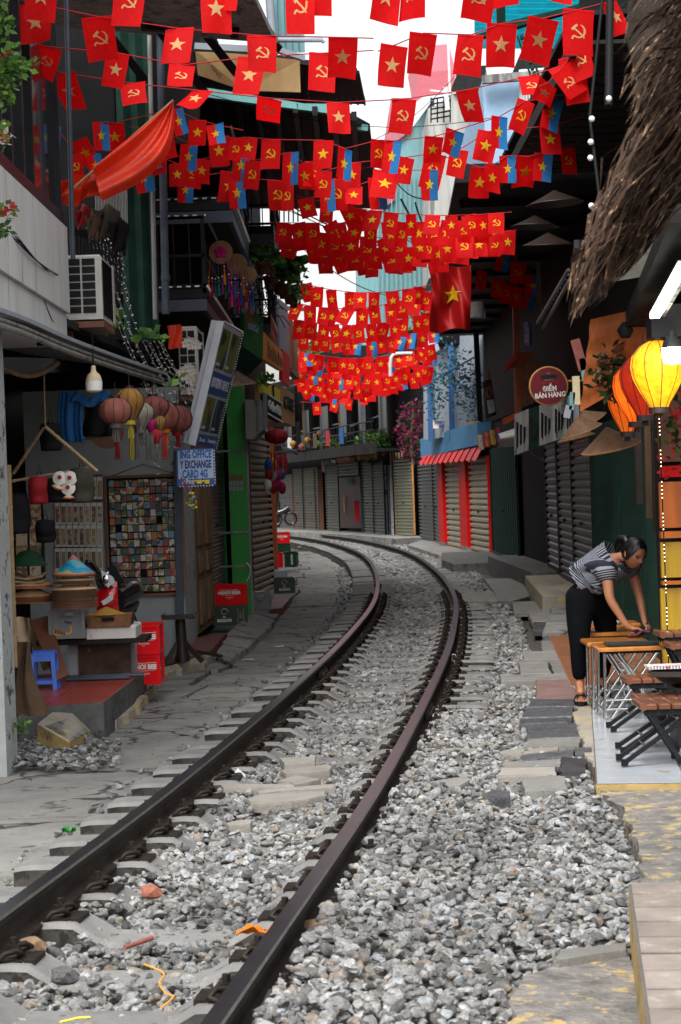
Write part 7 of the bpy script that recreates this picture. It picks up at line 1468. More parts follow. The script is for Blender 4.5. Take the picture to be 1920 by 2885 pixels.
# cluttered signs on the green shop edge
for i, (x, y, w_, hh, mt_, lb) in enumerate(((1632, 1000, 26, 90, 'lan_pink', 'pale pink slanted sheet behind the orange tarp'), (1645, 1040, 18, 60, 'teal_wall', 'teal board edge behind the orange tarp'), (1624, 1100, 20, 80, 'straw_pale', 'oval tan board hanging beside the round sign arm'), (1612, 1130, 14, 50, 'teal_wall', 'small teal board beside the sign row'), (1600, 1160, 18, 36, 'white_panel', 'small white plate below the tan board'))):
    A_ = P(x, y, 18); m = MB(); m.box(A_, (w_/5600*18, .04, hh/5600*18), Matrix.Rotation(.12*(i-2), 3, 'Y')); tag(m.build('hanging_board', M[mt_]), lb, 'board', 'small boards beyond the orange tarp')
# thatch fringe close to the camera
th = thing('thatch_fringe', 'shaggy brown palm thatch fringe hanging close at the top right', 'thatch', P(1800, 300, 6.2)); mk('palm', (.055, .03, .018), .75, var=.6, scale=8, spots=((.36, .23, .13), .57, 14))
r = random.Random(41); m = MB()
def edge(t_):      # left/lower outline of the fringe
    E_ = [(1700, -60), (1735, 120), (1745, 280), (1745, 420), (1690, 560), (1625, 720), (1600, 830), (1605, 930)]; k = t_*(len(E_)-1); i = min(int(k), len(E_)-2); f_ = k-i; return (E_[i][0]*(1-f_)+E_[i+1][0]*f_, E_[i][1]*(1-f_)+E_[i+1][1]*f_)
for i in range(3400):
    t_ = r.random()**.8; ex, ey = edge(t_); back = r.uniform(0, 1)**.7*(330-150*t_); Y = 5.9+r.uniform(0, .9)+back/900
    ang = .62+.5*t_+r.gauss(0, .12); ln = r.uniform(110, 300)*(1-.3*t_)
    x1, y1 = ex+back*.95+r.uniform(-12, 12), ey-back*.35+r.uniform(-25, 25); x0, y0 = x1+ln*cos(ang), y1-ln*sin(ang)
    if y1 > 560+ (1920-x1)*1.0+60: continue
    a = P(x0, y0, Y+r.uniform(0, .3)); c = P(x1, y1, Y); mid = a.lerp(c, .55)+V((r.uniform(-.03, .03), r.uniform(-.03, .03), r.uniform(-.01, .05))); w_ = r.uniform(.002, .0065); sd = V((w_, r.uniform(-.01, .01), w_*.4))
    m.add([a-sd, a+sd, mid+sd*1.2, c, mid-sd*1.2], [(0, 1, 2, 4), (4, 2, 3)])
o = m.build('fronds', M['palm'], th); o['kind'] = 'stuff'
m = MB(); m.slab([P(1800, -60, 7.2), P(2050, -60, 7.2), P(2050, 520, 6.9), P(1850, 420, 7.0), P(1790, 150, 7.2)][::-1], (0, .2, .1)); m.build('backing', mk('palm_dark', (.03, .022, .016), .9, var=.5), th)
# ================================================================== FAR END: shuttered houses on the outside of the bend
def FW(y):
    pts = [(2.45, 54.5), (2.3, 58), (1.66, 60), (0, 68.7), (-1.85, 76.7), (-4, 84), (-8, 93)]
    return (float(np.interp(y, [p[1] for p in pts], [p[0] for p in pts])), y)
fw = thing('far_row_wall', None, None, (0, 70, 0)); fw['kind'] = 'structure'
ys = [52.5, 54.5, 58, 60, 68.7, 76.7, 84, 93]
m = MB(); pts = [V((FW(y)[0]+.25 if y > 54 else 3.0, y+.15, 3.1)) for y in ys]+[V((10, 93, 3.1)), V((10, 52.5, 3.1))]; m.slab(pts, (0, 0, -3.3)); m.build('wall', M['wall_black'], fw)
def FS(label, x0, x1, zb, zt, m_, frm='frame_black', **kw):      # by sight lines x0 < x1 on the far row
    def hit(x):
        best = None
        for k in range(400):
            y = 53+k*.1; px = FW(y)[0]; r_ = ray(x, 1400); xx = r_.x/r_.y*y
            d = abs(xx-px)
            if best is None or d < best[0]: best = (d, y)
        return FW(best[1])
    return shutter(label, hit(x0), hit(x1), zb, zt, .10, m_, frame_m=frm, depth=.05, box=False, **kw)
FS('dim green grey shutter at the far left end of the bend', 790, 826, .2, 2.3, 'shut_dark', 'orange_col')
FS('narrow pale beige shutter, second from the left at the far bend', 830, 856, .2, 2.5, 'shut_far')
FS('wide beige shutter, third from the left at the far bend', 860, 900, .2, 2.5, 'shut_far')
FS('yellowish flat shutter beside the dark open doorway at the bend', 922, 956, .2, 2.5, 'shut_far2')
t = FS('half raised cream shutter over the dark brown doorway at the bend', 958, 1016, 2.1, 2.55, 'shut_far')
FS('grey shutter with dark stripes left of the twin pair', 1028, 1054, .2, 2.5, 'shut_far2')
FS('grey shutter with dark stripes right of the twin pair', 1058, 1086, .2, 2.5, 'shut_far2')
FS('bright greenish silver shutter with orange frame at the bend', 1116, 1166, .22, 2.5, 'shut_green', 'oat')
def dk(label, y0, y1, m_, g=None): return None
shutter('dark shutter left of the narrow red pillar', FW(57.5), (2.58, 54.6), .12, 2.4, .10, 'shut_dark', depth=.05, box=False)
shutter('dark shutter against the narrow red pillar', (2.60, 54.4), (2.64, 52.0), .12, 2.4, .10, 'shut_dark', depth=.05, box=False)
t = thing('far_doorway', 'dark brown open doorway with a red cloth in the far row', 'doorway', P(990, 1480, 68)); m = MB(); A_, C_ = P(960, 1488, 67), P(1018, 1343, 66); m.slab([V((A_.x, 67.4, C_.z)), V((C_.x, 65.6, C_.z)), V((C_.x, 65.7, C_.z)), V((A_.x, 67.5, C_.z))], (0, 0, A_.z-C_.z)); m.build('opening', mk('door_brown', (.035, .018, .013), .6, var=.4), t)
m = MB(); m.box(P(1006, 1440, 65.6), (.18, .05, .7)); m.build('red_cloth', M['cloth_red'], t); m = MB(); m.beam(P(969, 1395, 66.9), P(971, 1443, 66.9), .04, .04, (0, 1, 0)); m.build('handle', M['oat'], t)
m = MB(); m.box(P(990, 1355, 66.3), (.3, .05, .22)); m.build('notice', M['teal_wall'], t)
for x, w_, mt_, lb in ((1090, 8, 'peel', 'wide white post left of the silver shutter'), (1100, 5, 'steel_tube', 'thin blue grey post between the white posts'), (1107, 7, 'peel', 'narrow white post against the orange frame'), (908, 12, 'ply_red', 'dark red striped post left of the yellowish shutter'), (893, 5, 'dark', 'black post right of the beige shutter'), (1022, 5, 'steel_tube', 'grey blue post right of the dark doorway')):
    Y = float(np.interp(x, [830, 962, 1091, 1117], [76.3, 68.2, 61.6, 59.6])); z_ = P(x, 1310 if x > 1000 else 1320, Y).z; p = P(x, 1490, Y); m = MB(); m.box((p.x, Y, (z_+.1)/2), (w_/5600*Y, .15, z_-.1)); tag(m.build('slim_post', M[mt_]), lb, 'post')
house('dark upper floor of the far left houses at the bend', [(-8, 92), (-3.6, 83), (-1.6, 76.9), (2, 80), (2, 95)][::1], 3.1, 6.0, 'wall_black')
house('dark balconied upper floor in the middle of the bend', [(-1.5, 76.5), (.25, 68.6), (4, 70), (4, 78)], 3.1, 6.6, 'wall_black')
house('dark upper floor with hanging plants beside the silver shutter', [(.35, 68.4), (1.9, 60), (2.6, 58), (5, 58), (5, 68)], 3.1, 6.3, 'wall_black')
m = MB(); m.slab([P(860, 1300, 75), P(930, 1285, 72), P(950, 1292, 71), P(950, 1275, 73), P(905, 1272, 76)], (0, 0, .05)); tag(m.build('tin_awning', M['wall_grey']), 'grey tin awning with hanging white fringe in the far row', 'awning')
m = MB()
for k in range(12): m.ball(P(866+k*5, 1326-k*1.2, 74), .04, 5)
o = m.build('fringe_lights', M['bulb_white']); tag(o, 'row of tiny pale bulbs under the far tin awning', 'lights', None, 'stuff')
m = MB(); m.slab([P(948, 1282, 69), P(998, 1268, 67), P(998, 1312, 67), P(952, 1316, 69)][::-1], (0, .2, 0)); tag(m.build('orange_board', M['orange_col']), 'dim orange board above the half raised shutter', 'board')
m = MB(); m.slab([P(905, 1300, 71), P(945, 1296, 70), P(948, 1328, 70), P(908, 1330, 71)][::-1], (0, .2, 0)); tag(m.build('grey_board', M['wall_grey']), 'grey board with faint letters left of the orange one', 'board')
m = MB()
for k in range(9): m = MB(); m.beam(P(1100+k*8, 1275, 60), P(1102+k*8, 1310, 60), .05, .04, (0, 1, 0)); tag(m.build('bamboo_stick', M['bamboo']), 'short bamboo stick number %s from the left above the silver shutter' % nums[k].replace('lowest', 'first'), 'stick', 'bamboo sticks over the silver shutter')
for i, (x, y, Y, rad, n) in enumerate(((948, 1248, 67.2, (.6, .3, .22), 900), (1045, 1250, 62.2, (.55, .4, .42), 1300), (1075, 1235, 61, (.3, .4, .2), 300))):
    leafy('hanging_fern', ['low green fern mass on the far left balcony', 'large bright fern mass hanging over the far balcony', 'small fern clump at the right end of the large one'][i], 'plant', P(x, y, Y), rad, n, .17, ['leaf', 'leaf_bright', 'leaf_dark'], 'ferns on the far balcony', seed=90+i, drop=.25)
for i, (x, y, mt_) in enumerate(((995, 1302, 'lan_dusk'), (1012, 1296, 'lan_gold'), (1024, 1294, 'lan_dusk'), (1036, 1297, 'lan_gold'), (1046, 1290, 'lan_pink'), (1060, 1293, 'lan_gold'), (1080, 1285, 'lan_pink'), (868, 1252, 'lan_gold'), (903, 1232, 'lan_gold'), (826, 1262, 'lan_gold'), (850, 1270, 'lan_dusk'), (905, 1265, 'cloth_red'))):
    p = P(x, y, 61.4 if i < 7 else 68); t = thing('small_lantern', '%s lantern, %s' % ('dull red' if mt_ != 'lan_gold' else 'yellow', ['first of the row under the ferns', 'second of the row under the ferns', 'third of the row under the ferns', 'fourth of the row under the ferns', 'fifth of the row under the ferns', 'large one near the row\'s right end', 'last of the row under the ferns', 'left one hanging by the far rail', 'upper one hanging by the far rail', 'leftmost one by the white tarp', 'small one in the shade by the rail', 'crimson one left of the fern mass'][i]), 'lantern', p, 0, 'small lanterns in the far row')
    m = lantern_mb(.12, .25, 8); o = m.build('shade', M[mt_]); o.parent = t; m = MB(); m.tube([V((0, 0, .25)), V((0, 0, .4))], .01, 4); o = m.build('cord', M['wire']); o.parent = t
bc_ = thing('far_balcony', 'long dark balcony ledge running above the far row of shutters', 'balcony', P(950, 1290, 68))
ys2 = [58.3, 60, 64, 68.7, 72.5, 76.7, 84, 92]
def FO(y, o): x = FW(y)[0]; q = FW(y+.5)[0]-x; l = math.hypot(q, .5); return V((x-.5/l*o, y+q/l*o, 0)) if o else V((x, y, 0))
for z0_, z1_, o0, o1, mt_, nm_ in ((2.72, 2.80, 0, 1.15, 'wall_black', 'floor'), (2.66, 2.98, 1.15, 1.2, 'wall_dark', 'fascia')):
    m = MB()
    for k in range(len(ys2)-1):
        a, b_, c, d = FO(ys2[k], o0), FO(ys2[k], o1), FO(ys2[k+1], o1), FO(ys2[k+1], o0); m.slab([p+V((0, 0, z1_)) for p in (a, d, c, b_)], (0, 0, z0_-z1_))
    m.build(nm_, M[mt_], bc_)
for k in range(3): m = MB(); m.tube([FO(y, 1.17)+V((0, 0, 3.1+k*.25)) for y in np.linspace(58.4, 91, 40)], .018, 4); m.build('rail', M['dark_metal'], bc_)
for k in range(60): m = MB(); p = FO(58.6+k*.52, 1.17); m.beam(p+V((0, 0, 2.9)), p+V((0, 0, 3.6)), .018, .018); m.build('baluster', M['dark_metal'], bc_)
for k in range(9): m = MB(); p = FO(59.5+k*3.2, 1.1); m.beam(p+V((0, 0, 2.9)), p+V((0, 0, 5.4)), .06, .06); m.build('post', M['tarp_brown' if k % 2 else 'steel_tube'], bc_)
t = thing('far_eaves', 'dark tiled eaves jutting over the far balcony', 'eaves', P(950, 1100, 68)); m = MB()
for k in range(len(ys2)-1):
    a, b_, c, d = FO(ys2[k], 0), FO(ys2[k], 1.5), FO(ys2[k+1], 1.5), FO(ys2[k+1], 0); m.slab([a+V((0, 0, 5.7)), d+V((0, 0, 5.7)), c+V((0, 0, 5.3)), b_+V((0, 0, 5.3))], (0, 0, -.06))
m.build('sheet', M['roof_black'], t)
r = random.Random(31)
for i in range(7):
    y = 60.5+i*3.1; p = FO(y, .03); m = MB(); q = FO(y+1.1, .03); m.slab([p+V((0, 0, 4.6)), q+V((0, 0, 4.6)), q+V((0, 0, 3.2)), p+V((0, 0, 3.2))][::-1], FO(y, .07)-FO(y, .03)); tag(m.build('balcony_window', M['glass_dark']), 'dark window number %s from the right behind the far balcony rail' % nums[i].replace('lowest', 'first'), 'window', 'windows behind the far balcony')
for i, mt_ in enumerate(('cloth_blue', 'cloth_red', 'tarp_brown', 'cloth_olive', 'cloth_white')):
    y = 61.5+i*2.3; p = FO(y, 1.22)+V((0, 0, 3.55)); q = FO(y+.7, 1.22)+V((0, 0, 3.55)); m = MB(); m.grid(lambda u, v: p.lerp(q, u)-V((0, 0, v*.5+.02*sin(u*7))), 5, 4); tag(m.build('laundry', M[mt_]), ['dark blue', 'dull red', 'brown', 'olive', 'off-white'][i]+' cloth hung over the far balcony rail', 'laundry', 'cloths on the far balcony')
t = thing('far_railing', 'thin dark balcony railing over the far shutters', 'railing', P(950, 1190, 70))
m = MB(); m.beam(P(850, 1215, 75), P(975, 1190, 68), .05, .05); m.beam(P(990, 1200, 66), P(1160, 1140, 60), .05, .05); m.beam(P(920, 1230, 70), P(1080, 1215, 65), .05, .05); m.build('rail', M['wire_pale'], t)
for k in range(16): m = MB(); m.beam(P(915+k*9, 1196+abs(k-7)*1.5, 69), P(916+k*9, 1232, 69), .02, .02, (0, 1, 0)); m.build('baluster', M['dark_metal'], t)
t = thing('parked_motorbike', 'dark motorbike silhouette parked at the far left of the bend', 'motorbike', P(800, 1480, 74))
for dx in (-.28, .28):
    c = P(798, 1462, 74)+V((dx, 0, 0)); m = MB(); m.tube([c+V((.22*cos(a), 0, .22*sin(a))) for a in [q*2*pi/16 for q in range(17)]], .05, 6); m.build('wheel', M['bike_black'], t)
m = MB(); m.tube([P(785, 1445, 74), P(800, 1440, 74), P(815, 1430, 74)], .12, 8); m.tube([P(785, 1445, 74), P(788, 1418, 74), P(782, 1412, 74)], .05, 6); m.build('body', M['bike_black'], t)
# ================================================================== houses and trees above and beyond the bend
def bldg(label, q, Y, dep, m_, extra=None, pitch=None):
    t = thing('tall_house', label, 'house', P(q[-1][0], q[-1][1], Y)); m = MB(); m.slab([P(x, y, Y) for x, y in q][::-1], (0, dep, 0)); m.build('wall', M[m_], t); return t
D = lambda l: [(x*1.2245, y*1.2245) for x, y in l]
t = bldg('teal sheet-clad tall house with a pink gable behind the bunting', D([(885, 345), (945, 300), (1000, 225), (1000, 1000), (822, 1000), (822, 590), (858, 500), (858, 440)]), 88, 6, 'teal_wall')
m = MB(); m.slab([P(x, y, 87.8) for x, y in D([(900, 225), (960, 225), (945, 300), (888, 345), (885, 320)])][::-1], (0, .3, 0)); m.build('pink_gable', M['pink_wall'], t)
m = MB(); m.slab([P(x, y, 87.8) for x, y in D([(850, 435), (908, 425), (908, 460), (858, 500)])][::-1], (0, .3, 0)); m.build('pink_gable', M['pink_wall'], t)
m = MB(); m.slab([P(x, y, 86) for x, y in D([(965, 168), (1048, 160), (1045, 215), (975, 222), (950, 240)])][::-1], (0, 4, 2)); m.build('pink_roof', M['pink_roof'], t)
for k in range(10): m = MB(); m.beam(P(1065+k*13, 490, 87.8), P(1067+k*13, 1150, 87.8), .05, .05, (0, 1, 0)); m.build('sheet_rib', M['teal_wall'], t)
m = MB(); m.beam(P(1262, 90, 55), P(1268, 260, 55), .06, .06, (0, 1, 0)); m.beam(P(1212, 255, 55), P(1285, 262, 55), .05, .05); m.beam(P(1255, 245, 55), P(1262, 310, 55), .12, .06, (0, 1, 0)); m.build('white_mast', M['tube_white'], t)
m = MB(); 
for k in range(5): m.beam(P(1215, 280+k*14, 55.5), P(1270, 270+k*14, 55.5), .04, .04)
for k in range(4): m.beam(P(1215+k*18, 275, 55.5), P(1215+k*18, 345, 55.5), .04, .04, (0, 1, 0))
m.build('roof_railing', M['dark_metal'], t)
t = bldg('stained bare concrete house behind the right hand bunting', D([(985, 250), (1020, 235), (1040, 215), (1120, 160), (1130, 480), (1130, 600), (988, 640)]), 80, 6, 'old_wall')
m = MB(); m.slab([P(x, y, 79.8) for x, y in D([(1040, 200), (1058, 155), (1120, 150), (1108, 215), (1045, 215)])][::-1], (0, 1, 0)); m.build('black_sheet', M['roof_black'], t)
for k in range(5):
    for j in range(4): m = MB(); m.box(P(1325+k*9-j*4, 268-k*6+j*11, 79.7), (.11, .05, .09)); m.build('brick', M['brick_red'], t)
t = bldg('sky blue plastered house with barred window at the upper right', D([(1110, 185), (1205, 175), (1330, 150), (1340, 480), (1125, 480)]), 30, 5, 'pale_blue')
m = MB(); m.slab([P(x, y, 29.9) for x, y in D([(1195, 160), (1330, 150), (1330, 330), (1198, 345)])][::-1], (0, .1, 0)); m.build('white_wall', M['white_far'], t)
m = MB(); m.slab([P(x, y, 29.8) for x, y in D([(1210, 185), (1238, 182), (1240, 320), (1212, 325)])][::-1], (0, .05, 0)); m.build('window_pane', M['glass_dark'], t)
for k in range(5): m = MB(); m.beam(P(1484+k*7, 225, 29.7), P(1487+k*7, 398, 29.7), .02, .02, (0, 1, 0)); m.build('window_bar', M['tube_white'], t)
m = MB(); m.beam(DX(1110, 184, 29.8), DX(1250, 172, 29.8), .12, .12); m.build('ledge', M['wall_grey'], t)
m = MB(); m.tube([DX(1262, 175, 29.7), DX(1245, 195, 29.7), DX(1255, 225, 29.7)], .1, 8); m.build('white_pipe', M['tube_white'], t)
t = thing('cyan_roof', 'bright cyan translucent corrugated roof at the top right', 'roof', DX(1200, 80, 26)); a = DX(1090, 108, 26); 
corr('sheet', DX(1092, 112, 25), DX(1092, -60, 23), DX(1330, 60, 24)-DX(1092, 60, 24), 'cyan_roof', t, .16, .03)
m = MB(); m.beam(DX(1150, -40, 22.8), DX(1155, 100, 23), .1, .08, (0, 1, 0)); m.beam(DX(1095, 88, 23), DX(1340, 15, 22), .10, .05); m.beam(DX(1150, 60, 23), DX(1300, 25, 22.5), .06, .05)
m.build('angle_steel', M['green_dark'], t)
t = thing('steel_strut', 'dark green punched angle steel strut slanting below the cyan roof', 'strut', DX(1230, 250, 22)); 
for k in range(13): u = k/13; m = MB(); a, c = DX(1200, 82, 22), DX(1262, 265, 22); p, q = a.lerp(c, u), a.lerp(c, u+.045); m.beam(p, q, .03, .10, (0, 1, 0)); m.build('segment', M['green_dark'], t)
m = MB(); a, c = DX(1197, 82, 22), DX(1259, 268, 22); m.beam(a-V((.03, 0, 0)), c-V((.03, 0, 0)), .02, .03, (0, 1, 0)); m.beam(a+V((.06, 0, 0)), c+V((.06, 0, 0)), .02, .03, (0, 1, 0)); m.build('edge', M['green_dark'], t)
bldg('added black house mass filling the shade behind the big flag', D([(1000, 590), (1060, 500), (1135, 470), (1135, 790), (1000, 790)]), 47.5, 2, 'wall_black')  # black mass added to stand for the shade here
bldg('whitish far block beyond the trees at the end of the alley', D([(720, 668), (760, 658), (862, 652), (862, 1000), (700, 1000), (700, 700)]), 105, 8, 'white_far')
bldg('long grey house behind the far bend', D([(690, 925), (1010, 915), (1010, 1100), (690, 1100)]), 95, 5, 'wall_black')
for i, (x, y, Y, rad, n) in enumerate(((870, 1000, 98, (1.5, 1.5, 1.3), 1500), (950, 1010, 96, (1.6, 1.5, 1.2), 1600), (1030, 1020, 97, (1.6, 1.4, 1.1), 1500), (1000, 975, 101, (1.3, 1.4, 1.0), 1000), (1205, 945, 60, (.55, .6, .8), 500))):
    p = P(x, y, Y); t = thing('leafy_tree', ['leftmost leafy tree beyond the far roofs', 'second leafy tree beyond the far roofs', 'rightmost leafy tree beyond the far roofs', 'taller tree behind the others beyond the roofs', 'small bright tree behind the pale awning'][i], 'tree', (p.x, Y, 0), 0, 'trees beyond the bend')
    m = MB(); m.tube([V((p.x, Y, -.3)), V((p.x+.2, Y, p.z*.5)), p], [.22, .16, .08], 8); 
    for k in range(5): a = k*1.3; m.tube([V((p.x+.1, Y, p.z-1.0)), p+V((rad[0]*.6*cos(a), rad[1]*.6*sin(a), .3*sin(k)))], [.07, .02], 5)
    m.build('trunk', M['old_wood'], t); leafy('crown', None, None, p, rad, n, .26, ['leaf', 'leaf_dark', 'leaf_bright'], seed=100+i, parent=t)
m = MB(); r = random.Random(2)
LBC = ['thick cable pair upper strand under the sky gap', 'thick cable pair lower strand under the sky gap', 'cable crossing in front of the teal house', 'long thin cable from the left balconies', 'thin cable rising to the upper right bunting', 'thin cable along the second gutter', 'cable running down to the dark canopy', 'steel stay wire beside the teal house', 'second steel stay wire beside the teal house', 'wire slanting down from the black roof', 'thin twisted wire from the satin flag pole']
for ki, (a, c, w_) in enumerate((((780, 560, 30), (1370, 745, 34), .02), ((770, 565, 30), (1370, 755, 34), .015), ((1090, 620, 40), (1330, 740, 36), .02), ((620, 500, 20), (1250, 700, 40), .01), ((940, 430, 26), (1350, 140, 24), .008), ((470, 230, 18), (1400, 330, 24), .007), ((790, 650, 34), (1130, 840, 50), .02), ((1130, 560, 30), (1240, 640, 30), .03), ((1170, 570, 30), (1240, 660, 30), .025), ((1030, 370, 24), (1200, 560, 34), .02), ((500, 300, 17), (1050, 470, 24), .006))):
    A_, C_ = P(*a), P(*c); pts = [A_.lerp(C_, k/10)-V((0, 0, .25*sin(pi*k/10))) for k in range(11)]; mm = MB(); mm.tube(pts, w_*.55, 4); tag(mm.build('overhead_cable', M['wire']), LBC[ki], 'cable', 'overhead cables behind the bunting')
# ================================================================== BUNTING: flags on strings across the alley
mk('flag_red', (.90, .006, .008), .7, var=.08, trans=.6); mk('flag_blue', (.03, .24, .62), .7, var=.05, trans=.5); mk('flag_gold', (.80, .55, .02), .7, var=.04, trans=.4); mk('flag_tan', (.66, .40, .17), .7, var=.04, trans=.3)
def cloth_fn(sd):
    r = random.Random(sd); a1, f1, p1 = r.uniform(.02, .08), r.uniform(2, 5), r.uniform(0, 6); a2, p2 = r.uniform(.02, .10), r.uniform(0, 6); cu = r.uniform(-.12, .12); sk = r.uniform(-.10, .10)
    def f(u, v):       # u across 0..1, v down 0..1
        return V(((u-.5)*(1-.04*v)+sk*v*v, a1*sin(f1*u+p1+v*2)*(.3+v)+a2*sin(v*2.2+p2)*v+cu*v*v*(u-.5)*2, -1.42*v-.03*v*sin(u*3.1+p1)))
    return f
def strip(f, pts, w0, off):       # ribbon of constant width through pts in emblem space
    m = []
    for i, (x, y) in enumerate(pts):
        a = pts[max(i-1, 0)]; b_ = pts[min(i+1, len(pts)-1)]; d = V((b_[0]-a[0], b_[1]-a[1])).normalized(); w_ = w0[i] if isinstance(w0, list) else w0; m += [(x-d.y*w_, y+d.x*w_), (x+d.y*w_, y-d.x*w_)]
    return m, [(2*i, 2*i+1, 2*i+3, 2*i+2) for i in range(len(pts)-1)]
def emblem(kind, f, cx=.5, cv=.5, R=.30):
    b = MB()
    if kind == 's':
        o = [(R*(1 if k % 2 == 0 else .40)*sin(k*pi/5), R*(1 if k % 2 == 0 else .40)*cos(k*pi/5)) for k in range(10)]; parts = [([(0, 0)]+o+[(a*.5, c*.5) for a, c in o], [(0, 11+k, 11+(k+1) % 10) for k in range(10)]+[(11+k, 1+k, 1+(k+1) % 10, 11+(k+1) % 10) for k in range(10)])]
    else:
        q = R/.3; arc = [(.02+.20*cos(a), .01+.20*sin(a)) for a in [RD(78-k*17) for k in range(13)]]; arc = [(x*q, y*q) for x, y in arc]
        parts = [strip(f, arc, [.004, .016, .026, .03, .033, .034, .033, .031, .028, .026, .024, .024, .024], 0), strip(f, [(-.10*q, -.13*q), (-.17*q, -.17*q), (-.20*q, -.24*q)], .03*q, 0), strip(f, [(-.11*q, .08*q), (.02*q, -.02*q), (.16*q, -.14*q), (.21*q, -.20*q)], .026*q, 0), strip(f, [(-.20*q, .05*q), (-.12*q, .13*q), (-.03*q, .21*q)], .042*q, 0)]
    for vs_, fs in parts:
        for s_ in (-1, 1): b.add([f(cx+x, cv-y/1.42)+V((0, s_*.014, 0)) for x, y in vs_], fs if s_ < 0 else [g_[::-1] for g_ in fs])
    return b
FM = {}
for kd in 'shb':
    for vtn in range(6):
        f = cloth_fn(vtn*3+{'s': 0, 'h': 1, 'b': 2}[kd]); b = MB(); b.grid(f, 8, 8)
        b.grid(lambda u, v: f(u, v*.045)+V((0, -.012, 0)), 6, 1)      # hem round the string
        if kd == 'b': b.m = [(1 if (i % 8) >= 4 else 0) if i < 64 else (1 if (i-64) % 6 >= 3 else 0) for i in range(len(b.m))]
        cl_m = b.mesh('flag', [M['flag_red'], M['flag_blue']])
        for col in 'gt': FM[kd, vtn, col] = (cl_m, emblem('s' if kd == 'b' else kd, f, .5, .48, .28 if kd == 'b' else .30).mesh('emblem', M['flag_gold' if col == 'g' else 'flag_tan']))
DES = {'s': '%s star flag', 'h': '%s sickle flag', 'b': 'blue-red star flag'}
ORD = ['first', 'second']+nums[2:]
rf_ = random.Random(77); NF = [0]
def string(name, col, Yf, ent, ends, dark=0):
    # ent: (kind, x, ytop, w, h, tilt); picture places in the 1568 wide view
    pts = []
    for k, (kd, x, y, w_, h_, ti) in enumerate(ent):
        Y = Yf(x)+rf_.uniform(-.05, .05); p = DX(x, y, Y); pts.append(p); s_ = w_*1.2245*Y/5600
        cm, em = FM[kd, rf_.randrange(6), col]; o = put(cm, 'bunting_flag'); o.location = p
        full = 1.42*w_; tb = math.acos(max(.25, min(1, h_/full))) if h_ < full*.97 else rf_.uniform(-.1, .1)
        o.scale = (s_, s_, s_*max(1, h_/full)); o.rotation_euler = (-tb if rf_.random() < .5 else tb, RD(ti+2), RD(rf_.gauss(0, 17)))
        tag(o, DES[kd].replace('%s', 'pale' if col == 't' else 'yellow')+', %s from the left on %s' % (ORD[k], name), 'flag', 'flags on '+name)
        e = put(em, 'emblem'); e.parent = o; NF[0] += 1
    a, c = ends; A_, C_ = DX(*a, Yf(a[0])), DX(*c, Yf(c[0])); allp = [A_]+sorted(pts, key=lambda q: q.x)+[C_]
    m = MB(); m.tube(allp, .0045 if Yf(800) < 22 else .008, 4); t = m.build('bunting_string', M['cloth_red']); tag(t, 'thin cord of '+name+' carrying its row of flags', 'string', 'bunting cords')
c14 = lambda y0, y1: (lambda x: y0+(y1-y0)*abs(x-800)/800)
string('the topmost front string', 't', c14(13.4, 13.6), [('s', 98, -60, 74, 108, 3), ('h', 300, -55, 74, 117, 2), ('s', 497, -32, 72, 112, 1), ('s', 520, -70, 66, 96, 2), ('h', 691, -52, 70, 134, -1), ('s', 730, -70, 70, 106, 2), ('s', 895, -62, 74, 118, 6), ('h', 950, -72, 70, 116, 0), ('h', 1112, -60, 76, 96, 5), ('h', 1165, -90, 70, 104, 0), ('s', 1290, -90, 70, 98, 4)], ((20, -66), (1400, -96)))
string('the front string across the upper left', 't', c14(13.8, 13.9), [('s', 80, 8, 74, 98, -8), ('h', 224, 38, 72, 96, -6), ('s', 414, 66, 70, 90, -2), ('h', 602, 82, 68, 92, -1), ('s', 790, 86, 68, 86, 1)], ((10, -10), (860, 88)))
string('the front string rising to the right', 't', c14(13.9, 14.1), [('s', 908, 104, 64, 94, 7), ('h', 975, 76, 67, 92, 3), ('h', 1084, 80, 66, 92, 8), ('s', 1156, 54, 70, 96, 3), ('s', 1252, 42, 74, 96, 8), ('h', 1332, 22, 74, 102, 3), ('s', 1400, 5, 60, 80, -14)], ((870, 118), (1480, -20)))
string('the second front string on the left', 't', c14(14.9, 15), [('h', 115, 108, 58, 62, 16), ('s', 272, 122, 56, 78, 10), ('h', 420, 150, 60, 62, 4), ('s', 580, 131, 66, 90, 4), ('h', 744, 122, 64, 90, 4)], ((20, 96), (860, 116)))
string('the third front string on the left', 't', c14(15.8, 16), [('s', 146, 168, 62, 82, -5), ('h', 306, 192, 58, 60, -8), ('s', 466, 209, 56, 46, 3), ('h', 621, 226, 58, 40, 12), ('s', 778, 236, 54, 74, -2), ('h', 931, 228, 56, 78, 5), ('s', 1075, 207, 54, 72, -1), ('h', 1218, 175, 54, 52, -5), ('s', 1290, 152, 60, 50, -22)], ((60, 150), (1380, 120)))
string('the limp tangled string at upper right', 't', c14(15.5, 15.2), [('s', 1262, 190, 50, 50, 40), ('h', 1290, 160, 50, 70, -35), ('s', 1312, 130, 56, 110, -12), ('h', 1322, 90, 50, 100, -20)], ((1240, 200), (1350, 60)))
string('the dim string behind the window', 'g', c14(17.0, 16.8), [('b', 128, 290, 30, 70, 8), ('s', 180, 322, 50, 60, -14), ('h', 176, 355, 40, 60, 0), ('b', 232, 280, 38, 66, -3), ('s', 262, 283, 50, 62, 3), ('b', 215, 355, 36, 50, -14), ('b', 405, 250, 36, 60, -16), ('s', 455, 276, 42, 56, 0), ('b', 495, 286, 40, 50, -10)], ((20, 250), (560, 300)))
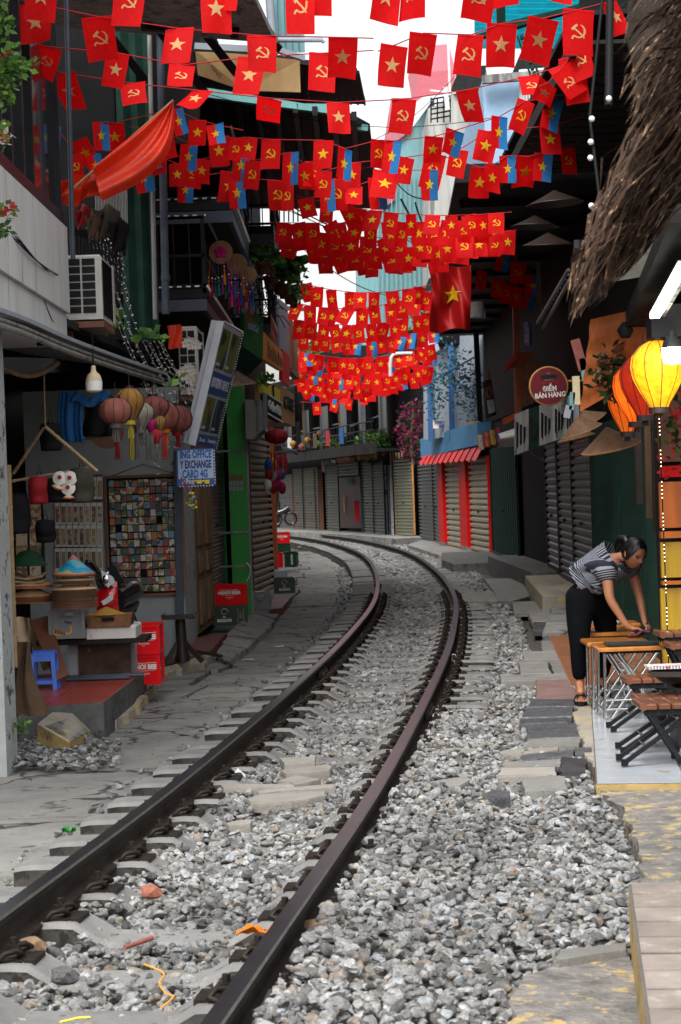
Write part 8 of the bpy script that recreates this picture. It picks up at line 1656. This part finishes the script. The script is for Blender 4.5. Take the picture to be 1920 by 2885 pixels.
string('the middle string above the roof edge', 'g', c14(17.3, 17.3), [('h', 380, 303, 46, 66, -8), ('b', 436, 331, 42, 62, 0), ('s', 503, 312, 46, 70, -1), ('h', 545, 318, 36, 50, 6), ('s', 575, 316, 38, 52, 4), ('h', 624, 321, 46, 68, 1), ('s', 745, 323, 46, 66, 0), ('b', 795, 342, 44, 74, 8), ('h', 873, 322, 46, 66, 2), ('b', 906, 324, 40, 74, 6), ('s', 1000, 314, 44, 56, 4), ('b', 1048, 300, 46, 54, 22), ('b', 1150, 268, 42, 76, 3), ('h', 1212, 232, 42, 76, 20), ('b', 1278, 226, 48, 76, 14)], ((300, 292), (1340, 205)))
string('the middle string by the satin flag', 'g', c14(17.9, 17.8), [('b', 325, 380, 44, 62, -10), ('s', 358, 336, 40, 66, -10), ('b', 340, 340, 34, 52, -20), ('h', 444, 374, 40, 60, 0), ('s', 466, 366, 38, 56, 4), ('b', 555, 345, 40, 74, -1), ('h', 583, 370, 38, 66, 3), ('b', 670, 350, 42, 74, 0), ('s', 698, 376, 44, 58, 0), ('h', 722, 372, 40, 60, 4), ('s', 812, 375, 40, 58, 4), ('h', 745, 395, 40, 60, 0), ('s', 935, 362, 40, 60, 12), ('h', 1058, 344, 44, 64, 12), ('s', 1125, 302, 50, 72, 12), ('s', 1265, 290, 48, 66, 0)], ((250, 330), (1340, 270)))
string('the lower middle string', 'g', c14(18.6, 18.6), [('s', 408, 376, 38, 54, -2), ('b', 428, 410, 38, 56, 2), ('s', 530, 395, 48, 72, 4), ('b', 545, 410, 40, 70, 0), ('h', 638, 415, 46, 70, -2), ('h', 662, 420, 30, 66, 2), ('h', 772, 411, 52, 74, -3), ('b', 752, 415, 40, 72, 0), ('s', 815, 430, 40, 46, -2), ('s', 888, 395, 60, 72, 12), ('b', 868, 410, 44, 72, 0), ('h', 1003, 354, 50, 82, 10), ('b', 990, 390, 40, 70, 2), ('s', 1108, 386, 50, 66, 2), ('s', 1135, 380, 44, 62, 8), ('b', 1168, 358, 40, 62, -4), ('s', 1217, 360, 56, 66, 3), ('b', 1252, 352, 44, 66, 6), ('h', 1306, 340, 38, 62, -2)], ((380, 366), (1340, 320)))
def autos(name, xl, yl, xr, yr, sag, n, w_, h_, Yf, seed, bl=0.0, col='g'):
    r_ = random.Random(seed); e = []
    for k in range(n):
        u = (k+.5+r_.uniform(-.22, .22))/n; x = xl+(xr-xl)*u; y = yl+(yr-yl)*u+sag*4*u*(1-u); kd = 'b' if r_.random() < bl else ('s' if (k+seed) % 2 else 'h')
        e.append((kd, x, y, w_*r_.uniform(.86, 1.1), h_*r_.uniform(.9, 1.12), r_.gauss(0, 9)))
    string(name, col, Yf, e, ((xl-8, yl), (xr+8, yr)))
k_ = lambda Y: (lambda x: Y)
autos('the string touching the sky gap', 690, 452, 1170, 488, 22, 12, 36, 50, k_(20.6), 1)
autos('the red string just under the sky gap', 630, 512, 1150, 505, 4, 15, 37, 52, k_(21.1), 2)
autos('the second string below the sky gap', 640, 520, 1190, 528, 24, 15, 37, 52, k_(21.5), 3, .05)
autos('the third string below the sky gap', 655, 545, 1100, 545, 26, 12, 36, 50, k_(21.9), 4)
autos('the lowest string of the upper band', 725, 575, 1080, 560, 18, 9, 34, 48, k_(22.3), 5, .1)
autos('the short string in the canopy shade', 1095, 505, 1235, 640, 4, 5, 36, 50, k_(27.5), 7, .15)
autos('the faint lower string in the canopy shade', 1100, 615, 1235, 665, 12, 5, 32, 44, k_(29.5), 8, .2)
autos('the string hanging over the white far block', 685, 648, 985, 655, 22, 9, 31, 43, k_(33.0), 11)
autos('the string above the brown slats', 672, 695, 1000, 665, 28, 11, 30, 42, k_(34.0), 12)
autos('the string crossing before the trees', 680, 735, 1000, 715, 22, 12, 29, 41, k_(35.5), 13)
autos('the mixed blue string before the trees', 690, 762, 1010, 752, 22, 13, 26, 38, k_(37.5), 14, .45)
autos('the highest string of the far dense band', 684, 806, 1000, 790, 26, 14, 26, 36, k_(42.0), 15, .1)
autos('the second string of the far dense band', 684, 820, 1012, 796, 30, 15, 25, 35, k_(43.0), 16, .15)
autos('the third string of the far dense band', 682, 845, 990, 835, 24, 14, 24, 34, k_(44.5), 17, .2)
autos('the fourth string of the far dense band', 684, 866, 1000, 838, 30, 15, 24, 33, k_(46.0), 18, .3)
autos('the fifth string of the far dense band', 684, 885, 940, 860, 26, 10, 22, 30, k_(47.5), 19, .15)
autos('the lowest sparse string at the far bend', 700, 925, 870, 895, 12, 4, 19, 26, k_(49.0), 20)
# the big flag
bf = thing('big_flag', 'large red flag with a yellow star hanging in soft folds at the dark right side', 'flag', DX(1040, 615, 25))
def big(u, v): return DX(985+u*98+v*10*(1-u)+6*sin(v*5)*(1-u), 612+v*152-u*0-8*v*u, 25)+V((0, -.10*sin(u*7+v*2.5)-.05*sin(u*15-v*5), -.02*sin(u*8)*v))
m = MB(); m.grid(big, 30, 30); m.build('cloth', mk('flag_deep', (.50, .004, .005), .6, var=.1, trans=.4), bf)
b = MB(); R = .24; o = [(.55+R*(1 if k % 2 == 0 else .4)*sin(k*pi/5), .45+R*.66*(1 if k % 2 == 0 else .4)*-cos(k*pi/5)) for k in range(10)]
vv = [(.55, .45)]; fs = []
for q in (.2, .4, .6, .8, 1): vv += [(.55+(a-.55)*q, .45+(c-.45)*q) for a, c in o]
fs = [(0, 1+k, 1+(k+1) % 10) for k in range(10)]+[(1+10*j+k, 11+10*j+k, 11+10*j+(k+1) % 10, 1+10*j+(k+1) % 10) for j in range(4) for k in range(10)]
for s_ in (-.02, .02): b.add([big(*q)+V((0, s_, 0)) for q in vv], fs)
b.build('star', M['flag_gold'], bf)
print('flags', NF[0])
# ================================================================== WOMAN wiping a table, folding tables and stools
def skin(name, verts, edges, radii, mat_, parent=None, sub=2, root=0, attr=None, fat=1.0):
    me = bpy.data.meshes.new(name); me.from_pydata([tuple(v) for v in verts], edges, []); o = bpy.data.objects.new(name, me); COL.objects.link(o)
    o.modifiers.new('s', 'SKIN'); sv = me.skin_vertices[0].data
    for i, r_ in enumerate(radii): sv[i].radius = (r_[0]*fat, r_[1]*fat) if isinstance(r_, tuple) else (r_*fat, r_*fat)
    sv[root].use_root = True
    md = o.modifiers.new('u', 'SUBSURF'); md.levels = sub; md.render_levels = sub
    dg = bpy.context.evaluated_depsgraph_get(); m2 = bpy.data.meshes.new_from_object(o.evaluated_get(dg)); bpy.data.objects.remove(o)
    m2.materials.clear(); m2.materials.append(mat_); m2.polygons.foreach_set('use_smooth', [True]*len(m2.polygons))
    if attr:       # distance along the nearest limb, used by the striped cloth
        at = m2.attributes.new('along', 'FLOAT', 'POINT'); vals = []
        segs = [(V(verts[a]), V(verts[b_]), attr[a]) for a, b_ in edges]
        for v in m2.vertices:
            ws = []
            for a, b_, s0 in segs:
                d = b_-a; t_ = max(0, min(1, (v.co-a).dot(d)/d.length_squared)); ws.append(((v.co-(a+d*t_)).length, s0+t_*d.length))
            vals.append(min(ws)[1])
        at.data.foreach_set('value', vals)
    return put(m2, name, parent)
mk('skin', (.40, .17, .09), .5, var=.08); mk('hair', (.006, .005, .006), .35, var=.3); mk('pants', (.003, .0035, .005), .9, var=.3); M['pants'].node_tree.nodes['Principled BSDF'].inputs['Specular IOR Level'].default_value = .1
sm_ = bpy.data.materials.new('striped_shirt'); sm_.use_nodes = True; t = sm_.node_tree; N = t.nodes; b = N['Principled BSDF']; b.inputs['Roughness'].default_value = .85
an_ = N.new('ShaderNodeAttribute'); an_.attribute_name = 'along'; mu = N.new('ShaderNodeMath'); mu.operation = 'MULTIPLY'; mu.inputs[1].default_value = 62; t.links.new(an_.outputs['Fac'], mu.inputs[0]); fr_ = N.new('ShaderNodeMath'); fr_.operation = 'FRACT'; t.links.new(mu.outputs[0], fr_.inputs[0])
gt = N.new('ShaderNodeMath'); gt.operation = 'GREATER_THAN'; gt.inputs[1].default_value = .60; t.links.new(fr_.outputs[0], gt.inputs[0]); mx = N.new('ShaderNodeMix'); mx.data_type = 'RGBA'; t.links.new(gt.outputs[0], mx.inputs['Factor']); mx.inputs['A'].default_value = (.010, .014, .03, 1); mx.inputs['B'].default_value = (.30, .32, .36, 1); t.links.new(mx.outputs['Result'], b.inputs['Base Color'])
wo = thing('person', 'woman in striped t-shirt and black trousers bending to wipe a folding table', 'person', P(1650, 1966, 14.25))
def q_(x, y, Y): return P(1540+x/4.126, 1450+y/4.126, Y)
Yp = 14.3
pel = q_(500, 930, Yp+.05); hipL = q_(390, 1010, Yp-.02); hipR = q_(640, 1010, Yp+.16); knL = q_(385, 1500, Yp-.05); knR = q_(700, 1460, Yp+.18); anL = q_(388, 1960, Yp-.02); anR = q_(640, 1950, Yp+.30)
toL = q_(400, 2085, Yp-.16); toR = q_(690, 2010, Yp+.16); sp1 = q_(500, 760, Yp+.04); sp2 = q_(640, 610, Yp); chest = q_(770, 560, Yp-.03); neck = q_(850, 500, Yp-.07); head0 = q_(930, 480, Yp-.10); head = q_(1000, 470, Yp-.13)
shL = q_(700, 640, Yp-.17); elL = q_(735, 980, Yp-.2); wrL = q_(935, 1290, Yp-.22); haL = q_(1000, 1325, Yp-.22)
shR = q_(990, 600, Yp+.12); elR = q_(1085, 960, Yp+.1); wrR = q_(1130, 1190, Yp+.02); haR = q_(1150, 1260, Yp)
vs_ = [pel, hipL, knL, anL, toL, hipR, knR, anR, toR, sp1, sp2, chest, neck, head0, shL, elL, wrL, haL, shR, elR, wrR, haR]
eg = [(0, 1), (1, 2), (2, 3), (3, 4), (0, 5), (5, 6), (6, 7), (7, 8), (0, 9), (9, 10), (10, 11), (11, 12), (12, 13), (11, 14), (14, 15), (15, 16), (16, 17), (11, 18), (18, 19), (19, 20), (20, 21)]
rr = [.08, .075, .05, .03, .028, .085, .05, .03, .028, .075, .085, .08, .042, .045, .05, .036, .024, .026, .05, .034, .023, .024]
skin('body', vs_, eg, rr, M['skin'], wo)
# trousers
pv_ = [q_(420, 800, Yp+.04), pel, hipL, q_(375, 1250, Yp-.03), knL, q_(378, 1720, Yp-.04), q_(386, 1925, Yp-.02), hipR, q_(690, 1230, Yp+.17), knR, q_(680, 1700, Yp+.25), q_(645, 1900, Yp+.29)]
skin('trousers', pv_, [(0, 1), (1, 2), (2, 3), (3, 4), (4, 5), (5, 6), (1, 7), (7, 8), (8, 9), (9, 10), (10, 11)], [(.13, .105), (.135, .115), .098, .080, .062, .052, .040, .098, .078, .060, .050, .039], M['pants'], wo, root=1, fat=1.2)
sv_ = [q_(405, 850, Yp+.04), q_(500, 730, Yp+.03), q_(620, 640, Yp), q_(730, 560, Yp-.03), q_(800, 520, Yp-.05), shL, q_(722, 800, Yp-.19), q_(928, 585, Yp+.08), q_(1048, 690, Yp+.12)]
cum = [0, .1, .2, .3, .36, .40, .42, .42, .50]; cum = []
def dist_(a, b_): return (a-b_).length
c0 = 0; c1_ = dist_(sv_[0], sv_[1]); c2_ = c1_+dist_(sv_[1], sv_[2]); c3_ = c2_+dist_(sv_[2], sv_[3]); cum = [c0, c1_, c2_, c3_, c3_+dist_(sv_[3], sv_[4]), c3_+dist_(sv_[3], sv_[5]), 0, c3_+dist_(sv_[3], sv_[7]), 0]
skin('shirt', sv_, [(0, 1), (1, 2), (2, 3), (3, 4), (3, 5), (5, 6), (3, 7), (7, 8)], [(.13, .115), (.135, .13), (.135, .135), (.115, .12), .06, .078, .062, .07, .056], sm_, wo, root=2, attr=cum, fat=1.2)
# head with features, tilted towards the table
hd = (q_(1010, 560, Yp-.14)-q_(985, 380, Yp-.10)).normalized()      # towards the chin
hz = V((.30, -.40, .86)).normalized(); hy = V((.45, -.72, -.52)); hy = (hy-hz*hy.dot(hz)).normalized(); hx = hy.cross(hz).normalized(); HM = Matrix((hx, hy, hz)).transposed().to_4x4(); HM.translation = q_(1020, 455, Yp-.12)
b = MB(); n = 22; prof = []
def headf(u, v):
    th_ = u*2*pi; ph = v*pi; x, y, z = sin(ph)*cos(th_), sin(ph)*sin(th_), cos(ph); jaw = 1-.30*max(0, -z)**1.2; X, Y_, Z = .072*x*jaw, .088*y*(1-.15*max(0, -z)), .108*z
    if y > 0: Y_ += .022*math.exp(-((x/.16)**2+((z+.12)/.16)**2)) + .008*math.exp(-((x/.3)**2+((z+.5)/.10)**2)) - .008*(math.exp(-(((abs(x)-.38)/.18)**2+((z-.08)/.10)**2))) + .006*math.exp(-((x/.4)**2+((z+.85)/.15)**2))
    return HM @ V((X, Y_, Z))
b.grid(headf, 40, 30); b.build('head', M['skin'], wo)
for s_ in (-1, 1):
    b = MB(); b.ball(HM @ V((s_*.030, .076, .010)), (.011, .008, .005), 8); b.build('eye', M['hair'], wo); b = MB(); b.tube([HM @ V((s_*.016, .086, .026)), HM @ V((s_*.032, .082, .030)), HM @ V((s_*.048, .070, .024))], .003, 5); b.build('eyebrow', M['hair'], wo)
    b = MB(); b.ball(HM @ V((s_*.073, -.005, -.005)), (.012, .018, .028), 8); b.build('ear', M['skin'], wo)
b = MB(); b.tube([HM @ V((-.022, .080, -.052)), HM @ V((0, .089, -.050)), HM @ V((.022, .080, -.052))], [.003, .006, .003], 6); b.build('mouth', mk('lips', (.30, .07, .05), .5), wo)
b = MB()
def hairf(u, v):
    th_ = u*2*pi; ph = v*pi*.62; x, y, z = sin(ph)*cos(th_), sin(ph)*sin(th_), cos(ph); k = .62 if y > .35 else 1; ph = v*pi*(.62 if y < .3 else .62-.34*min(1, (y-.3)/.5)); x, y, z = sin(ph)*cos(th_), sin(ph)*sin(th_), cos(ph); w_ = 1+.015*sin(u*80)
    return HM @ V((.083*x*w_, .100*y*w_-.006, .120*z+.006))
b.grid(hairf, 60, 16); b.tube([HM @ V((0, -.085, .02)), HM @ V((0, -.125, .045)), HM @ V((.0, -.165, .02)), HM @ V((0, -.18, -.045)), HM @ V((0, -.165, -.10))], [.03, .038, .040, .028, .008], 12); b.build('hair', M['hair'], wo)
def hand(wr, pa, dirf, side, up_, name='hand'):
    d = V(dirf).normalized(); sd = V(side).normalized(); u_ = V(up_).normalized(); vv = [wr, pa-d*.005]; ed = [(0, 1)]; ra = [.022, (.026, .018)]
    for k in range(4):
        base = pa+sd*(k-1.5)*.019+d*.012; L_ = [.058, .068, .064, .050][k]; i0 = len(vv); vv += [base, base+d*L_*.5+u_*.006, base+d*L_-u_*.010]; ed += [(1, i0), (i0, i0+1), (i0+1, i0+2)]; ra += [.0105, .009, .0075]
    i0 = len(vv); vv += [pa-d*.02-sd*.034, pa+d*.010-sd*.055-u_*.004, pa+d*.034-sd*.060-u_*.012]; ed += [(1, i0), (i0, i0+1), (i0+1, i0+2)]; ra += [.011, .010, .008]
    skin(name, vv, ed, ra, M['skin'], wo, 2, 1)
hand(wrL, haL, q_(1150, 1345, Yp-.24)-haL, (.1, -1, .1), (0, 0, 1)); hand(wrR, haR, q_(1205, 1370, Yp-.05)-haR, (-.5, -.9, 0), (.8, -.3, .3))
for s_, (an_p, to_p) in enumerate(((anL, toL), (anR, toR))):
    t = thing('sandal', ['black slide sandal on the front foot', 'black slide sandal on the rear foot'][s_], 'sandal', to_p) if False else None
    d = (to_p-an_p); d.z = 0; d.normalize(); sd = V((d.y, -d.x, 0)); fz = .055 if s_ == 0 else .085; c = an_p+d*.075; c.z = fz+.012
    b = MB(); pts = []
    for k in range(16): a = k*2*pi/16; pts.append(c+d*.135*cos(a)+sd*(.048 if cos(a) > 0 else .038)*sin(a)+V((0, 0, .012)))
    sg = sum(pts[i].x*pts[(i+1) % 16].y-pts[(i+1) % 16].x*pts[i].y for i in range(16)); pts = pts if sg > 0 else pts[::-1]
    b.slab(pts, (0, 0, -.028)); b.grid(lambda u, v: c+d*(.0+.075*v)+sd*.05*cos(pi*u)+V((0, 0, .012+(.055-.015*v)*sin(pi*u))), 12, 4); b.build('sandal', M['cloth_black'], wo)
    b = MB(); b.tube([an_p, an_p-d*.02-V((0, 0, an_p.z-fz-.045)), c-d*.02+V((0, 0, .05)), c+d*.07+V((0, 0, .03))], [.032, .032, .032, .02], 10)
    for k in range(5): e = c+d*(.085-.006*abs(k-1))+sd*(k-2)*.017+V((0, 0, .022)); b.tube([e, e+d*.03], [.010, .008], 6)
    b.build('foot', M['skin'], wo)
b = MB(); b.grid(lambda u, v: q_(940+u*250, 1400-u*75+v*(50-u*30)+8*sin(u*9), Yp-.22)+V((0, -.05+.10*v, .01*sin(u*11+v*5))), 10, 8); o = b.build('wiping_cloth', mk('cloth_mauve', (.14, .045, .08), .9, var=.2, bump=.4)); o.modifiers.new('s', 'SOLIDIFY').thickness = .012; tag(o, 'mauve cleaning cloth under the woman\'s hand', 'cloth')
# ---- folding tables with chrome legs
GZ = .07
def ftable(label, x0, x1, yt, Y, dep, yr, legs=True, notebook=False):
    A_, C_ = P(x0, yt, Y), P(x1, yr, Y); zt = (A_.z+C_.z)/2; L_ = C_.x-A_.x; t = thing('folding_table', label, 'table', V(((A_.x+C_.x)/2, Y+dep/2, GZ)), 0, 'folding tables')
    m = MB(); R = Matrix.Rotation(math.atan2(0, 1), 3, 'Z'); m.bev(((A_.x+C_.x)/2, Y+dep/2, zt-.012), (L_, dep, .026), .01); m.build('tabletop', M['table_wood'], t)
    m = MB(); m.box(((A_.x+C_.x)/2, Y+dep/2, zt-.035), (L_*.8, dep*.8, .02)); m.build('under_frame', M['dark_metal'], t)
    if legs:
        xm = (A_.x+C_.x)/2; z0 = GZ
        for s_ in (-1, 1):
            yy = Y+dep/2+s_*dep*.38
            m = MB(); m.tube([V((xm-L_*.40, yy, zt-.04)), V((xm-L_*.42, yy, z0))], .011, 8); m.build('leg', M['chrome'], t)
            m = MB(); m.tube([V((xm+L_*.36, yy+.01, zt-.04)), V((xm+L_*.05, yy+.01, (z0+zt)/2)), V((xm-L_*.32, yy+.01, z0))], .011, 8); m.build('leg', M['chrome'], t)
            m = MB(); m.tube([V((xm-L_*.2, yy-.01, zt-.04)), V((xm+L_*.1, yy-.01, (z0+zt)/2-.02)), V((xm+L_*.22, yy-.01, z0))], .011, 8); m.build('leg', M['chrome'], t)
        for zz in (z0+.06, z0+.12): m = MB(); m.tube([V((xm-L_*.42, Y+dep*.12, zz)), V((xm-L_*.42, Y+dep*.88, zz))], .009, 6); m.tube([V((xm-L_*.42, Y+dep*.12, zz)), V((xm+L_*.1, Y+dep*.12, zz))], .008, 6); m.build('stretcher', M['chrome'], t)
    return t, V(((A_.x+C_.x)/2, Y+dep/2, zt)), L_
ftable('orange brown folding table nearest the kerb with a menu on it', 1686, 1884, 1826, 13.1, .42, 1820)
ftable('orange brown folding table, second from the camera, left empty', 1655, 1832, 1812, 13.75, .42, 1805)
ftable('orange brown folding table under the mauve cloth', 1660, 1790, 1784, 14.35, .40, 1780, False)
ftable('farthest folding table with white papers behind the woman', 1667, 1808, 1765, 14.95, .36, 1752, False)
def menu(label, x0, x1, y, Y, dep, mt_):
    A_, C_ = P(x0, y, Y), P(x1, y, Y); t = thing('menu_book', label, 'menu', A_); m = MB(); m.box(((A_.x+C_.x)/2, Y+dep/2, A_.z), (C_.x-A_.x, dep, .012)); m.build('pages', M[mt_], t)
    m = MB(); n = 26
    for k in range(n): m.tube([V((A_.x+(C_.x-A_.x)*(k+.5)/n, Y-.004, A_.z-.006)), V((A_.x+(C_.x-A_.x)*(k+.5)/n, Y-.006, A_.z+.012)), V((A_.x+(C_.x-A_.x)*(k+.5)/n, Y+.012, A_.z+.009))], .0022, 4)
    o = m.build('spiral', M['dark_metal'], t); o['kind'] = 'stuff'; return t
menu('spiral bound menu lying on the nearest wooden table', 1712, 1858, 1818, 13.15, .2, 'poster'); menu('white papers under the woman on the farthest table', 1668, 1750, 1758, 14.95, .2, 'white_print')
t = thing('dark_side_table', 'black cafe table with a pictured menu at the right edge', 'table', P(1900, 2130, 11.6)); c = P(1900, 1895, 11.6)
m = MB(); m.slab([P(1832, 1893, 11.5), P(2080, 1893, 11.5), P(2080, 1872, 11.9), P(1850, 1872, 11.9)], (0, 0, -.03)); m.build('tabletop', M['dark_wood'], t); m = MB(); m.slab([P(1843, 1904, 11.5), P(2080, 1904, 11.5), P(2080, 1930, 11.7), P(1878, 1930, 11.7)][::-1], (0, .3, 0)); m.build('apron', M['dark_wood'], t)
m = MB(); a = P(1960, 1930, 11.8); m.box((a.x, 11.8, (a.z+.06)/2), (.28, .28, a.z-.06)); m.build('base', M['dark_wood'], t)
menu('menu with red and white pictures on the black cafe table', 1830, 2060, 1884, 11.5, .22, 'menu_pic' if 'menu_pic' in M else 'poster'); picmat('menu_pic', [(.6, .6, .62), (.5, .12, .1), (.65, .63, .66), (.3, .4, .6), (.7, .68, .7)], 18)
[o for o in bpy.data.objects if o.name.startswith('pages')][-1].data.materials[0] = M['menu_pic']
# folding stools with brown slats and black crossed legs
def stool(label, x, y, Y, wpx, fl, folded=0):
    c = P(x, y, Y); w_ = wpx/5600*Y; t = thing('folding_stool', label, 'stool', V((c.x, Y, GZ)), 0, 'slatted folding stools'); d_ = .30
    for k in range(4):
        m = MB(); xx = c.x+w_*(k+.5)/4; m.bev((xx, Y, c.z-.012), (w_/4*.9, d_, .03), .008); m.build('slat', M['stool_wood'], t)
    m = MB(); m.tube([V((c.x-.008, Y-d_/2, c.z-.012)), V((c.x-.008, Y+d_/2, c.z-.012))], .022, 8); m.build('front_edge', M['stool_wood'], t)
    for s_ in (-1, 1): m = MB(); m.beam(V((c.x, Y+s_*d_*.4, c.z-.045)), V((c.x+w_, Y+s_*d_*.4, c.z-.045)), .02, .035); m.build('seat_rail', M['dark_metal'], t)
    for s_ in (-1, 1):
        for (xa, xb) in ((.95, -.30+fl), (.1, .75+fl)):
            m = MB(); a = V((c.x+w_*xa, Y+s_*d_*.36, c.z-.05)); b_ = V((c.x+w_*xb, Y+s_*d_*.36-.02, GZ+.015)); m.beam(a, b_, .022, .03, (0, 1, 0)); m.build('leg', M['frame_black'], t)
            m = MB(); m.box(b_, (.035, .032, .035)); m.build('foot', M['dark'], t)
    for q in (.25, .7): m = MB(); p = V((c.x+w_*(.95+(-1.25+fl)*q), Y, c.z+(GZ-c.z)*q)); m.tube([p-V((0, d_*.36, 0)), p+V((0, d_*.36, 0))], .009, 6); m.build('crossbar', M['chrome'], t)
stool('brown slatted stool farthest left behind the table legs', 1768, 1908, 12.6, 128, -.1)
stool('brown slatted stool in the middle of the three near ones', 1800, 1962, 11.6, 140, -.1)
stool('brown slatted stool nearest the camera with long black legs', 1806, 1978, 11.1, 150, -.1)
stool('dark slatted stool by the foot of the yellow front', 1862, 1780, 13.0, 110, .2)
stool('dark stool below the first one by the yellow front', 1890, 1812, 12.7, 110, .2)
# ================================================================== small litter
def litter(label, mt_, x, y, s_, zz=.0, seed=0):
    r_ = random.Random(seed); p = G(x, y, zz); m = MB(); n = 6; m.grid(lambda u, v: p+V(((u-.5)*s_[0], (v-.5)*s_[1], .01+s_[2]*abs(sin(u*4+seed))*abs(cos(v*3))+.006*sin(u*17+v*9))), n, n, 0, False); tag(m.build('litter', M[mt_]), label, 'litter')
litter('white plastic bag beside the outer rail', 'white_print', 1290, 1860, (.10, .12, .05), .03, 1)
litter('crumpled silver wrapper near the flat stones', 'clear', 660, 2200, (.13, .1, .05), .0, 2)
litter('orange snack packet leaning on the near rail', 'tassel_o', 716, 2638, (.13, .06, .03), .02, 3)
litter('green and white packet between the sleeper ends', 'tassel_g', 196, 2350, (.07, .07, .03), -.1, 4)
litter('small yellow leaf between the far sleepers', 'yellow_print', 1160, 1762, (.05, .05, .01), .0, 5)
litter('flattened white scrap on the left pavement', 'white_print', 700, 1861, (.12, .05, .005), -.12, 6)
litter('white paper scrap by the far green crate', 'white_print', 848, 1543, (.2, .12, .03), -.1, 7)
litter('white paper strip across the pavement joint', 'white_print', 790, 1824, (.12, .03, .004), -.12, 8)
m = MB(); m.tube([G(352, 2670, .03), G(430, 2642, .03)], .009, 6); tag(m.build('stick', M['lan_pink']), 'pale pink plastic tube lying on a sleeper', 'stick')
m = MB(); m.tube(catmull([G(408, 2717, .03), G(462, 2742, .03), G(450, 2770, .02), G(470, 2800, .02), G(490, 2808, .03), G(455, 2840, .02)], 5), .0035, 5); tag(m.build('orange_string', M['orange_print']), 'frayed orange string curled over a sleeper', 'string')
m = MB(); m.tube([G(170, 2880, .02), G(220, 2868, .03), G(255, 2866, .03)], .004, 5); tag(m.build('orange_string', M['yellow_print']), 'short yellow orange string at the bottom edge', 'string')
for lb, x, y, s_, mt_ in (('reddish brown rock near the second sleeper', 428, 2510, .055, 'brick_red'), ('large dark grey rock on the sleeper by the bottom left', 185, 2745, .06, 'concrete_dark'), ('tan brown rock beside the outer rail near the bottom', 880, 2620, .07, 'old_wood'), ('brown rock pressed against the left rail foot', 95, 2660, .06, 'old_wood'), ('orange pebble in the ballast right of the rail', 1455, 2457, .03, 'brick_red')):
    o = put(stone_mesh(hash(x) % 9, .75), 'rock'); o.data.materials[0] = M[mt_]; o.location = G(x, y, .03); o.scale = (s_*2, s_*1.5, s_*1.7); tag(o, lb, 'rock')
